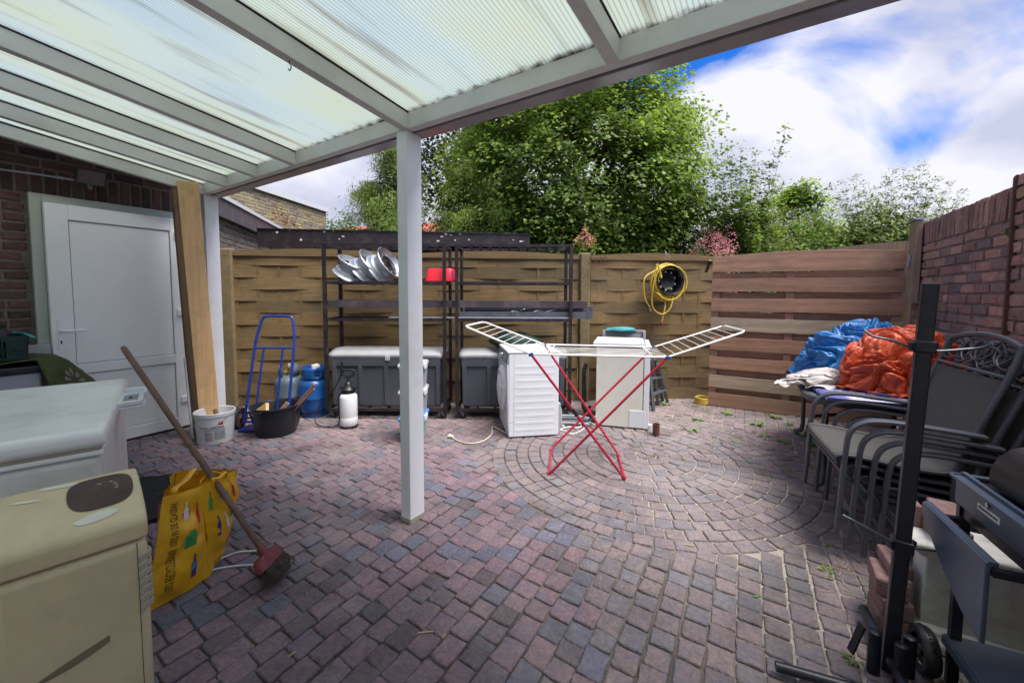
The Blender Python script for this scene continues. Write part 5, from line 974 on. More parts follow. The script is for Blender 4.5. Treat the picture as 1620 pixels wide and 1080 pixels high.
for sd, a, b, e, f in (('l', hNL, hFL, D(735, 516, 2.93), D(765, 509, 3.42)), ('r', hNR, hFR, D(1180, 524, 2.88), D(1146, 515, 3.38))):
    m_ = MB(); ce = e+(f-e)*.06; cf = f-(f-e)*.06; m_.tube([a, a.lerp(e, .96), e+(f-e)*.08, f-(f-e)*.08, b.lerp(f, .96), b], .0075, 8)
    for k in range(1, 9): t = k/9.3; m_.tube([a.lerp(e, t), b.lerp(f, t)], .0022, 5)
    m_.build('wing', 'white_wire', dr_, True, smooth=60)
for p in (hNL, hFL, hNR, hFR): m_ = MB(); m_.box(p-ZUP*.004, (.035, .022, .026)); m_.build('joint_cap', 'blue_cap', dr_, True, bev=.004)
# rusty pipe stub
m_ = MB(); c = Vector((1.385, 3.80, 0)); m_.lathe([(.032, 0), (.032, .105), (.035, .107), (.035, .112), (.028, .112), (.028, .01), (0, .01)], c, 20, cap=False); tag(setbase(m_.build('pipe_stub', 'rust', smooth=40), c), 'short rusty steel pipe stub standing on the paving right of the dishwasher', 'pipe')
# folded garden chair with cushion, and step ladder behind the dishwasher
fc_ = thing('folded_chair', 'grey folded garden chair standing behind the dishwasher', 'garden chair', (1.34, 4.83, 0))
m_ = MB(); y = 4.82
for x in (1.10, 1.585): m_.bar(Vector((x, y-.06, 0)), Vector((x, y+.02, .915)), .035, .03, (1, 0, 0))
m_.bar(Vector((1.10, y+.02, .90)), Vector((1.585, y+.02, .90)), .03, .035, (0, 1, 0)); m_.bar(Vector((1.6, y-.10, 0)), Vector((1.575, y-.0, .90)), .03, .04, (1, 0, 0)); m_.build('frame', 'grey_fabric', fc_, True, bev=.004)
m_ = MB(); m_.prism([Vector((1.12, y-.02, .42)), Vector((1.565, y-.02, .42)), Vector((1.565, y+.01, .885)), Vector((1.12, y+.01, .885))], (0, .01, 0)); m_.build('sling', 'grey_fabric', fc_, True)
m_ = MB(); blob(m_, (1.30, 4.84, .92), .2, (1.0, .35, .17), 3, 26, 12, .2); tag(setbase(m_.build('cushion', 'teal_cloth', smooth=60), (1.30, 4.84, .90)), 'teal cushion lying on top of the folded grey garden chair', 'cushion')
ld = thing('step_ladder', 'small grey step ladder folded against the fence beside the dishwasher', 'step ladder', (1.75, 4.6, 0))
def ldr(a, b, c, d, nst):
    m_ = MB()
    m_.bar(a, b, .03, .045, (1, 0, 0)); m_.bar(c, d, .03, .045, (1, 0, 0)); m_.build('rail', 'ladder_grey', ld, True, bev=.003)
    for k in range(nst): t = (k+1)/(nst+1); m_ = MB(); m_.bar(a.lerp(b, t), c.lerp(d, t), .05, .02, (0, 1, 0)); m_.build('tread', 'ladder_grey', ld, True, bev=.002)
ldr(G(1034, 650), D(1026, 575, 4.75), G(1056, 636), D(1040, 575, 4.80), 2)
ldr(G(1042, 640), D(1030, 568, 4.82), G(1048, 634), D(1036, 568, 4.86), 2)
# wire basket bracket on the fence
m_ = MB(); c = D(945, 412, 4.98); 
for z in (-.06, .03): m_.tube([c+Vector((-.10, 0, z)), c+Vector((.10, 0, z)), c+Vector((.10, -.06, z)), c+Vector((-.10, -.06, z))], .0035, 6, closed=True)
for x in (-.10, -.03, .04, .10): m_.tube([c+Vector((x, 0, .06 if x > 0 else .03)), c+Vector((x, 0, -.06)), c+Vector((x, -.06, -.06)), c+Vector((x, -.06, .03))], .003, 6)
tag(setbase(m_.build('wire_holder', 'rust'), c), 'small rusty wire holder hooked on the fence right of the racks', 'wire holder')
# hose hung over a black rim on the fence
HC = D(1050, 445, 5.03); wr = thing('hose_holder', 'black steel wheel rim fixed to the fence as a hose holder', 'wheel rim', HC)
m_ = MB(); hx = Vector((.20, -1, .05)).normalized(); m_.lathe([(.165, 0), (.17, .01), (.165, .02), (.15, .03), (.148, .12), (.16, .14), (.172, .155), (.178, .155), (.176, .14), (.152, .115)], HC, 36, hx, cap=False); m_.build('barrel', 'black_gloss', wr, True, smooth=40)
m_ = MB(); m_.lathe([(.15, .05), (.10, .075), (.07, .06), (.03, .06), (0, .055)], HC, 32, hx, cap=False); dsc = m_.build('disc', 'black_gloss', wr, True, smooth=40)
a_, b_ = frame_of(hx); m_ = MB()
for k in range(9): p = HC+(a_*math.cos(k*2*pi/9)+b_*math.sin(k*2*pi/9))*.112+hx*.074; m_.lathe([(.012, 0), (.012, .003)], p, 8, hx)
m_.build('vent_hole', 'lid_grey', dsc, True)
m_ = MB(); m_.tube([HC+ZUP*.26+hx*.03, HC+ZUP*.33+hx*.03, HC+ZUP*.37+Vector((.005, -.01, 0))], .004, 6); m_.tube([HC+ZUP*.38, HC+ZUP*.29+Vector((.05, -.05, 0))], .003, 6); m_.build('tie', 'pipe_grey', wr, True)
m_ = MB(); rs = random.Random(11)
pts = []
for k in range(9*20):
    t = k/20; a = 2*pi*t+1.2; r = .188+.022*math.sin(2.3*t+.7)+.012*math.sin(a*1.0+t); z = .04+.10*((t*.37) % 1)
    pts.append(HC+a_*(r*math.cos(a)*1.04-.012)+b_*(r*math.sin(a)*1.05)-ZUP*.02+hx*z)
m_.tube(pts, .0105, 8)
m_.tube(bez([pts[0], D(1046, 440, 4.86), D(1040, 418, 4.84), D(1034, 450, 4.84), D(1031, 475, 4.86), D(1035, 490, 4.88), D(1048, 497, 4.88), D(1060, 488, 4.88), D(1065, 470, 4.9)], 8), .0085, 8)
m_.tube(bez([pts[-1], D(1020, 440, 4.86), D(1020, 470, 4.88), D(1028, 486, 4.9)], 8), .0085, 8)
m_.tube(bez([D(1053, 470, 4.93), D(1052, 485, 4.9), D(1049, 500, 4.89), D(1047, 510, 4.89)], 6), .0085, 8)
hs_o = m_.build('hose_coil', 'hose_yellow', smooth=60)
hst = thing('garden_hose', 'yellow garden hose coiled over the black rim on the fence', 'hose', HC+Vector((0, -.1, -.2))); hs_o.parent = hst; hs_o.data.transform(Matrix.Translation(-Vector(hst.location)))
m_ = MB(); p = D(1047, 513, 4.89); m_.tube([p+ZUP*.02, p-ZUP*.02], .015, 10); m_.build('red_connector', 'broom_red', hst, True); m_ = MB(); p = D(1029, 490, 4.9); m_.tube([p+ZUP*.015-Vector((.01, 0, 0)), p-ZUP*.015+Vector((.01, 0, 0))], .012, 10); m_.build('grey_connector', 'zinc_light', hst, True)
m_ = MB(); c = Vector((2.36, 4.93, 0))
for k in range(4): m_.tube([c+Vector((.085*math.cos(a), .075*math.sin(a), .013+.020*k+.004*math.sin(3*a+k))) for a in [2*pi*i/24 for i in range(24)]], .011, 8, closed=True)
tag(setbase(m_.build('hose_coil', 'hose_yellow', smooth=60), c), 'small coil of yellow hose on the ground at the foot of the plank gate', 'hose')
m_ = MB(); m_.bar(D(1117, 430, 5.0), D(1124, 412, 4.86), .03, .02); tag(setbase(m_.build('hinge_bar', 'steel_dark'), D(1120, 420, 4.95)), 'dark iron hinge bar between the woven fence and the plank gate', 'hinge')

# ================================================================== table corner on the right
TZ = .665; TA = Vector((1.965, 2.665, 0))      # near left corner
tb_ = thing('patio_table', 'grey patio table with rounded corners by the brick wall, loaded with tarpaulins', 'table', TA+UH*.45+VH*.75)
def tqq(a, b, z=0.): return TA+UH*a+VH*b+ZUP*z
def trr(a0, a1, b0, b1, r, z, n=7):
    o = []
    for ca, cb, t0 in ((a1-r, b1-r, 0), (a0+r, b1-r, pi/2), (a0+r, b0+r, pi), (a1-r, b0+r, 3*pi/2)):
        for k in range(n+1): t = t0+pi/2*k/n; o.append(tqq(ca+r*math.cos(t), cb+r*math.sin(t), z))
    return o
m_ = MB(); loft(m_, [trr(.03, .87, .03, 1.52, .20, TZ-.006), trr(.03, .87, .03, 1.52, .20, TZ)]); m_.build('table_top', 'table_top', tb_, True)
m_ = MB(); loft(m_, [trr(.01, .89, .01, 1.54, .22, TZ-.045), trr(0, .90, 0, 1.55, .23, TZ-.03), trr(0, .90, 0, 1.55, .23, TZ-.006), trr(.012, .888, .012, 1.538, .22, TZ+.002), trr(.03, .87, .03, 1.52, .20, TZ+.001), trr(.03, .87, .03, 1.52, .20, TZ-.02)], cap=False); m_.build('rim', 'table_rim', tb_, True, smooth=50)
for a, b in ((.13, .15), (.77, .15), (.13, 1.38), (.77, 1.38)):
    s = -1 if b < .7 else 1; m_ = MB(); m_.tube(bez([tqq(a, b, TZ-.03), tqq(a, b+.0, .3), tqq(a, b+s*.02, .08), tqq(a-.06, b+s*.04, .03)], 6), .019, 10); m_.build('leg', 'table_rim', tb_, True, smooth=50)
# curved foot seen left of the chairs
m_ = MB(); m_.tube(bez([G(1277, 680, .0), G(1279, 671, .02), D(1285, 660, 3.40), D(1300, 657, 3.42), D(1330, 655, 3.45)], 6), .015, 8); m_.build('foot', 'table_rim', tb_, True, smooth=60)
# corrugated sheets
def corr(name, a0, a1, b0, b1, z, lab, rot=0., tilt=0.):
    m_ = MB(); 
    def f(u, v):
        a, b = a0+(a1-a0)*u, b0+(b1-b0)*v; ca, cb = (a0+a1)/2, (b0+b1)/2; x, y = a-ca, b-cb; a, b = ca+x*math.cos(rot)-y*math.sin(rot), cb+x*math.sin(rot)+y*math.cos(rot)
        return tqq(a, b, z+.011*math.sin(2*pi*(b0+(b1-b0)*v)/.052)+tilt*u)
    m_.grid(f, 6, 130); return tag(setbase(m_.build(name, 'corrugated', solid=.002, smooth=60), tqq((a0+a1)/2, (b0+b1)/2, z)), lab, 'corrugated sheet', 'corrugated sheets on the table')
corr('corrugated_sheet', .06, .95, -.05, .62, TZ+.022, 'violet corrugated plastic sheet overhanging the near edge of the table', .12)
corr('corrugated_sheet', .10, .85, .50, 1.30, TZ+.045, 'violet corrugated plastic sheet further back under the blue tarpaulin', -.22)
def crumple(c, sc, seed, amp=.35, nu=200, nv=110, flat=.25, fold=9.):
    """heap of folded sheet: ridged folds on a rounded heap"""
    c = Vector(c); off = Vector((seed*3.1, seed*1.7, 0))
    def f(u, v):
        t, p = 2*pi*u, pi/2*(1-v)*1.12-.12; d = Vector((math.cos(p)*math.cos(t), math.cos(p)*math.sin(t), math.sin(p)))
        q = d*1.3+off; wv_ = Vector((noise.noise(q*1.1), noise.noise(q*1.1+Vector((5, 2, 1))), noise.noise(q*1.1+Vector((9, 4, 7)))))
        n1, n2, n3 = noise.noise(q*.75+wv_*.9), noise.noise(q*1.0+wv_*1.2+Vector((3, 3, 3))), noise.noise(q*2.0+wv_*1.5+Vector((7, 1, 2)))
        k = 1+amp*(.45*noise.noise(q*.9)+.40*abs(math.sin(5*n1+1))**.8+.30*abs(math.sin(8*n2))**.75+.09*abs(math.sin(9*n3))**.8-.45)
        z = d.z*sc[2]*k; return c+Vector((d.x*sc[0]*k, d.y*sc[1]*k, max(z, -.004+.012*noise.noise(q*4))))
    m_ = MB(); m_.grid(f, nu, nv)
    def skirt(u, v):      # loose hem lying around the heap
        p = f(u, 1.); d = (p-c); d.z = 0; L_ = d.length; d = d/max(L_, 1e-4); w_ = .02+.10*max(0, noise.noise(Vector((math.cos(2*pi*u)*1.3, math.sin(2*pi*u)*1.3, seed))+Vector((4, 4, 4)))+.25)
        return p+d*(v*w_)-ZUP*(.012*v)+ZUP*(.022*math.sin(2*pi*u*17+3*noise.noise(p*6))*v*(1-.3*v)+.008)
    m_.grid(skirt, nu, 8); return m_
ob = crumple((3.06, 3.42, TZ+.05), (.30, .42, .36), 2, .42); tag(setbase(ob.build('tarpaulin', 'tarp_blue', smooth=55), (3.0, 3.4, TZ+.03)), 'crumpled blue tarpaulin heap at the back against the brick wall', 'tarpaulin')
ob = crumple((2.62, 3.19, TZ+.05), (.30, .26, .29), 5, .55); tag(setbase(ob.build('tarpaulin', 'tarp_blue', smooth=55), (2.6, 3.2, TZ+.03)), 'crumpled blue tarpaulin at the left of the table, partly on the white cloth', 'tarpaulin')
ob = crumple((2.70, 2.76, TZ+.05), (.37, .27, .39), 8, .40); tag(setbase(ob.build('tarpaulin', 'tarp_orange', smooth=55), (2.7, 2.8, TZ+.03)), 'bright orange crumpled tarpaulin in front on the table', 'tarpaulin')
ob = crumple((2.42, 2.97, TZ+.04), (.36, .13, .085), 12, .6, flat=.1); tag(setbase(ob.build('cloth', 'cloth_white', smooth=55), (2.4, 3.0, TZ+.03)), 'crumpled dirty white cloth under the edge of the blue tarpaulin', 'cloth')
m_ = MB(); m_.lathe([(.0, 0), (.09, .0), (.12, .012), (.125, .016), (.09, .006), (0, .004)], Vector((2.48, 2.66, TZ+.033)), 28, cap=False); tag(setbase(m_.build('plate', 'white_plastic', smooth=40), (2.48, 2.66, TZ+.03)), 'oval white plate under the front of the orange tarpaulin', 'plate')
p = D(1383, 521, 3.62); m_ = MB(); m_.box((p.x, p.y, TZ+.02+(1.085-TZ-.02)/2), (.10, .03, 1.085-TZ-.02))
vt = thing('plastic_grille', 'cream slotted plastic piece standing behind the blue tarpaulin', 'grille', (p.x, p.y, TZ+.02)); m_.build('panel', 'off_white', vt, True, bev=.01)
for k in range(4): m_ = MB(); m_.box((p.x+.005, p.y-.016, 1.055-.022*k), (.055, .004, .009)); m_.build('slot', 'table_rim', vt, True)
p = D(1321, 548, 3.45); m_ = MB(); m_.box((p.x, p.y, TZ+.02+.15), (.10, .06, .30)); tag(setbase(m_.build('sponge_block', 'yellow_pale', bev=.006), (p.x, p.y, TZ+.02)), 'pale yellow block standing behind the blue tarpaulin by the gate', 'block')
# ---- stacked chairs
def make_chair(lab):
    t = thing('garden_chair', lab, 'chair', (0, 0, 0), 0, 'stacked metal garden chairs')
    for s in (-1, 1):
        y = s*.305; m_ = MB()
        c = bez([(.0, y, 0), (-.012, y, .25), (-.02, y, .42), (-.005-.03, y, .53), (-.09, y, .585), (-.18, y, .60), (-.35, y, .59), (-.52, y, .575)], 6)
        m_.add([v for p_ in c for v in ()], []) if False else None
        n = len(c); sec = []
        for i, q_ in enumerate(c):
            d = (Vector(c[min(i+1, n-1)])-Vector(c[max(i-1, 0)])).normalized(); up = Vector((0, 1, 0)).cross(d).normalized(); hw = .010+.010*max(0, min(1, (-q_[0]-.02)/.12)); q_ = Vector(q_)
            sec.append([q_+Vector((0, 1, 0))*a*(hw+.006)+up*b*.010 for a, b in ((-1, -.5), (-.6, -1), (.6, -1), (1, -.5), (1, .5), (.6, 1), (-.6, 1), (-1, .5))])
        loft(m_, sec); m_.build('arm', 'chair_metal', t, smooth=35)
        m_ = MB(); m_.tube(bez([(-.47, y*.96, .0), (-.455, y*.95, .12), (-.44, y*.93, .30), (-.46, y*.92, .45), (-.52, y*.9, .62), (-.60, y*.9, .85), (-.64, y*.88, .985)], 5), .015, 8); m_.build('rear_leg', 'chair_metal', t, smooth=50)
    m_ = MB(); m_.tube([(-.03, -.30, .30), (-.03, .30, .30)], .010, 8); m_.tube([(-.45, -.28, .33), (-.45, .28, .33)], .010, 8); m_.tube([(-.03, -.285, .30), (-.20, -.285, .10), (-.46, -.285, .08)], .009, 8); m_.tube([(-.03, .285, .30), (-.20, .285, .10), (-.46, .285, .08)], .009, 8); m_.build('stretcher', 'chair_metal', t, smooth=50)
    SP = [(.0, .352), (.008, .375), (-.005, .392), (-.08, .395), (-.25, .375), (-.40, .37), (-.455, .40), (-.485, .47), (-.54, .65), (-.59, .83)]
    cc = bez([(x, 0, z) for x, z in SP], 4)
    m_ = MB(); m_.grid(lambda u, v: Vector(cc[min(len(cc)-1, int(v*(len(cc)-1)+.5))])+Vector((0, (-.265+.53*u), -.006*math.sin(pi*u))), 8, len(cc)-1); m_.build('sling', 'chair_fabric', t, solid=.004, smooth=60)
    m_ = MB()
    for s in (-1, 1): m_.tube([Vector(q_)+Vector((0, s*.272, 0)) for q_ in cc], .010, 8)
    m_.tube([(-.0, -.27, .36), (-.0, .27, .36)], .010, 8); m_.build('seat_frame', 'chair_metal', t, smooth=50)
    m_ = MB(); top = bez([(-.64, -.27, .98), (-.652, -.14, 1.008), (-.656, 0, 1.018), (-.652, .14, 1.008), (-.64, .27, .98)], 6); m_.tube(top, .014, 8); m_.tube([(-.592, -.265, .845), (-.592, .265, .845)], .009, 8)
    m_.build('top_rail', 'chair_metal', t, smooth=50)
    m_ = MB(); rs = random.Random(5)
    for k in range(9):
        cy = -.22+.055*k; cz = .93+.012*math.sin(k*2.1); ry, rz_ = rs.uniform(.05, .10), rs.uniform(.045, .062); ph = rs.uniform(0, 3)
        m_.tube([(-.60-.05*((cz-.85+rz_*math.sin(a))/.13)-.004*math.sin(3*a+ph), max(-.262, min(.262, cy+ry*math.cos(a)+.012*math.sin(2*a+ph))), max(.855, min(1.0, cz+rz_*math.sin(a)))) for a in [2*pi*i/22 for i in range(22)]], .0055, 6, closed=True)
    m_.build('scrollwork', 'chair_metal', t, smooth=60)
    return t
clab = ['bottom chair of the stack of four dark garden chairs', 'second chair from the bottom of the stack of garden chairs', 'third chair from the bottom of the stack of garden chairs', 'topmost dark sling garden chair of the stack, its seat open to view']
ch0 = make_chair(clab[0]); frz = math.atan2(.408, -.913)
for k in range(4):
    c = ch0 if k == 0 else copy_thing(ch0, clab[k])
    j = 3-k; c.location = Vector((1.785, 2.28, .135))+Vector((.052, -.023, -.045))*j; c.rotation_euler = (0, 0, frz+.01*(k % 2))
# ---- black pole stand
PB = Vector((1.357, 1.374, 0)); PT = Vector((1.415, 1.374, 1.39)); ps_ = thing('pole_stand', 'black square steel pole with wire arms on a tubular foot', 'pole', PB)
m_ = MB(); m_.bar(PB+ZUP*.01, PT, .042, .042, (.8, -.6, 0)); m_.build('pole', 'pole_black', ps_, True, bev=.004)
def pp(z): return PB.lerp(PT, z/1.39)
for z, L_, R__ in ((1.175, [(1441, 549), (1410, 538), (1382, 532), (1366, 522)], [(1480, 555), (1531, 552), (1555, 549), (1570, 543)]), (.475, [(1409, 854), (1385, 842), (1352, 824), (1333, 814)], [(1444, 866), (1490, 872), (1518, 876), (1533, 872)])):
    m_ = MB(); d_ = (PT-PB).normalized(); m_.bar(pp(z)-d_*.02, pp(z)+d_*.02, .058, .058, (.8, -.6, 0)); m_.bar(pp(z)-Vector((.045, 0, 0)), pp(z)+Vector((.045, 0, 0)), .02, .03, (0, 1, 0)); cl_ = m_.build('collar', 'pole_black', ps_, True, bev=.004)
    for arm, sg in ((L_, 1), (R__, -1)):
        m_ = MB(); m_.tube(bez([pp(z)]+[D(x, y, 1.374+sg*.02*(i+1)) for i, (x, y) in enumerate(arm)], 6), .0042, 8); a_o = m_.build('arm', 'zinc' , cl_, True, smooth=60)
    e = D(1533, 873, 1.30) if z < 1 else None
    if e: m_ = MB(); m_.tube([e-Vector((.014, 0, -.001)), e+Vector((.006, 0, 0))], .007, 8); m_.build('tip_cap', 'black_gloss', cl_, True)
m_ = MB(); m_.tube([Vector((.944, 1.362, .032)), Vector((1.58, 1.115, .032))], .017, 12); m_.tube([Vector((1.20, 1.03, .055)), Vector((1.46, 1.60, .055))], .017, 12); m_.build('foot_tube', 'pole_black', ps_, True, smooth=50)
for x, y, h_ in ((-.055, .0, .15), (-.012, -.055, .15), (.058, -.012, .14)):
    m_ = MB(); c = PB+Vector((x, y, 0)); m_.lathe([(.019, .0), (.019, h_), (.014, h_+.004)], c, 16); s_ = m_.build('socket', 'pole_black', ps_, True, smooth=40)
m_ = MB(); m_.bar(PB+Vector((-.095, .05, .03)), PB+Vector((-.075, .03, .15)), .025, .008); m_.build('lug', 'pole_black', ps_, True)
# ---- barbecue
BD = Vector((-.43, -.903, 0)); BN = Vector((-.903, .43, 0)); BA = Vector((1.525, 1.352, 0))    # runs towards the camera, faces the yard
bbq = thing('barbecue', 'dark metal barbecue trolley with round lid and folded side shelf', 'barbecue', BA+BD*.3-BN*.2)
def bb(s, o, z): return BA+BD*s+BN*o+ZUP*z
m_ = MB(); m_.prism([bb(0, 0, .645), bb(.62, 0, .645), bb(.62, 0, .732), bb(0, 0, .732)], -BN*.012); fp = m_.build('front_panel', 'bbq_steel', bbq, True, bev=.003)
m_ = MB(); m_.prism([bb(.13, .0, .682), bb(.235, .0, .682), bb(.235, .0, .702), bb(.13, .0, .702)], BN*.002); lb_ = m_.build('label_plate', 'white_plastic', fp, True)
m_ = MB()
for k in range(12): s = .137+k*.0078; m_.prism([bb(s, .0022, .688), bb(s+.005, .0022, .688), bb(s+.005, .0022, .696), bb(s, .0022, .696)], BN*.0004)
m_.build('small_print', 'ink', lb_, True)
m_ = MB(); m_.lathe([(.006, 0), (.008, .006), (0, .008)], bb(.18, .0, .714), 10, BN); m_.build('screw', 'chrome', fp, True)
m_ = MB(); m_.prism([bb(0, -.012, .60), bb(.0, -.40, .60), bb(.0, -.40, .725), bb(.0, -.012, .725)], BD*.62); m_.build('firebox', 'bbq_black', bbq, True, bev=.004)
m_ = MB(); 
for a, b in (((.0, .012), (.62, .012)), ((.0, -.41), (.62, -.41))): m_.bar(bb(a[0], a[1]-.02, .737), bb(b[0], b[1]-.02, .737), .05, .008, BN)
m_.bar(bb(-.01, -.2, .737), bb(.012, -.2, .737), .42, .008, BN) ; m_.bar(bb(.0, -.018, .745), bb(.62, -.018, .745), .012, .012, BN); m_.build('rim', 'bbq_steel', bbq, True)
pr2 = [(-.045, .745)]+[(-.19-.145*math.cos(a), .775+.115*math.sin(a)) for a in [pi*k/12 for k in range(13)]][::-1]+[(-.335, .745)]
pr2 = [(-.045, .748), (-.045, .79), (-.06, .835), (-.09, .868), (-.13, .885), (-.20, .892), (-.27, .88), (-.31, .85), (-.335, .80), (-.335, .748)]
m_ = MB(); secs = []
for s, k in ((.045, .80), (.055, .93), (.075, 1.0), (.60, 1.0)): secs.append([bb(s, -.19+(o_+.19)*k, .748+(z-.748)*k) for o_, z in pr2])
loft(m_, secs); m_.build('lid', 'bbq_black', bbq, True, smooth=50)
m_ = MB(); z1 = .625; out_ = [bb(-.02, .075, z1-.07), bb(-.02, .075, z1)]; 
N_ = 10; P2 = [bb(-.0, .07, z1), bb(.36, .07, z1), bb(.36, .07, z1-.235)]+[bb(.36-.36*(k/N_), .07, z1-.235+(.235-.035)*((k/N_)**1.5)*1.0) for k in range(1, N_+1)]
m_.prism(P2, BN*.012); sh = m_.build('side_shelf', 'bbq_steel', bbq, True, bev=.003); m_ = MB(); m_.bar(bb(.0, .066, z1-.004), bb(.36, .066, z1-.004), .02, .012, BN); m_.build('shelf_edge', 'bbq_steel', sh, True)
for s_ in (.05, .36): m_ = MB(); m_.bar(bb(s_, .0, .60), bb(s_, .07, .60), .02, .02); m_.build('shelf_bracket', 'bbq_black', bbq, True)
for s, o_ in ((.012, -.02), (.60, -.02), (.012, -.39), (.60, -.39)): m_ = MB(); m_.bar(bb(s, o_, .0), bb(s, o_, .72), .022, .03, BD); m_.build('leg', 'bbq_black', bbq, True, bev=.002)
m_ = MB(); m_.prism([bb(.0, .0, .155), bb(.62, .0, .155), bb(.62, -.41, .155), bb(.0, -.41, .155)], ZUP*.012); m_.bar(bb(0, .004, .148), bb(.62, .004, .148), .006, .03, BN); m_.build('lower_shelf', 'bbq_steel', bbq, True)
for o_ in (.045, -.45):
    c = bb(-.01, o_, .078); m_ = MB(); m_.lathe([(.05, -.02), (.072, -.022), (.078, -.014), (.078, .014), (.072, .022), (.05, .02)], c, 40, BN, cap=False)
    a, b = frame_of(BN)
    for k in range(40): t = 2*pi*k/40; m_.box(c+(a*math.cos(t)+b*math.sin(t))*.0785, (.004, .006, .004))
    wv_ = m_.build('wheel', 'black_plastic', bbq, True, smooth=40); m_ = MB(); m_.lathe([(0, -.012), (.02, -.018), (.024, -.006), (.05, -.008), (.05, .008), (.024, .006), (.02, .018), (0, .012)], c, 24, BN, cap=False); m_.build('hub', 'black_gloss', wv_, True, smooth=40)
m_ = MB(); m_.tube([bb(-.01, .05, .078), bb(-.01, -.45, .078)], .006, 8); m_.build('axle', 'steel_dark', bbq, True)
# ---- stone planter foot with bricks on it
PC = Vector((1.545, 1.49, 0)); pd = thing('stone_plinth', 'weathered white concrete plinth with moulded cap behind the barbecue', 'plinth', PC+UH*.2)
def pq(a, b, z): return PC+UH*a+VH*b+ZUP*z
def ring_(a0, a1, b0, b1, z): return [pq(a0, b0, z), pq(a1, b0, z), pq(a1, b1, z), pq(a0, b1, z)]
m_ = MB(); loft(m_, [ring_(.0, .62, .0, .21, z0_) if 0 else ring_(0-e, .62+e, 0-e, .21+e, z0_) for e, z0_ in ((.0, 0), (.0, .03), (-.012, .05), (-.012, .07), (-.035, .085))]); m_.build('base', 'stone_white', pd, True, bev=.005)
m_ = MB(); loft(m_, [ring_(.035, .585, .035, .175, .08), ring_(.045, .575, .045, .165, .345)]); m_.build('shaft', 'stone_white', pd, True, bev=.006)
m_ = MB(); loft(m_, [ring_(-e, .62+e, -e, .21+e, z0_) for e, z0_ in ((-.045, .34), (-.02, .352), (-.015, .365), (0, .375), (.005, .40), (0, .408), (-.01, .41))]); m_.build('cap', 'stone_white', pd, True, bev=.005)
for i, (a, b, z, s, rz_, lb) in enumerate(((.105, .10, .41, (.09, .17, .065), .15, 'reddish brick lying flat on the plinth, nearest its left end'), (.11, .11, .475, (.085, .16, .05), -.1, 'reddish brick laid across the first one on the plinth'), (.03, .17, .41, (.045, .07, .09), .1, 'small upright brick at the left end of the plinth'),
        (.36, .13, .41, (.10, .20, .065), -.1, 'dark brick in the middle of the plinth under the barbecue panel'), (.36, .13, .475, (.10, .19, .05), .1, 'brick with pale top face on the middle of the plinth'), (.53, .10, .41, (.14, .17, .05), .3, 'pinkish flat paving slab at the right end of the plinth'))):
    m_ = MB(); p = pq(a, b, z+s[2]/2); m_.box(p, s, rz=math.atan2(VH.y, VH.x)-pi/2+rz_); tag(setbase(m_.build('brick', 'cut_brick', bev=.007), p-ZUP*s[2]/2), lb, 'brick', 'loose bricks on the plinth')
SK = G(1403, 985); zz = 0.
for i, (dx, dy, r_, h_) in enumerate(((0, 0, .0, .075), (.004, -.004, .05, .075), (-.004, .004, -.04, .075), (.035, .02, .06, .05))):
    m_ = MB(); p = SK+Vector((dx, dy, zz+h_/2)); m_.box(p, (.10 if i < 3 else .075, .165, h_-.002), rz=math.atan2(VH.y, VH.x)-pi/2+r_); zz += h_
    tag(setbase(m_.build('brick', 'cut_brick', bev=.009), p-ZUP*h_/2), ['lowest brick of the short pile in front of the plinth', 'second brick from the ground in the short pile', 'third brick from the ground in the short pile', 'top brick of the short pile in front of the plinth'][i], 'brick', 'short pile of bricks beside the pole')
# ================================================================== beyond the fence
# neighbour's extension seen over the fence at the left
nb1 = thing('extension', 'neighbour\'s brick extension with dark fascia board and white trim', 'extension', (-5.2, 8.5, 0))
A_, B_ = D(344, 320, 6.0), D(449, 352, 9.5); A_.z = B_.z = 0; dN = (B_-A_).normalized(); nN = Vector((dN.y, -dN.x, 0)); Lw = (B_-A_).length
bk, mo = brick_wall(A_-dN*1.2, dN, nN, Lw+1.2, 2.55, [(.21, .17, .16), (.17, .14, .14), (.25, .20, .18), (.15, .125, .13)], joint=.018, seed=21, pitch=(.225, .08))
bk.build('bricks', 'brick_dark', nb1, True, attr=True); mo.build('mortar_bed', 'lid_grey', nb1, True)
zf0 = D(344, 345, 6.0).z; zf1 = D(344, 316, 6.0).z
m_ = MB(); m_.prism([A_-dN*1.2+nN*.0+ZUP*zf0, B_+dN*.1+ZUP*zf0, B_+dN*.1+ZUP*zf1, A_-dN*1.2+ZUP*zf1], nN*.10); m_.build('fascia', 'fascia_blue', nb1, True)
m_ = MB(); m_.prism([A_-dN*1.2+ZUP*zf1, B_+dN*.1+ZUP*zf1, B_+dN*.1+ZUP*(zf1+.06), A_-dN*1.2+ZUP*(zf1+.06)], nN*.13); m_.build('trim', 'trim_white', nb1, True)
m_ = MB(); m_.prism([A_-dN*1.2+ZUP*(zf1-.02), B_+dN*.1+ZUP*(zf1-.02), B_+dN*.1-nN*3+ZUP*(zf1-.02), A_-dN*1.2-nN*3+ZUP*(zf1-.02)], ZUP*.02); m_.build('roof', 'roof_felt', nb1, True)
m_ = MB(); m_.prism([B_-nN*.1, B_-nN*3, B_-nN*3+ZUP*zf1*.98, B_-nN*.1+ZUP*zf1*.98], -dN*.1); m_.build('rear_wall', 'brick_dark', nb1, True)
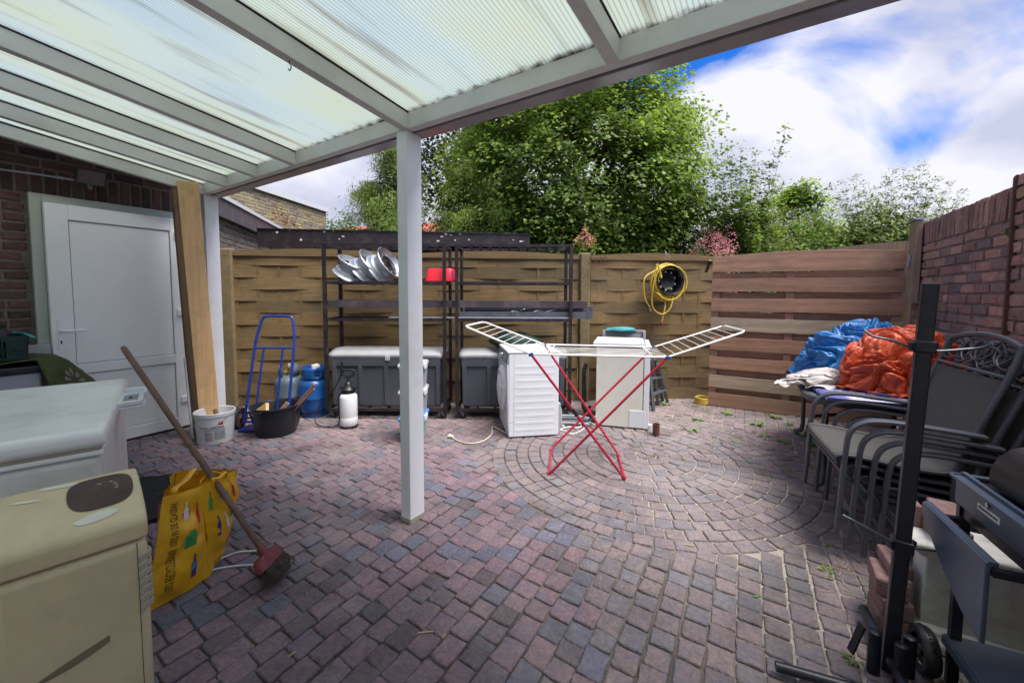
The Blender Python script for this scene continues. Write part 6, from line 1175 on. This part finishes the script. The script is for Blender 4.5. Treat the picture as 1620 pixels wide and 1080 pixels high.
# second building further off
C_, E_ = D(330, 300, 9.2), D(516, 335, 13.5); zt_ = D(516, 335, 13.5).z; C_.z = E_.z = 0; dM = (E_-C_).normalized(); nM = Vector((dM.y, -dM.x, 0))
nb2 = thing('neighbour_house', 'neighbour\'s yellowish brick flat roofed building with white roof edge', 'house', C_.lerp(E_, .5))
bk, mo = brick_wall(C_-dM*1, dM, nM, (E_-C_).length+1, zt_, [(.30, .25, .13), (.26, .20, .14), (.22, .18, .15), (.33, .27, .12)], joint=.02, seed=22, pitch=(.24, .085)); bk.build('bricks', 'brick_dark', nb2, True, attr=True); mo.build('mortar_bed', 'lid_grey', nb2, True)
m_ = MB(); m_.prism([C_-dM*1+ZUP*(zt_-.02), E_+dM*.05+ZUP*(zt_-.02), E_+dM*.05+ZUP*(zt_+.12), C_-dM*1+ZUP*(zt_+.12)], nM*.07); m_.build('roof_edge', 'trim_white', nb2, True)
m_ = MB(); m_.prism([E_-nM*.02, E_-nM*5, E_-nM*5+ZUP*zt_, E_-nM*.02+ZUP*zt_], -dM*.2); m_.prism([C_-dM+ZUP*(zt_-.05), E_+ZUP*(zt_-.05), E_-nM*5+ZUP*(zt_-.05), C_-dM-nM*5+ZUP*(zt_-.05)], ZUP*.03); m_.build('roof', 'roof_felt', nb2, True)
# red tiled roof house far behind
rh = thing('tiled_house', 'distant house with a red tiled roof behind the shed', 'house', (-3.5, 20, 0))
m_ = MB(); m_.prism([Vector((-10.5, 19, 0)), Vector((-6.6, 19, 0)), Vector((4, 17.5, 0)), Vector((4, 23, 0)), Vector((-10.5, 24, 0))], ZUP*3.4); m_.build('wall', 'render_grey', rh, True)
m_ = MB(); m_.add([Vector((-10.7, 18.8, 3.35)), Vector((4.2, 17.3, 3.6)), Vector((4.2, 20.5, 5.2)), Vector((-9, 21.5, 4.7)), Vector((4.2, 23.5, 3.5)), Vector((-10.7, 24.3, 3.4))], [(0, 1, 2, 3), (2, 4, 5, 3), (0, 3, 5)]); m_.build('roof', 'roof_tile', rh, True, solid=.12)
# flat roofed shed with brown fascia just behind the fence
SA, SB = Vector((-3.78, 6.05, 0)), Vector((.275, 6.5, 0)); sd_ = (SB-SA).normalized(); sn_ = Vector((sd_.y, -sd_.x, 0)); Ls = (SB-SA).length
sh_ = thing('shed', 'flat roofed shed with flaking brown fascia directly behind the fence', 'shed', (-1.8, 7.5, 0))
za, zb, zc, zd = D(406, 362, 6.05).z, D(406, 390, 6.05).z, D(838, 371, 6.5).z, D(838, 388, 6.5).z
m_ = MB(); m_.prism([SA+ZUP*zb, SA+sd_*.25+ZUP*(zb-.03), SB+ZUP*zd, SB+ZUP*zc, SA+ZUP*za], -sn_*.04); m_.build('fascia', 'fascia_brown', sh_, True, bev=.004)
m_ = MB(); m_.prism([SA-sn_*.045+ZUP*(za-.03), SB-sn_*.045+ZUP*(zc-.03), SB-sn_*3+ZUP*(zc-.03), SA-sn_*3+ZUP*(za-.03)], ZUP*.02); m_.build('roof', 'roof_felt', sh_, True)
m_ = MB(); m_.prism([SA+sd_*.3-sn_*.3, SB-sd_*.2-sn_*.3, SB-sd_*.2-sn_*2.9, SA+sd_*.3-sn_*2.9], ZUP*(zb-.02)); m_.build('wall', 'old_wood', sh_, True)
m_ = MB(); rs = random.Random(8)
for px in [452, 470, 486, 520, 534, 542, 548, 692, 698, 704, 712, 719, 727, 741, 812, 824, 828]:
    t = (D(px, 376, 6.3).x-SA.x)/(SB.x-SA.x); zz_ = za+(zc-za)*t-rs.uniform(.03, .85)*(za-zb)*(.75 if t < .6 else .6); c = SA.lerp(SB, t)+sn_*.002+ZUP*zz_; n_ = 7
    r_ = rs.uniform(.010, .028); m_.add([c+sd_*(r_*rs.uniform(.5, 1.2)*math.cos(2*pi*k/n_))+ZUP*(r_*rs.uniform(.3, .9)*math.sin(2*pi*k/n_)) for k in range(n_)], [tuple(range(n_))])
m_.build('flaked_paint', 'paint_chip', sh_, True)
for (z, q0, q1) in (('r', SA+ZUP*(za+.005), SB+ZUP*(zc+.005)),): m_ = MB(); m_.bar(q0+sn_*.004, q1+sn_*.004, .03, .012, sn_); m_.build('roof_trim', 'fascia_brown', sh_, True)

# ---- foliage
LT = {'maple': [(0, 0), (.48, .06), (.30, .40), (.55, .62), (0, 1.05), (-.55, .62), (-.30, .40), (-.48, .06)],
      'oval': [(0, 0), (.22, .3), (.24, .6), (0, 1), (-.24, .6), (-.22, .3)], 'fine': [(0, 0), (.10, .5), (0, 1), (-.10, .5)]}
def leaves(name, P, Nn, size, shape, cols, mt, parent, seed, droop=0.):
    """P: leaf positions (n,3), Nn: rough facing of each leaf; one small face per leaf"""
    r = np.random.default_rng(seed); n = len(P); T = np.array(LT[shape]); k = len(T)
    nv_ = Nn+r.normal(0, .38, (n, 3)); nv_ /= np.linalg.norm(nv_, axis=1)[:, None]
    d = r.normal(0, 1, (n, 3)); d[:, 2] -= droop; d -= nv_*(d*nv_).sum(1)[:, None]; d /= np.linalg.norm(d, axis=1)[:, None]; sd = np.cross(nv_, d)
    sz = size*r.uniform(.4, 1.3, n); fold = .18*np.abs(T[:, 0])
    V = P[:, None, :]+sd[:, None, :]*(T[:, 0][None, :, None]*sz[:, None, None])+d[:, None, :]*(T[:, 1][None, :, None]*sz[:, None, None])+nv_[:, None, :]*(fold[None, :, None]*sz[:, None, None])
    V = V.reshape(-1, 3); me = bpy.data.meshes.new(name); me.vertices.add(n*k); me.vertices.foreach_set('co', V.astype(np.float32).ravel())
    me.loops.add(n*k); me.loops.foreach_set('vertex_index', np.arange(n*k, dtype=np.int32)); me.polygons.add(n); me.polygons.foreach_set('loop_start', np.arange(0, n*k, k, dtype=np.int32)); me.polygons.foreach_set('loop_total', np.full(n, k, dtype=np.int32))
    me.update(calc_edges=True); cell = np.floor(P/.42+np.array([.3, .7, .1])).astype(int); hsh = (np.sin(cell[:, 0]*12.9898+cell[:, 1]*78.233+cell[:, 2]*37.719)*43758.5453) % 1.0; C = np.array(cols)[r.integers(0, len(cols), n)]*(r.uniform(.84, 1.16, n)*(.55+.9*hsh))[:, None]
    a = me.color_attributes.new('Col', 'FLOAT_COLOR', 'POINT'); cc_ = np.repeat(np.c_[C, np.ones(n)], k, axis=0); a.data.foreach_set('color', cc_.astype(np.float32).ravel())
    me.materials.append(M[mt]); o = bpy.data.objects.new(name, me); COL.objects.link(o); o.parent = parent; return o
def limbs(m_, base, h, r0, crown, n, rs, up=.5):
    """tapered trunk that forks into limbs reaching into the crown; crown = (centre, radii)"""
    c, R = crown; tips = []
    top = Vector(base)+ZUP*h; tr = bez([base, Vector(base).lerp(top, .5)+Vector((rs.uniform(-.1, .1), rs.uniform(-.1, .1), 0)), top, c+ZUP*R[2]*.55], 5); k = len(tr)
    m_.tube(tr, [r0*(1-.8*i/(k-1)) for i in range(k)], 9)
    for i in range(n):
        s = tr[int((.35+.6*i/n)*(k-1))]; a = 2.4*i+rs.uniform(-.4, .4); e = rs.uniform(-.1, .9)
        t = Vector((c.x+R[0]*.85*math.cos(a)*math.cos(e), c.y+R[1]*.85*math.sin(a)*math.cos(e), c.z+R[2]*.8*math.sin(e)))
        mid = s.lerp(t, .5)+Vector((0, 0, rs.uniform(-.1, .25)))*R[2]*.3; b = bez([s, mid, t], 5); m_.tube(b, [r0*.42*(1-.85*j/(len(b)-1)) for j in range(len(b))], 6)
        for q in range(3):
            s2 = b[rs.randint(2, len(b)-2)]; t2 = s2+Vector((rs.uniform(-1, 1)*R[0], rs.uniform(-1, 1)*R[1], rs.uniform(0, 1)*R[2]))*.35; m_.tube([s2, s2.lerp(t2, .5)+ZUP*.04, t2], [r0*.14, r0*.09, r0*.03], 5); tips.append(t2)
        tips.append(t)
    return tips
def crown_pts(c, R, ncl, nl, rs_, spread, flat=.45, shell=.55, boxk=2.0, zmin=None, holes=.0):
    r = np.random.default_rng(rs_); P, N_ = [], []
    d = r.normal(0, 1, (ncl, 3)); d /= np.linalg.norm(d, axis=1)[:, None]; rad = r.uniform(shell, 1.04, ncl)**(1/1.2)
    cx = np.array(c)+d*np.array(R)*rad[:, None]*(1+.16*np.array([noise.noise(Vector(q)*2.3+Vector((rs_, 0, 0))) for q in d]))[:, None]
    for i in range(ncl):
        if zmin is not None and cx[i, 2] < zmin: continue
        if noise.noise(Vector(cx[i])*1.15+Vector((rs_, 5, 1))) > .20: continue
        m = int(nl*r.uniform(.5, 1.4)); s = spread*r.uniform(.6, 1.3)
        q = r.normal(0, 1, (m, 3))*np.array([s, s, s*flat]); q[:, 2] -= .35*(q[:, 0]**2+q[:, 1]**2)/s   # each spray is a drooping dish
        P.append(cx[i]+q); N_.append(np.tile(np.array([d[i, 0]*.5, d[i, 1]*.5, .9+.3*d[i, 2]]), (m, 1)))
    return np.concatenate(P), np.concatenate(N_)
def tree(name, lab, base, h, r0, c, R, ncl, nl, size, shape, cols, seed, spread=.3, cat='tree', nlimb=7, mt='leaf', shell=.5, zmin=None, flat=.45, droop=.4, extra=None):
    t = thing(name, lab, cat, base); m_ = MB(); rs = random.Random(seed); tips = limbs(m_, Vector(base), h, r0, (Vector(c), R), nlimb, rs); m_.build('trunk', 'bark', t, True, smooth=60)
    P, N_ = crown_pts(c, R, ncl, nl, seed, spread, shell=shell, zmin=zmin, flat=flat)
    if extra:
        for (c2, R2, n2) in extra: p2, q2 = crown_pts(c2, R2, n2, nl, seed+5, spread, shell=.2, flat=flat); P = np.concatenate([P, p2]); N_ = np.concatenate([N_, q2])
    leaves('crown', P-np.array(base), N_, size, shape, cols, mt, t, seed, droop); return t
GM = [(.15, .235, .055), (.20, .29, .075), (.11, .18, .045), (.17, .25, .06)]
tree('maple_tree', 'large bushy maple tree with bright green leaves rising behind the fence', (1.6, 10.2, 0), 2.6, .17, (1.40, 9.6, 4.1), (2.85, 2.3, 3.0), 1400, 130, .066, 'maple', GM, 4, spread=.27, nlimb=14, flat=.3, shell=.5,
     extra=[((.1, 9.2, 5.6), (1.3, 1.2, 1.2), 60), ((3.35, 9.4, 5.3), (.95, .9, 1.4), 80), ((1.4, 9.0, 2.4), (2.7, 1.2, .9), 170), ((3.3, 9.3, 3.4), (1.1, 1., 1.6), 120)])
# yew with drooping sprays
def conifer(lab, base, H, Rb, seed, cols, n=150, lean=0., z0=.6):
    t = thing('conifer', lab, 'tree', base, 0, 'evergreens behind the shed'); rs = random.Random(seed); r = np.random.default_rng(seed); m_ = MB(); b = Vector(base); m_.tube([b, b+ZUP*H*.5, b+ZUP*H*.97+Vector((lean, 0, 0))], [.12, .07, .015], 8); P, N_ = [], []
    for i in range(n):
        f = (i+rs.random())/n; z = z0+(H-z0)*f; a = rs.uniform(0, 2*pi); L_ = Rb*(1-f)**.65*rs.uniform(.55, 1.15)+.12; s = b+ZUP*z+Vector((lean*f, 0, 0)); e = s+V2(a)*L_+ZUP*(L_*rs.uniform(-.15, .5)); m2 = s.lerp(e, .5)+ZUP*.12*L_
        c_ = bez([s, m2, e, e+V2(a)*.15*L_-ZUP*.25*L_], 4); m_.tube(c_, [.016*(1-.8*j/(len(c_)-1)) for j in range(len(c_))], 4, cap=False)
        for q in c_[3:]:
            k = 32; w_ = .05+.10*L_; p = np.array(q)+r.normal(0, 1, (k, 3))*np.array([w_, w_, .05]); p[:, 2] -= r.exponential(.10, k); P.append(p); N_.append(np.tile([math.cos(a)*.6, math.sin(a)*.6, .5], (k, 1)))
    m_.build('trunk', 'bark', t, True); P, N_ = np.concatenate(P), np.concatenate(N_); leaves('crown', P-np.array(base), N_, .085, 'fine', cols, 'needle', t, seed, 1.6); return t
GY = [(.14, .20, .04), (.17, .24, .05), (.09, .14, .03), (.12, .18, .035)]
conifer('loose evergreen with drooping green sprays left of the white post', (-2.55, 8.9, 0), 4.45, 1.25, 31, GY, 150)
conifer('drooping yellowish evergreen just right of the white post', (-1.05, 8.5, 0), 4.0, .85, 32, [(.18, .25, .05), (.14, .20, .04), (.21, .27, .06)], 140, .1)
conifer('drooping evergreen partly in front of the maple', (-.35, 8.3, 0), 3.6, .75, 33, [(.17, .23, .05), (.13, .19, .04)], 120, .1)
conifer('slender evergreen whose twigs stand free against the sky at the far left', (-3.15, 9.6, 0), 3.9, .8, 35, GY, 70, -.25)
tree('ivy_tree', 'dark leafed broad bush behind the shed roof, right of the white post', (-.9, 9.9, 0), 1.2, .1, (-.8, 9.6, 2.6), (1.6, .9, 1.0), 130, 80, .11, 'oval', [(.03, .08, .02), (.04, .11, .03), (.02, .06, .015)], 41, spread=.28, shell=.2, cat='bush')
tree('dark_tree', 'tall dark leafed tree in the background between post and maple', (-1.6, 13.5, 0), 3.4, .2, (-1.5, 13.5, 5.9), (2.0, 1.5, 2.0), 160, 80, .15, 'oval', [(.02, .035, .015), (.03, .05, .02)], 42, spread=.4, shell=.35)
tree('low_tree', 'small rounded tree beyond the flat roofed building at far left', (-7.2, 17.2, 0), 1.8, .12, (-7.2, 17.2, 3.3), (1.2, 1., 1.2), 70, 70, .15, 'oval', [(.05, .12, .03), (.07, .15, .035)], 43, spread=.3, shell=.3)
tree('low_tree', 'small dark bushy tree just right of the flat roofed building', (-5.1, 15.5, 0), 1.6, .1, (-5.2, 15.5, 2.7), (1.1, 1., 1.1), 60, 70, .14, 'oval', [(.04, .10, .03), (.05, .12, .03)], 44, spread=.3, shell=.3)
# airy multi stemmed bushes against the sky
def stems(name, lab, base, spec, seed, size, cols, shape='oval', dens=44, parent_cat='shrub', rad=.014, droop=.3):
    t = thing(name, lab, parent_cat, base); m_ = MB(); r = np.random.default_rng(seed); rs = random.Random(seed); P, N_ = [], []
    for tip in spec:
        b = Vector(base)+Vector((rs.uniform(-.3, .3), rs.uniform(-.2, .2), 0)); tip = Vector(tip); c_ = bez([b, b.lerp(tip, .45)+Vector((rs.uniform(-.1, .1), 0, .12)), tip], 10); n = len(c_)
        m_.tube(c_, [rad*(1-.85*j/(n-1)) for j in range(n)], 5)
        for j in range(4, n):
            f = j/n
            for q in range(3):
                a = rs.uniform(0, 2*pi); L_ = (.48*(1-f)+.06)*rs.uniform(.5, 1.2); e = c_[j]+V2(a)*L_+ZUP*L_*rs.uniform(.0, .6); m_.tube([c_[j], e], [.004, .0015], 3, cap=False)
                k = max(3, int(dens*L_*(1.3-.7*f))); tt = r.uniform(.15, 1, k)[:, None]; P.append(np.array(c_[j])*(1-tt)+np.array(e)*tt+r.normal(0, .045, (k, 3))); N_.append(np.tile([0, -.2, 1.], (k, 1)))
    m_.build('stems', 'bark', t, True); P, N_ = np.concatenate(P), np.concatenate(N_); leaves('foliage', P-np.array(base), N_, size, shape, cols, 'leaf', t, seed, droop); return t
Y_ = 8.2
tips = [D(x, y, Y_+dy) for x, y, dy in ((1128, 245, .2), (1150, 238, 0), (1172, 236, .3), (1196, 244, -.1), (1208, 258, .2), (1243, 204, 0), (1140, 262, -.3), (1162, 260, -.4), (1186, 270, .4), (1222, 290, -.2), (1110, 290, .1), (1178, 300, -.5))]
stems('elder_shrub', 'airy many stemmed shrub with one long shoot against the clouds, right of the maple', D(1175, 467, Y_)*1.0-ZUP*D(1175, 467, Y_).z, tips, 51, .082, [(.13, .20, .04), (.16, .25, .06), (.10, .15, .04)], dens=190, rad=.010)
Y_ = 9.2
tips = [D(x, y, Y_+dy) for x, y, dy in ((1318, 300, 0), (1330, 290, .3), (1350, 284, .1), (1366, 292, .2), (1385, 300, 0), (1400, 280, .2), (1412, 272, 0), (1430, 266, .2), (1448, 268, -.1), (1462, 262, .2), (1480, 285, 0), (1500, 292, .3), (1522, 305, .1), (1512, 325, -.1), (1470, 300, .3), (1490, 318, .2))]
stems('wispy_shrub', 'wispy shrub with thin arching branches above the right end of the gate', D(1405, 467, Y_)-ZUP*D(1405, 467, Y_).z, tips, 52, .058, [(.14, .18, .06), (.17, .21, .08), (.11, .15, .05)], dens=280, rad=.009)
tree('pointed_tree', 'bright green pointed tree behind the gate, between the airy and the wispy shrub', (8.1, 11.5, 0), 2.2, .09, (8.0, 11.5, 3.0), (.95, .8, 1.55), 130, 90, .10, 'oval', [(.17, .27, .05), (.12, .20, .04), (.21, .31, .06)], 45, spread=.22, shell=.25, extra=[((7.95, 11.5, 4.2), (.38, .3, .55), 34), ((8.8, 11.4, 2.9), (.9, .7, .8), 60)])
HG = [(.09, .16, .035), (.13, .21, .05), (.07, .12, .03)]
for i, (x, y, z, R, cols, lab) in enumerate((((4.9, 8.0, 0)[0], 8.9, 2.3, (1.05, .8, 1.2), [(.14, .19, .045), (.18, .23, .06), (.10, .14, .04)], 'olive green bush directly behind the end of the woven fence, right of the pink blossom'),
        (6.6, 9.6, 2.05, (1.2, .8, .95), HG, 'dark green bush behind the middle of the plank gate'), (8.2, 9.7, 2.5, (1.15, .8, 1.35), [(.15, .21, .055), (.12, .17, .045), (.19, .24, .08)], 'greyish green bush under the wispy shrub'),
        (9.45, 10.1, 2.35, (1.2, .8, 1.1), [(.14, .19, .05), (.18, .21, .08)], 'pale green bush at the right end of the row behind the gate'), (4.2, 9.6, 1.7, (1.3, .8, 1.1), [(.05, .10, .02), (.07, .13, .03)], 'dark bush at the right foot of the maple'), (-3.4, 10.4, 1.5, (1.2, .9, 1.1), HG, 'dark bush filling the gap left of the drooping evergreens'))):
    tree('bush', lab, (x, y+.2, 0), .8, .05, (x, y, z), R, 260, 80, .08, 'oval', cols, 60+i, spread=.22, shell=.3, cat='bush', nlimb=5)
# pink flowering shrub
pk = tree('blossom_shrub', 'shrub with masses of pink blossom behind the yellow hose', (3.55, 7.4, 0), .9, .04, (3.55, 7.3, 1.75), (.42, .4, .62), 60, 60, .06, 'oval', [(.08, .13, .03), (.10, .15, .04)], 71, spread=.16, cat='shrub', nlimb=5)
P, N_ = crown_pts((3.55, 7.22, 1.80), (.46, .42, .68), 80, 48, 72, .075, flat=.8, shell=.75); leaves('blossom', P-np.array((3.55, 7.4, 0)), N_, .036, 'oval', [(.58, .24, .28), (.66, .32, .36), (.48, .17, .22)], 'leaf', pk, 73)
# photinia like young red plant over the fence
pl = thing('red_tipped_plant', 'small plant with pink and orange young leaves peeping over the fence right of the racks', 'plant', (1.07, 5.9, 0)); m_ = MB(); tp = [D(926, 366, 5.9), D(915, 380, 5.9), D(938, 382, 5.95), D(926, 385, 5.85)]
P, N_, P2, N2 = [], [], [], []; r = np.random.default_rng(5)
for q in tp:
    m_.tube([Vector((1.07, 5.9, 0)), Vector(q)], [.012, .004], 5)
    P.append(np.array(q)+r.normal(0, 1, (26, 3))*np.array([.035, .03, .05])); N_.append(np.tile([0, -.6, .5], (26, 1))); P2.append(np.array(q)+r.normal(0, 1, (40, 3))*np.array([.08, .06, .06])-np.array([0, 0, .10])); N2.append(np.tile([0, -.3, .8], (40, 1)))
m_.build('stem', 'bark', pl, True); leaves('young_leaves', np.concatenate(P)-np.array(pl.location), np.concatenate(N_), .06, 'oval', [(.55, .22, .16), (.6, .3, .25), (.5, .2, .08)], 'leaf', pl, 6); leaves('foliage', np.concatenate(P2)-np.array(pl.location), np.concatenate(N2), .06, 'oval', [(.12, .2, .03), (.2, .26, .05)], 'leaf', pl, 7)
# withered climber on the neighbour's wall
cb_ = thing('withered_climber', 'withered brown climbing plant on the neighbour\'s brick wall', 'climber', D(400, 395, 8.0)-ZUP*D(400, 395, 8.0).z); m_ = MB(); P = []; r = np.random.default_rng(9)
for (x0, y0, x1, y1, n, w_) in ((386, 355, 404, 365, 60, .07), (398, 358, 402, 392, 90, .07), (404, 358, 408, 385, 60, .05), (388, 362, 394, 390, 25, .03), (437, 325, 440, 342, 26, .05), (448, 342, 458, 360, 40, .05)):
    Yd = 7.75 if x0 < 430 else 9.6; a, b = D(x0, y0, Yd), D(x1, y1, Yd); m_.tube([a, b], .008, 4); t_ = r.uniform(0, 1, n)[:, None]; P.append(np.array(a)*(1-t_)+np.array(b)*t_+r.normal(0, w_, (n, 3)))
m_.tube([cb_.location, D(401, 380, 7.8)], .015, 5); m_.build('stem', 'bark', cb_, True); P = np.concatenate(P); leaves('withered_leaves', P-np.array(cb_.location), np.tile([.3, -1, .2], (len(P), 1)), .085, 'oval', [(.28, .14, .08), (.38, .24, .15), (.45, .33, .22), (.16, .07, .05)], 'leaf', cb_, 10)
# moss tuft on the brick wall
m_ = MB(); p = D(1597, 368, 2.47); 
for i in range(70): a = rnd(0, 2*pi); q = p+Vector((rnd(-.02, .02), rnd(-.02, .02), rnd(-.02, .02))); m_.add([q, q+Vector((rnd(-.02, .02), rnd(-.03, 0), rnd(-.02, .02))), q+Vector((rnd(-.02, .02), rnd(-.03, 0), rnd(-.02, .02)))], [(0, 1, 2)], 0, (.12*rnd(.7, 1.3), .26*rnd(.7, 1.3), .03))
tag(setbase(m_.build('moss_tuft', 'weed', attr=True), p), 'small tuft of green moss growing from the brick wall by the pier', 'moss')

# high hedge row further back on the right, one thing
hd_ = thing('hedge', 'tall mixed green hedge closing the view behind the bushes at the right', 'hedge', (8.8, 12.6, 0)); Ps, Ns = [], []
for i, (x, zt_) in enumerate(((4.8, 2.6), (5.7, 2.9), (6.6, 3.0), (7.4, 3.2), (8.4, 3.5), (9.4, 3.7), (10.4, 3.9), (11.3, 3.9), (12.2, 3.6), (13.0, 3.0))):
    p_, n_ = crown_pts((x, 12.6, zt_*.5), (.75, .6, zt_*.5), 150, 80, 90+i, .20, shell=.3); Ps.append(p_); Ns.append(n_)
Ps, Ns = np.concatenate(Ps), np.concatenate(Ns); leaves('foliage', Ps-np.array((8.8, 12.6, 0)), Ns, .10, 'oval', [(.15, .22, .045), (.11, .17, .035), (.19, .25, .07)], 'leaf', hd_, 91)
m_ = MB()
for i in range(12): m_.tube([(4.8+.72*i, 12.6, 0), (4.85+.72*i, 12.6, 2.0)], [.05, .02], 6)
m_.build('stems', 'bark', hd_, True)
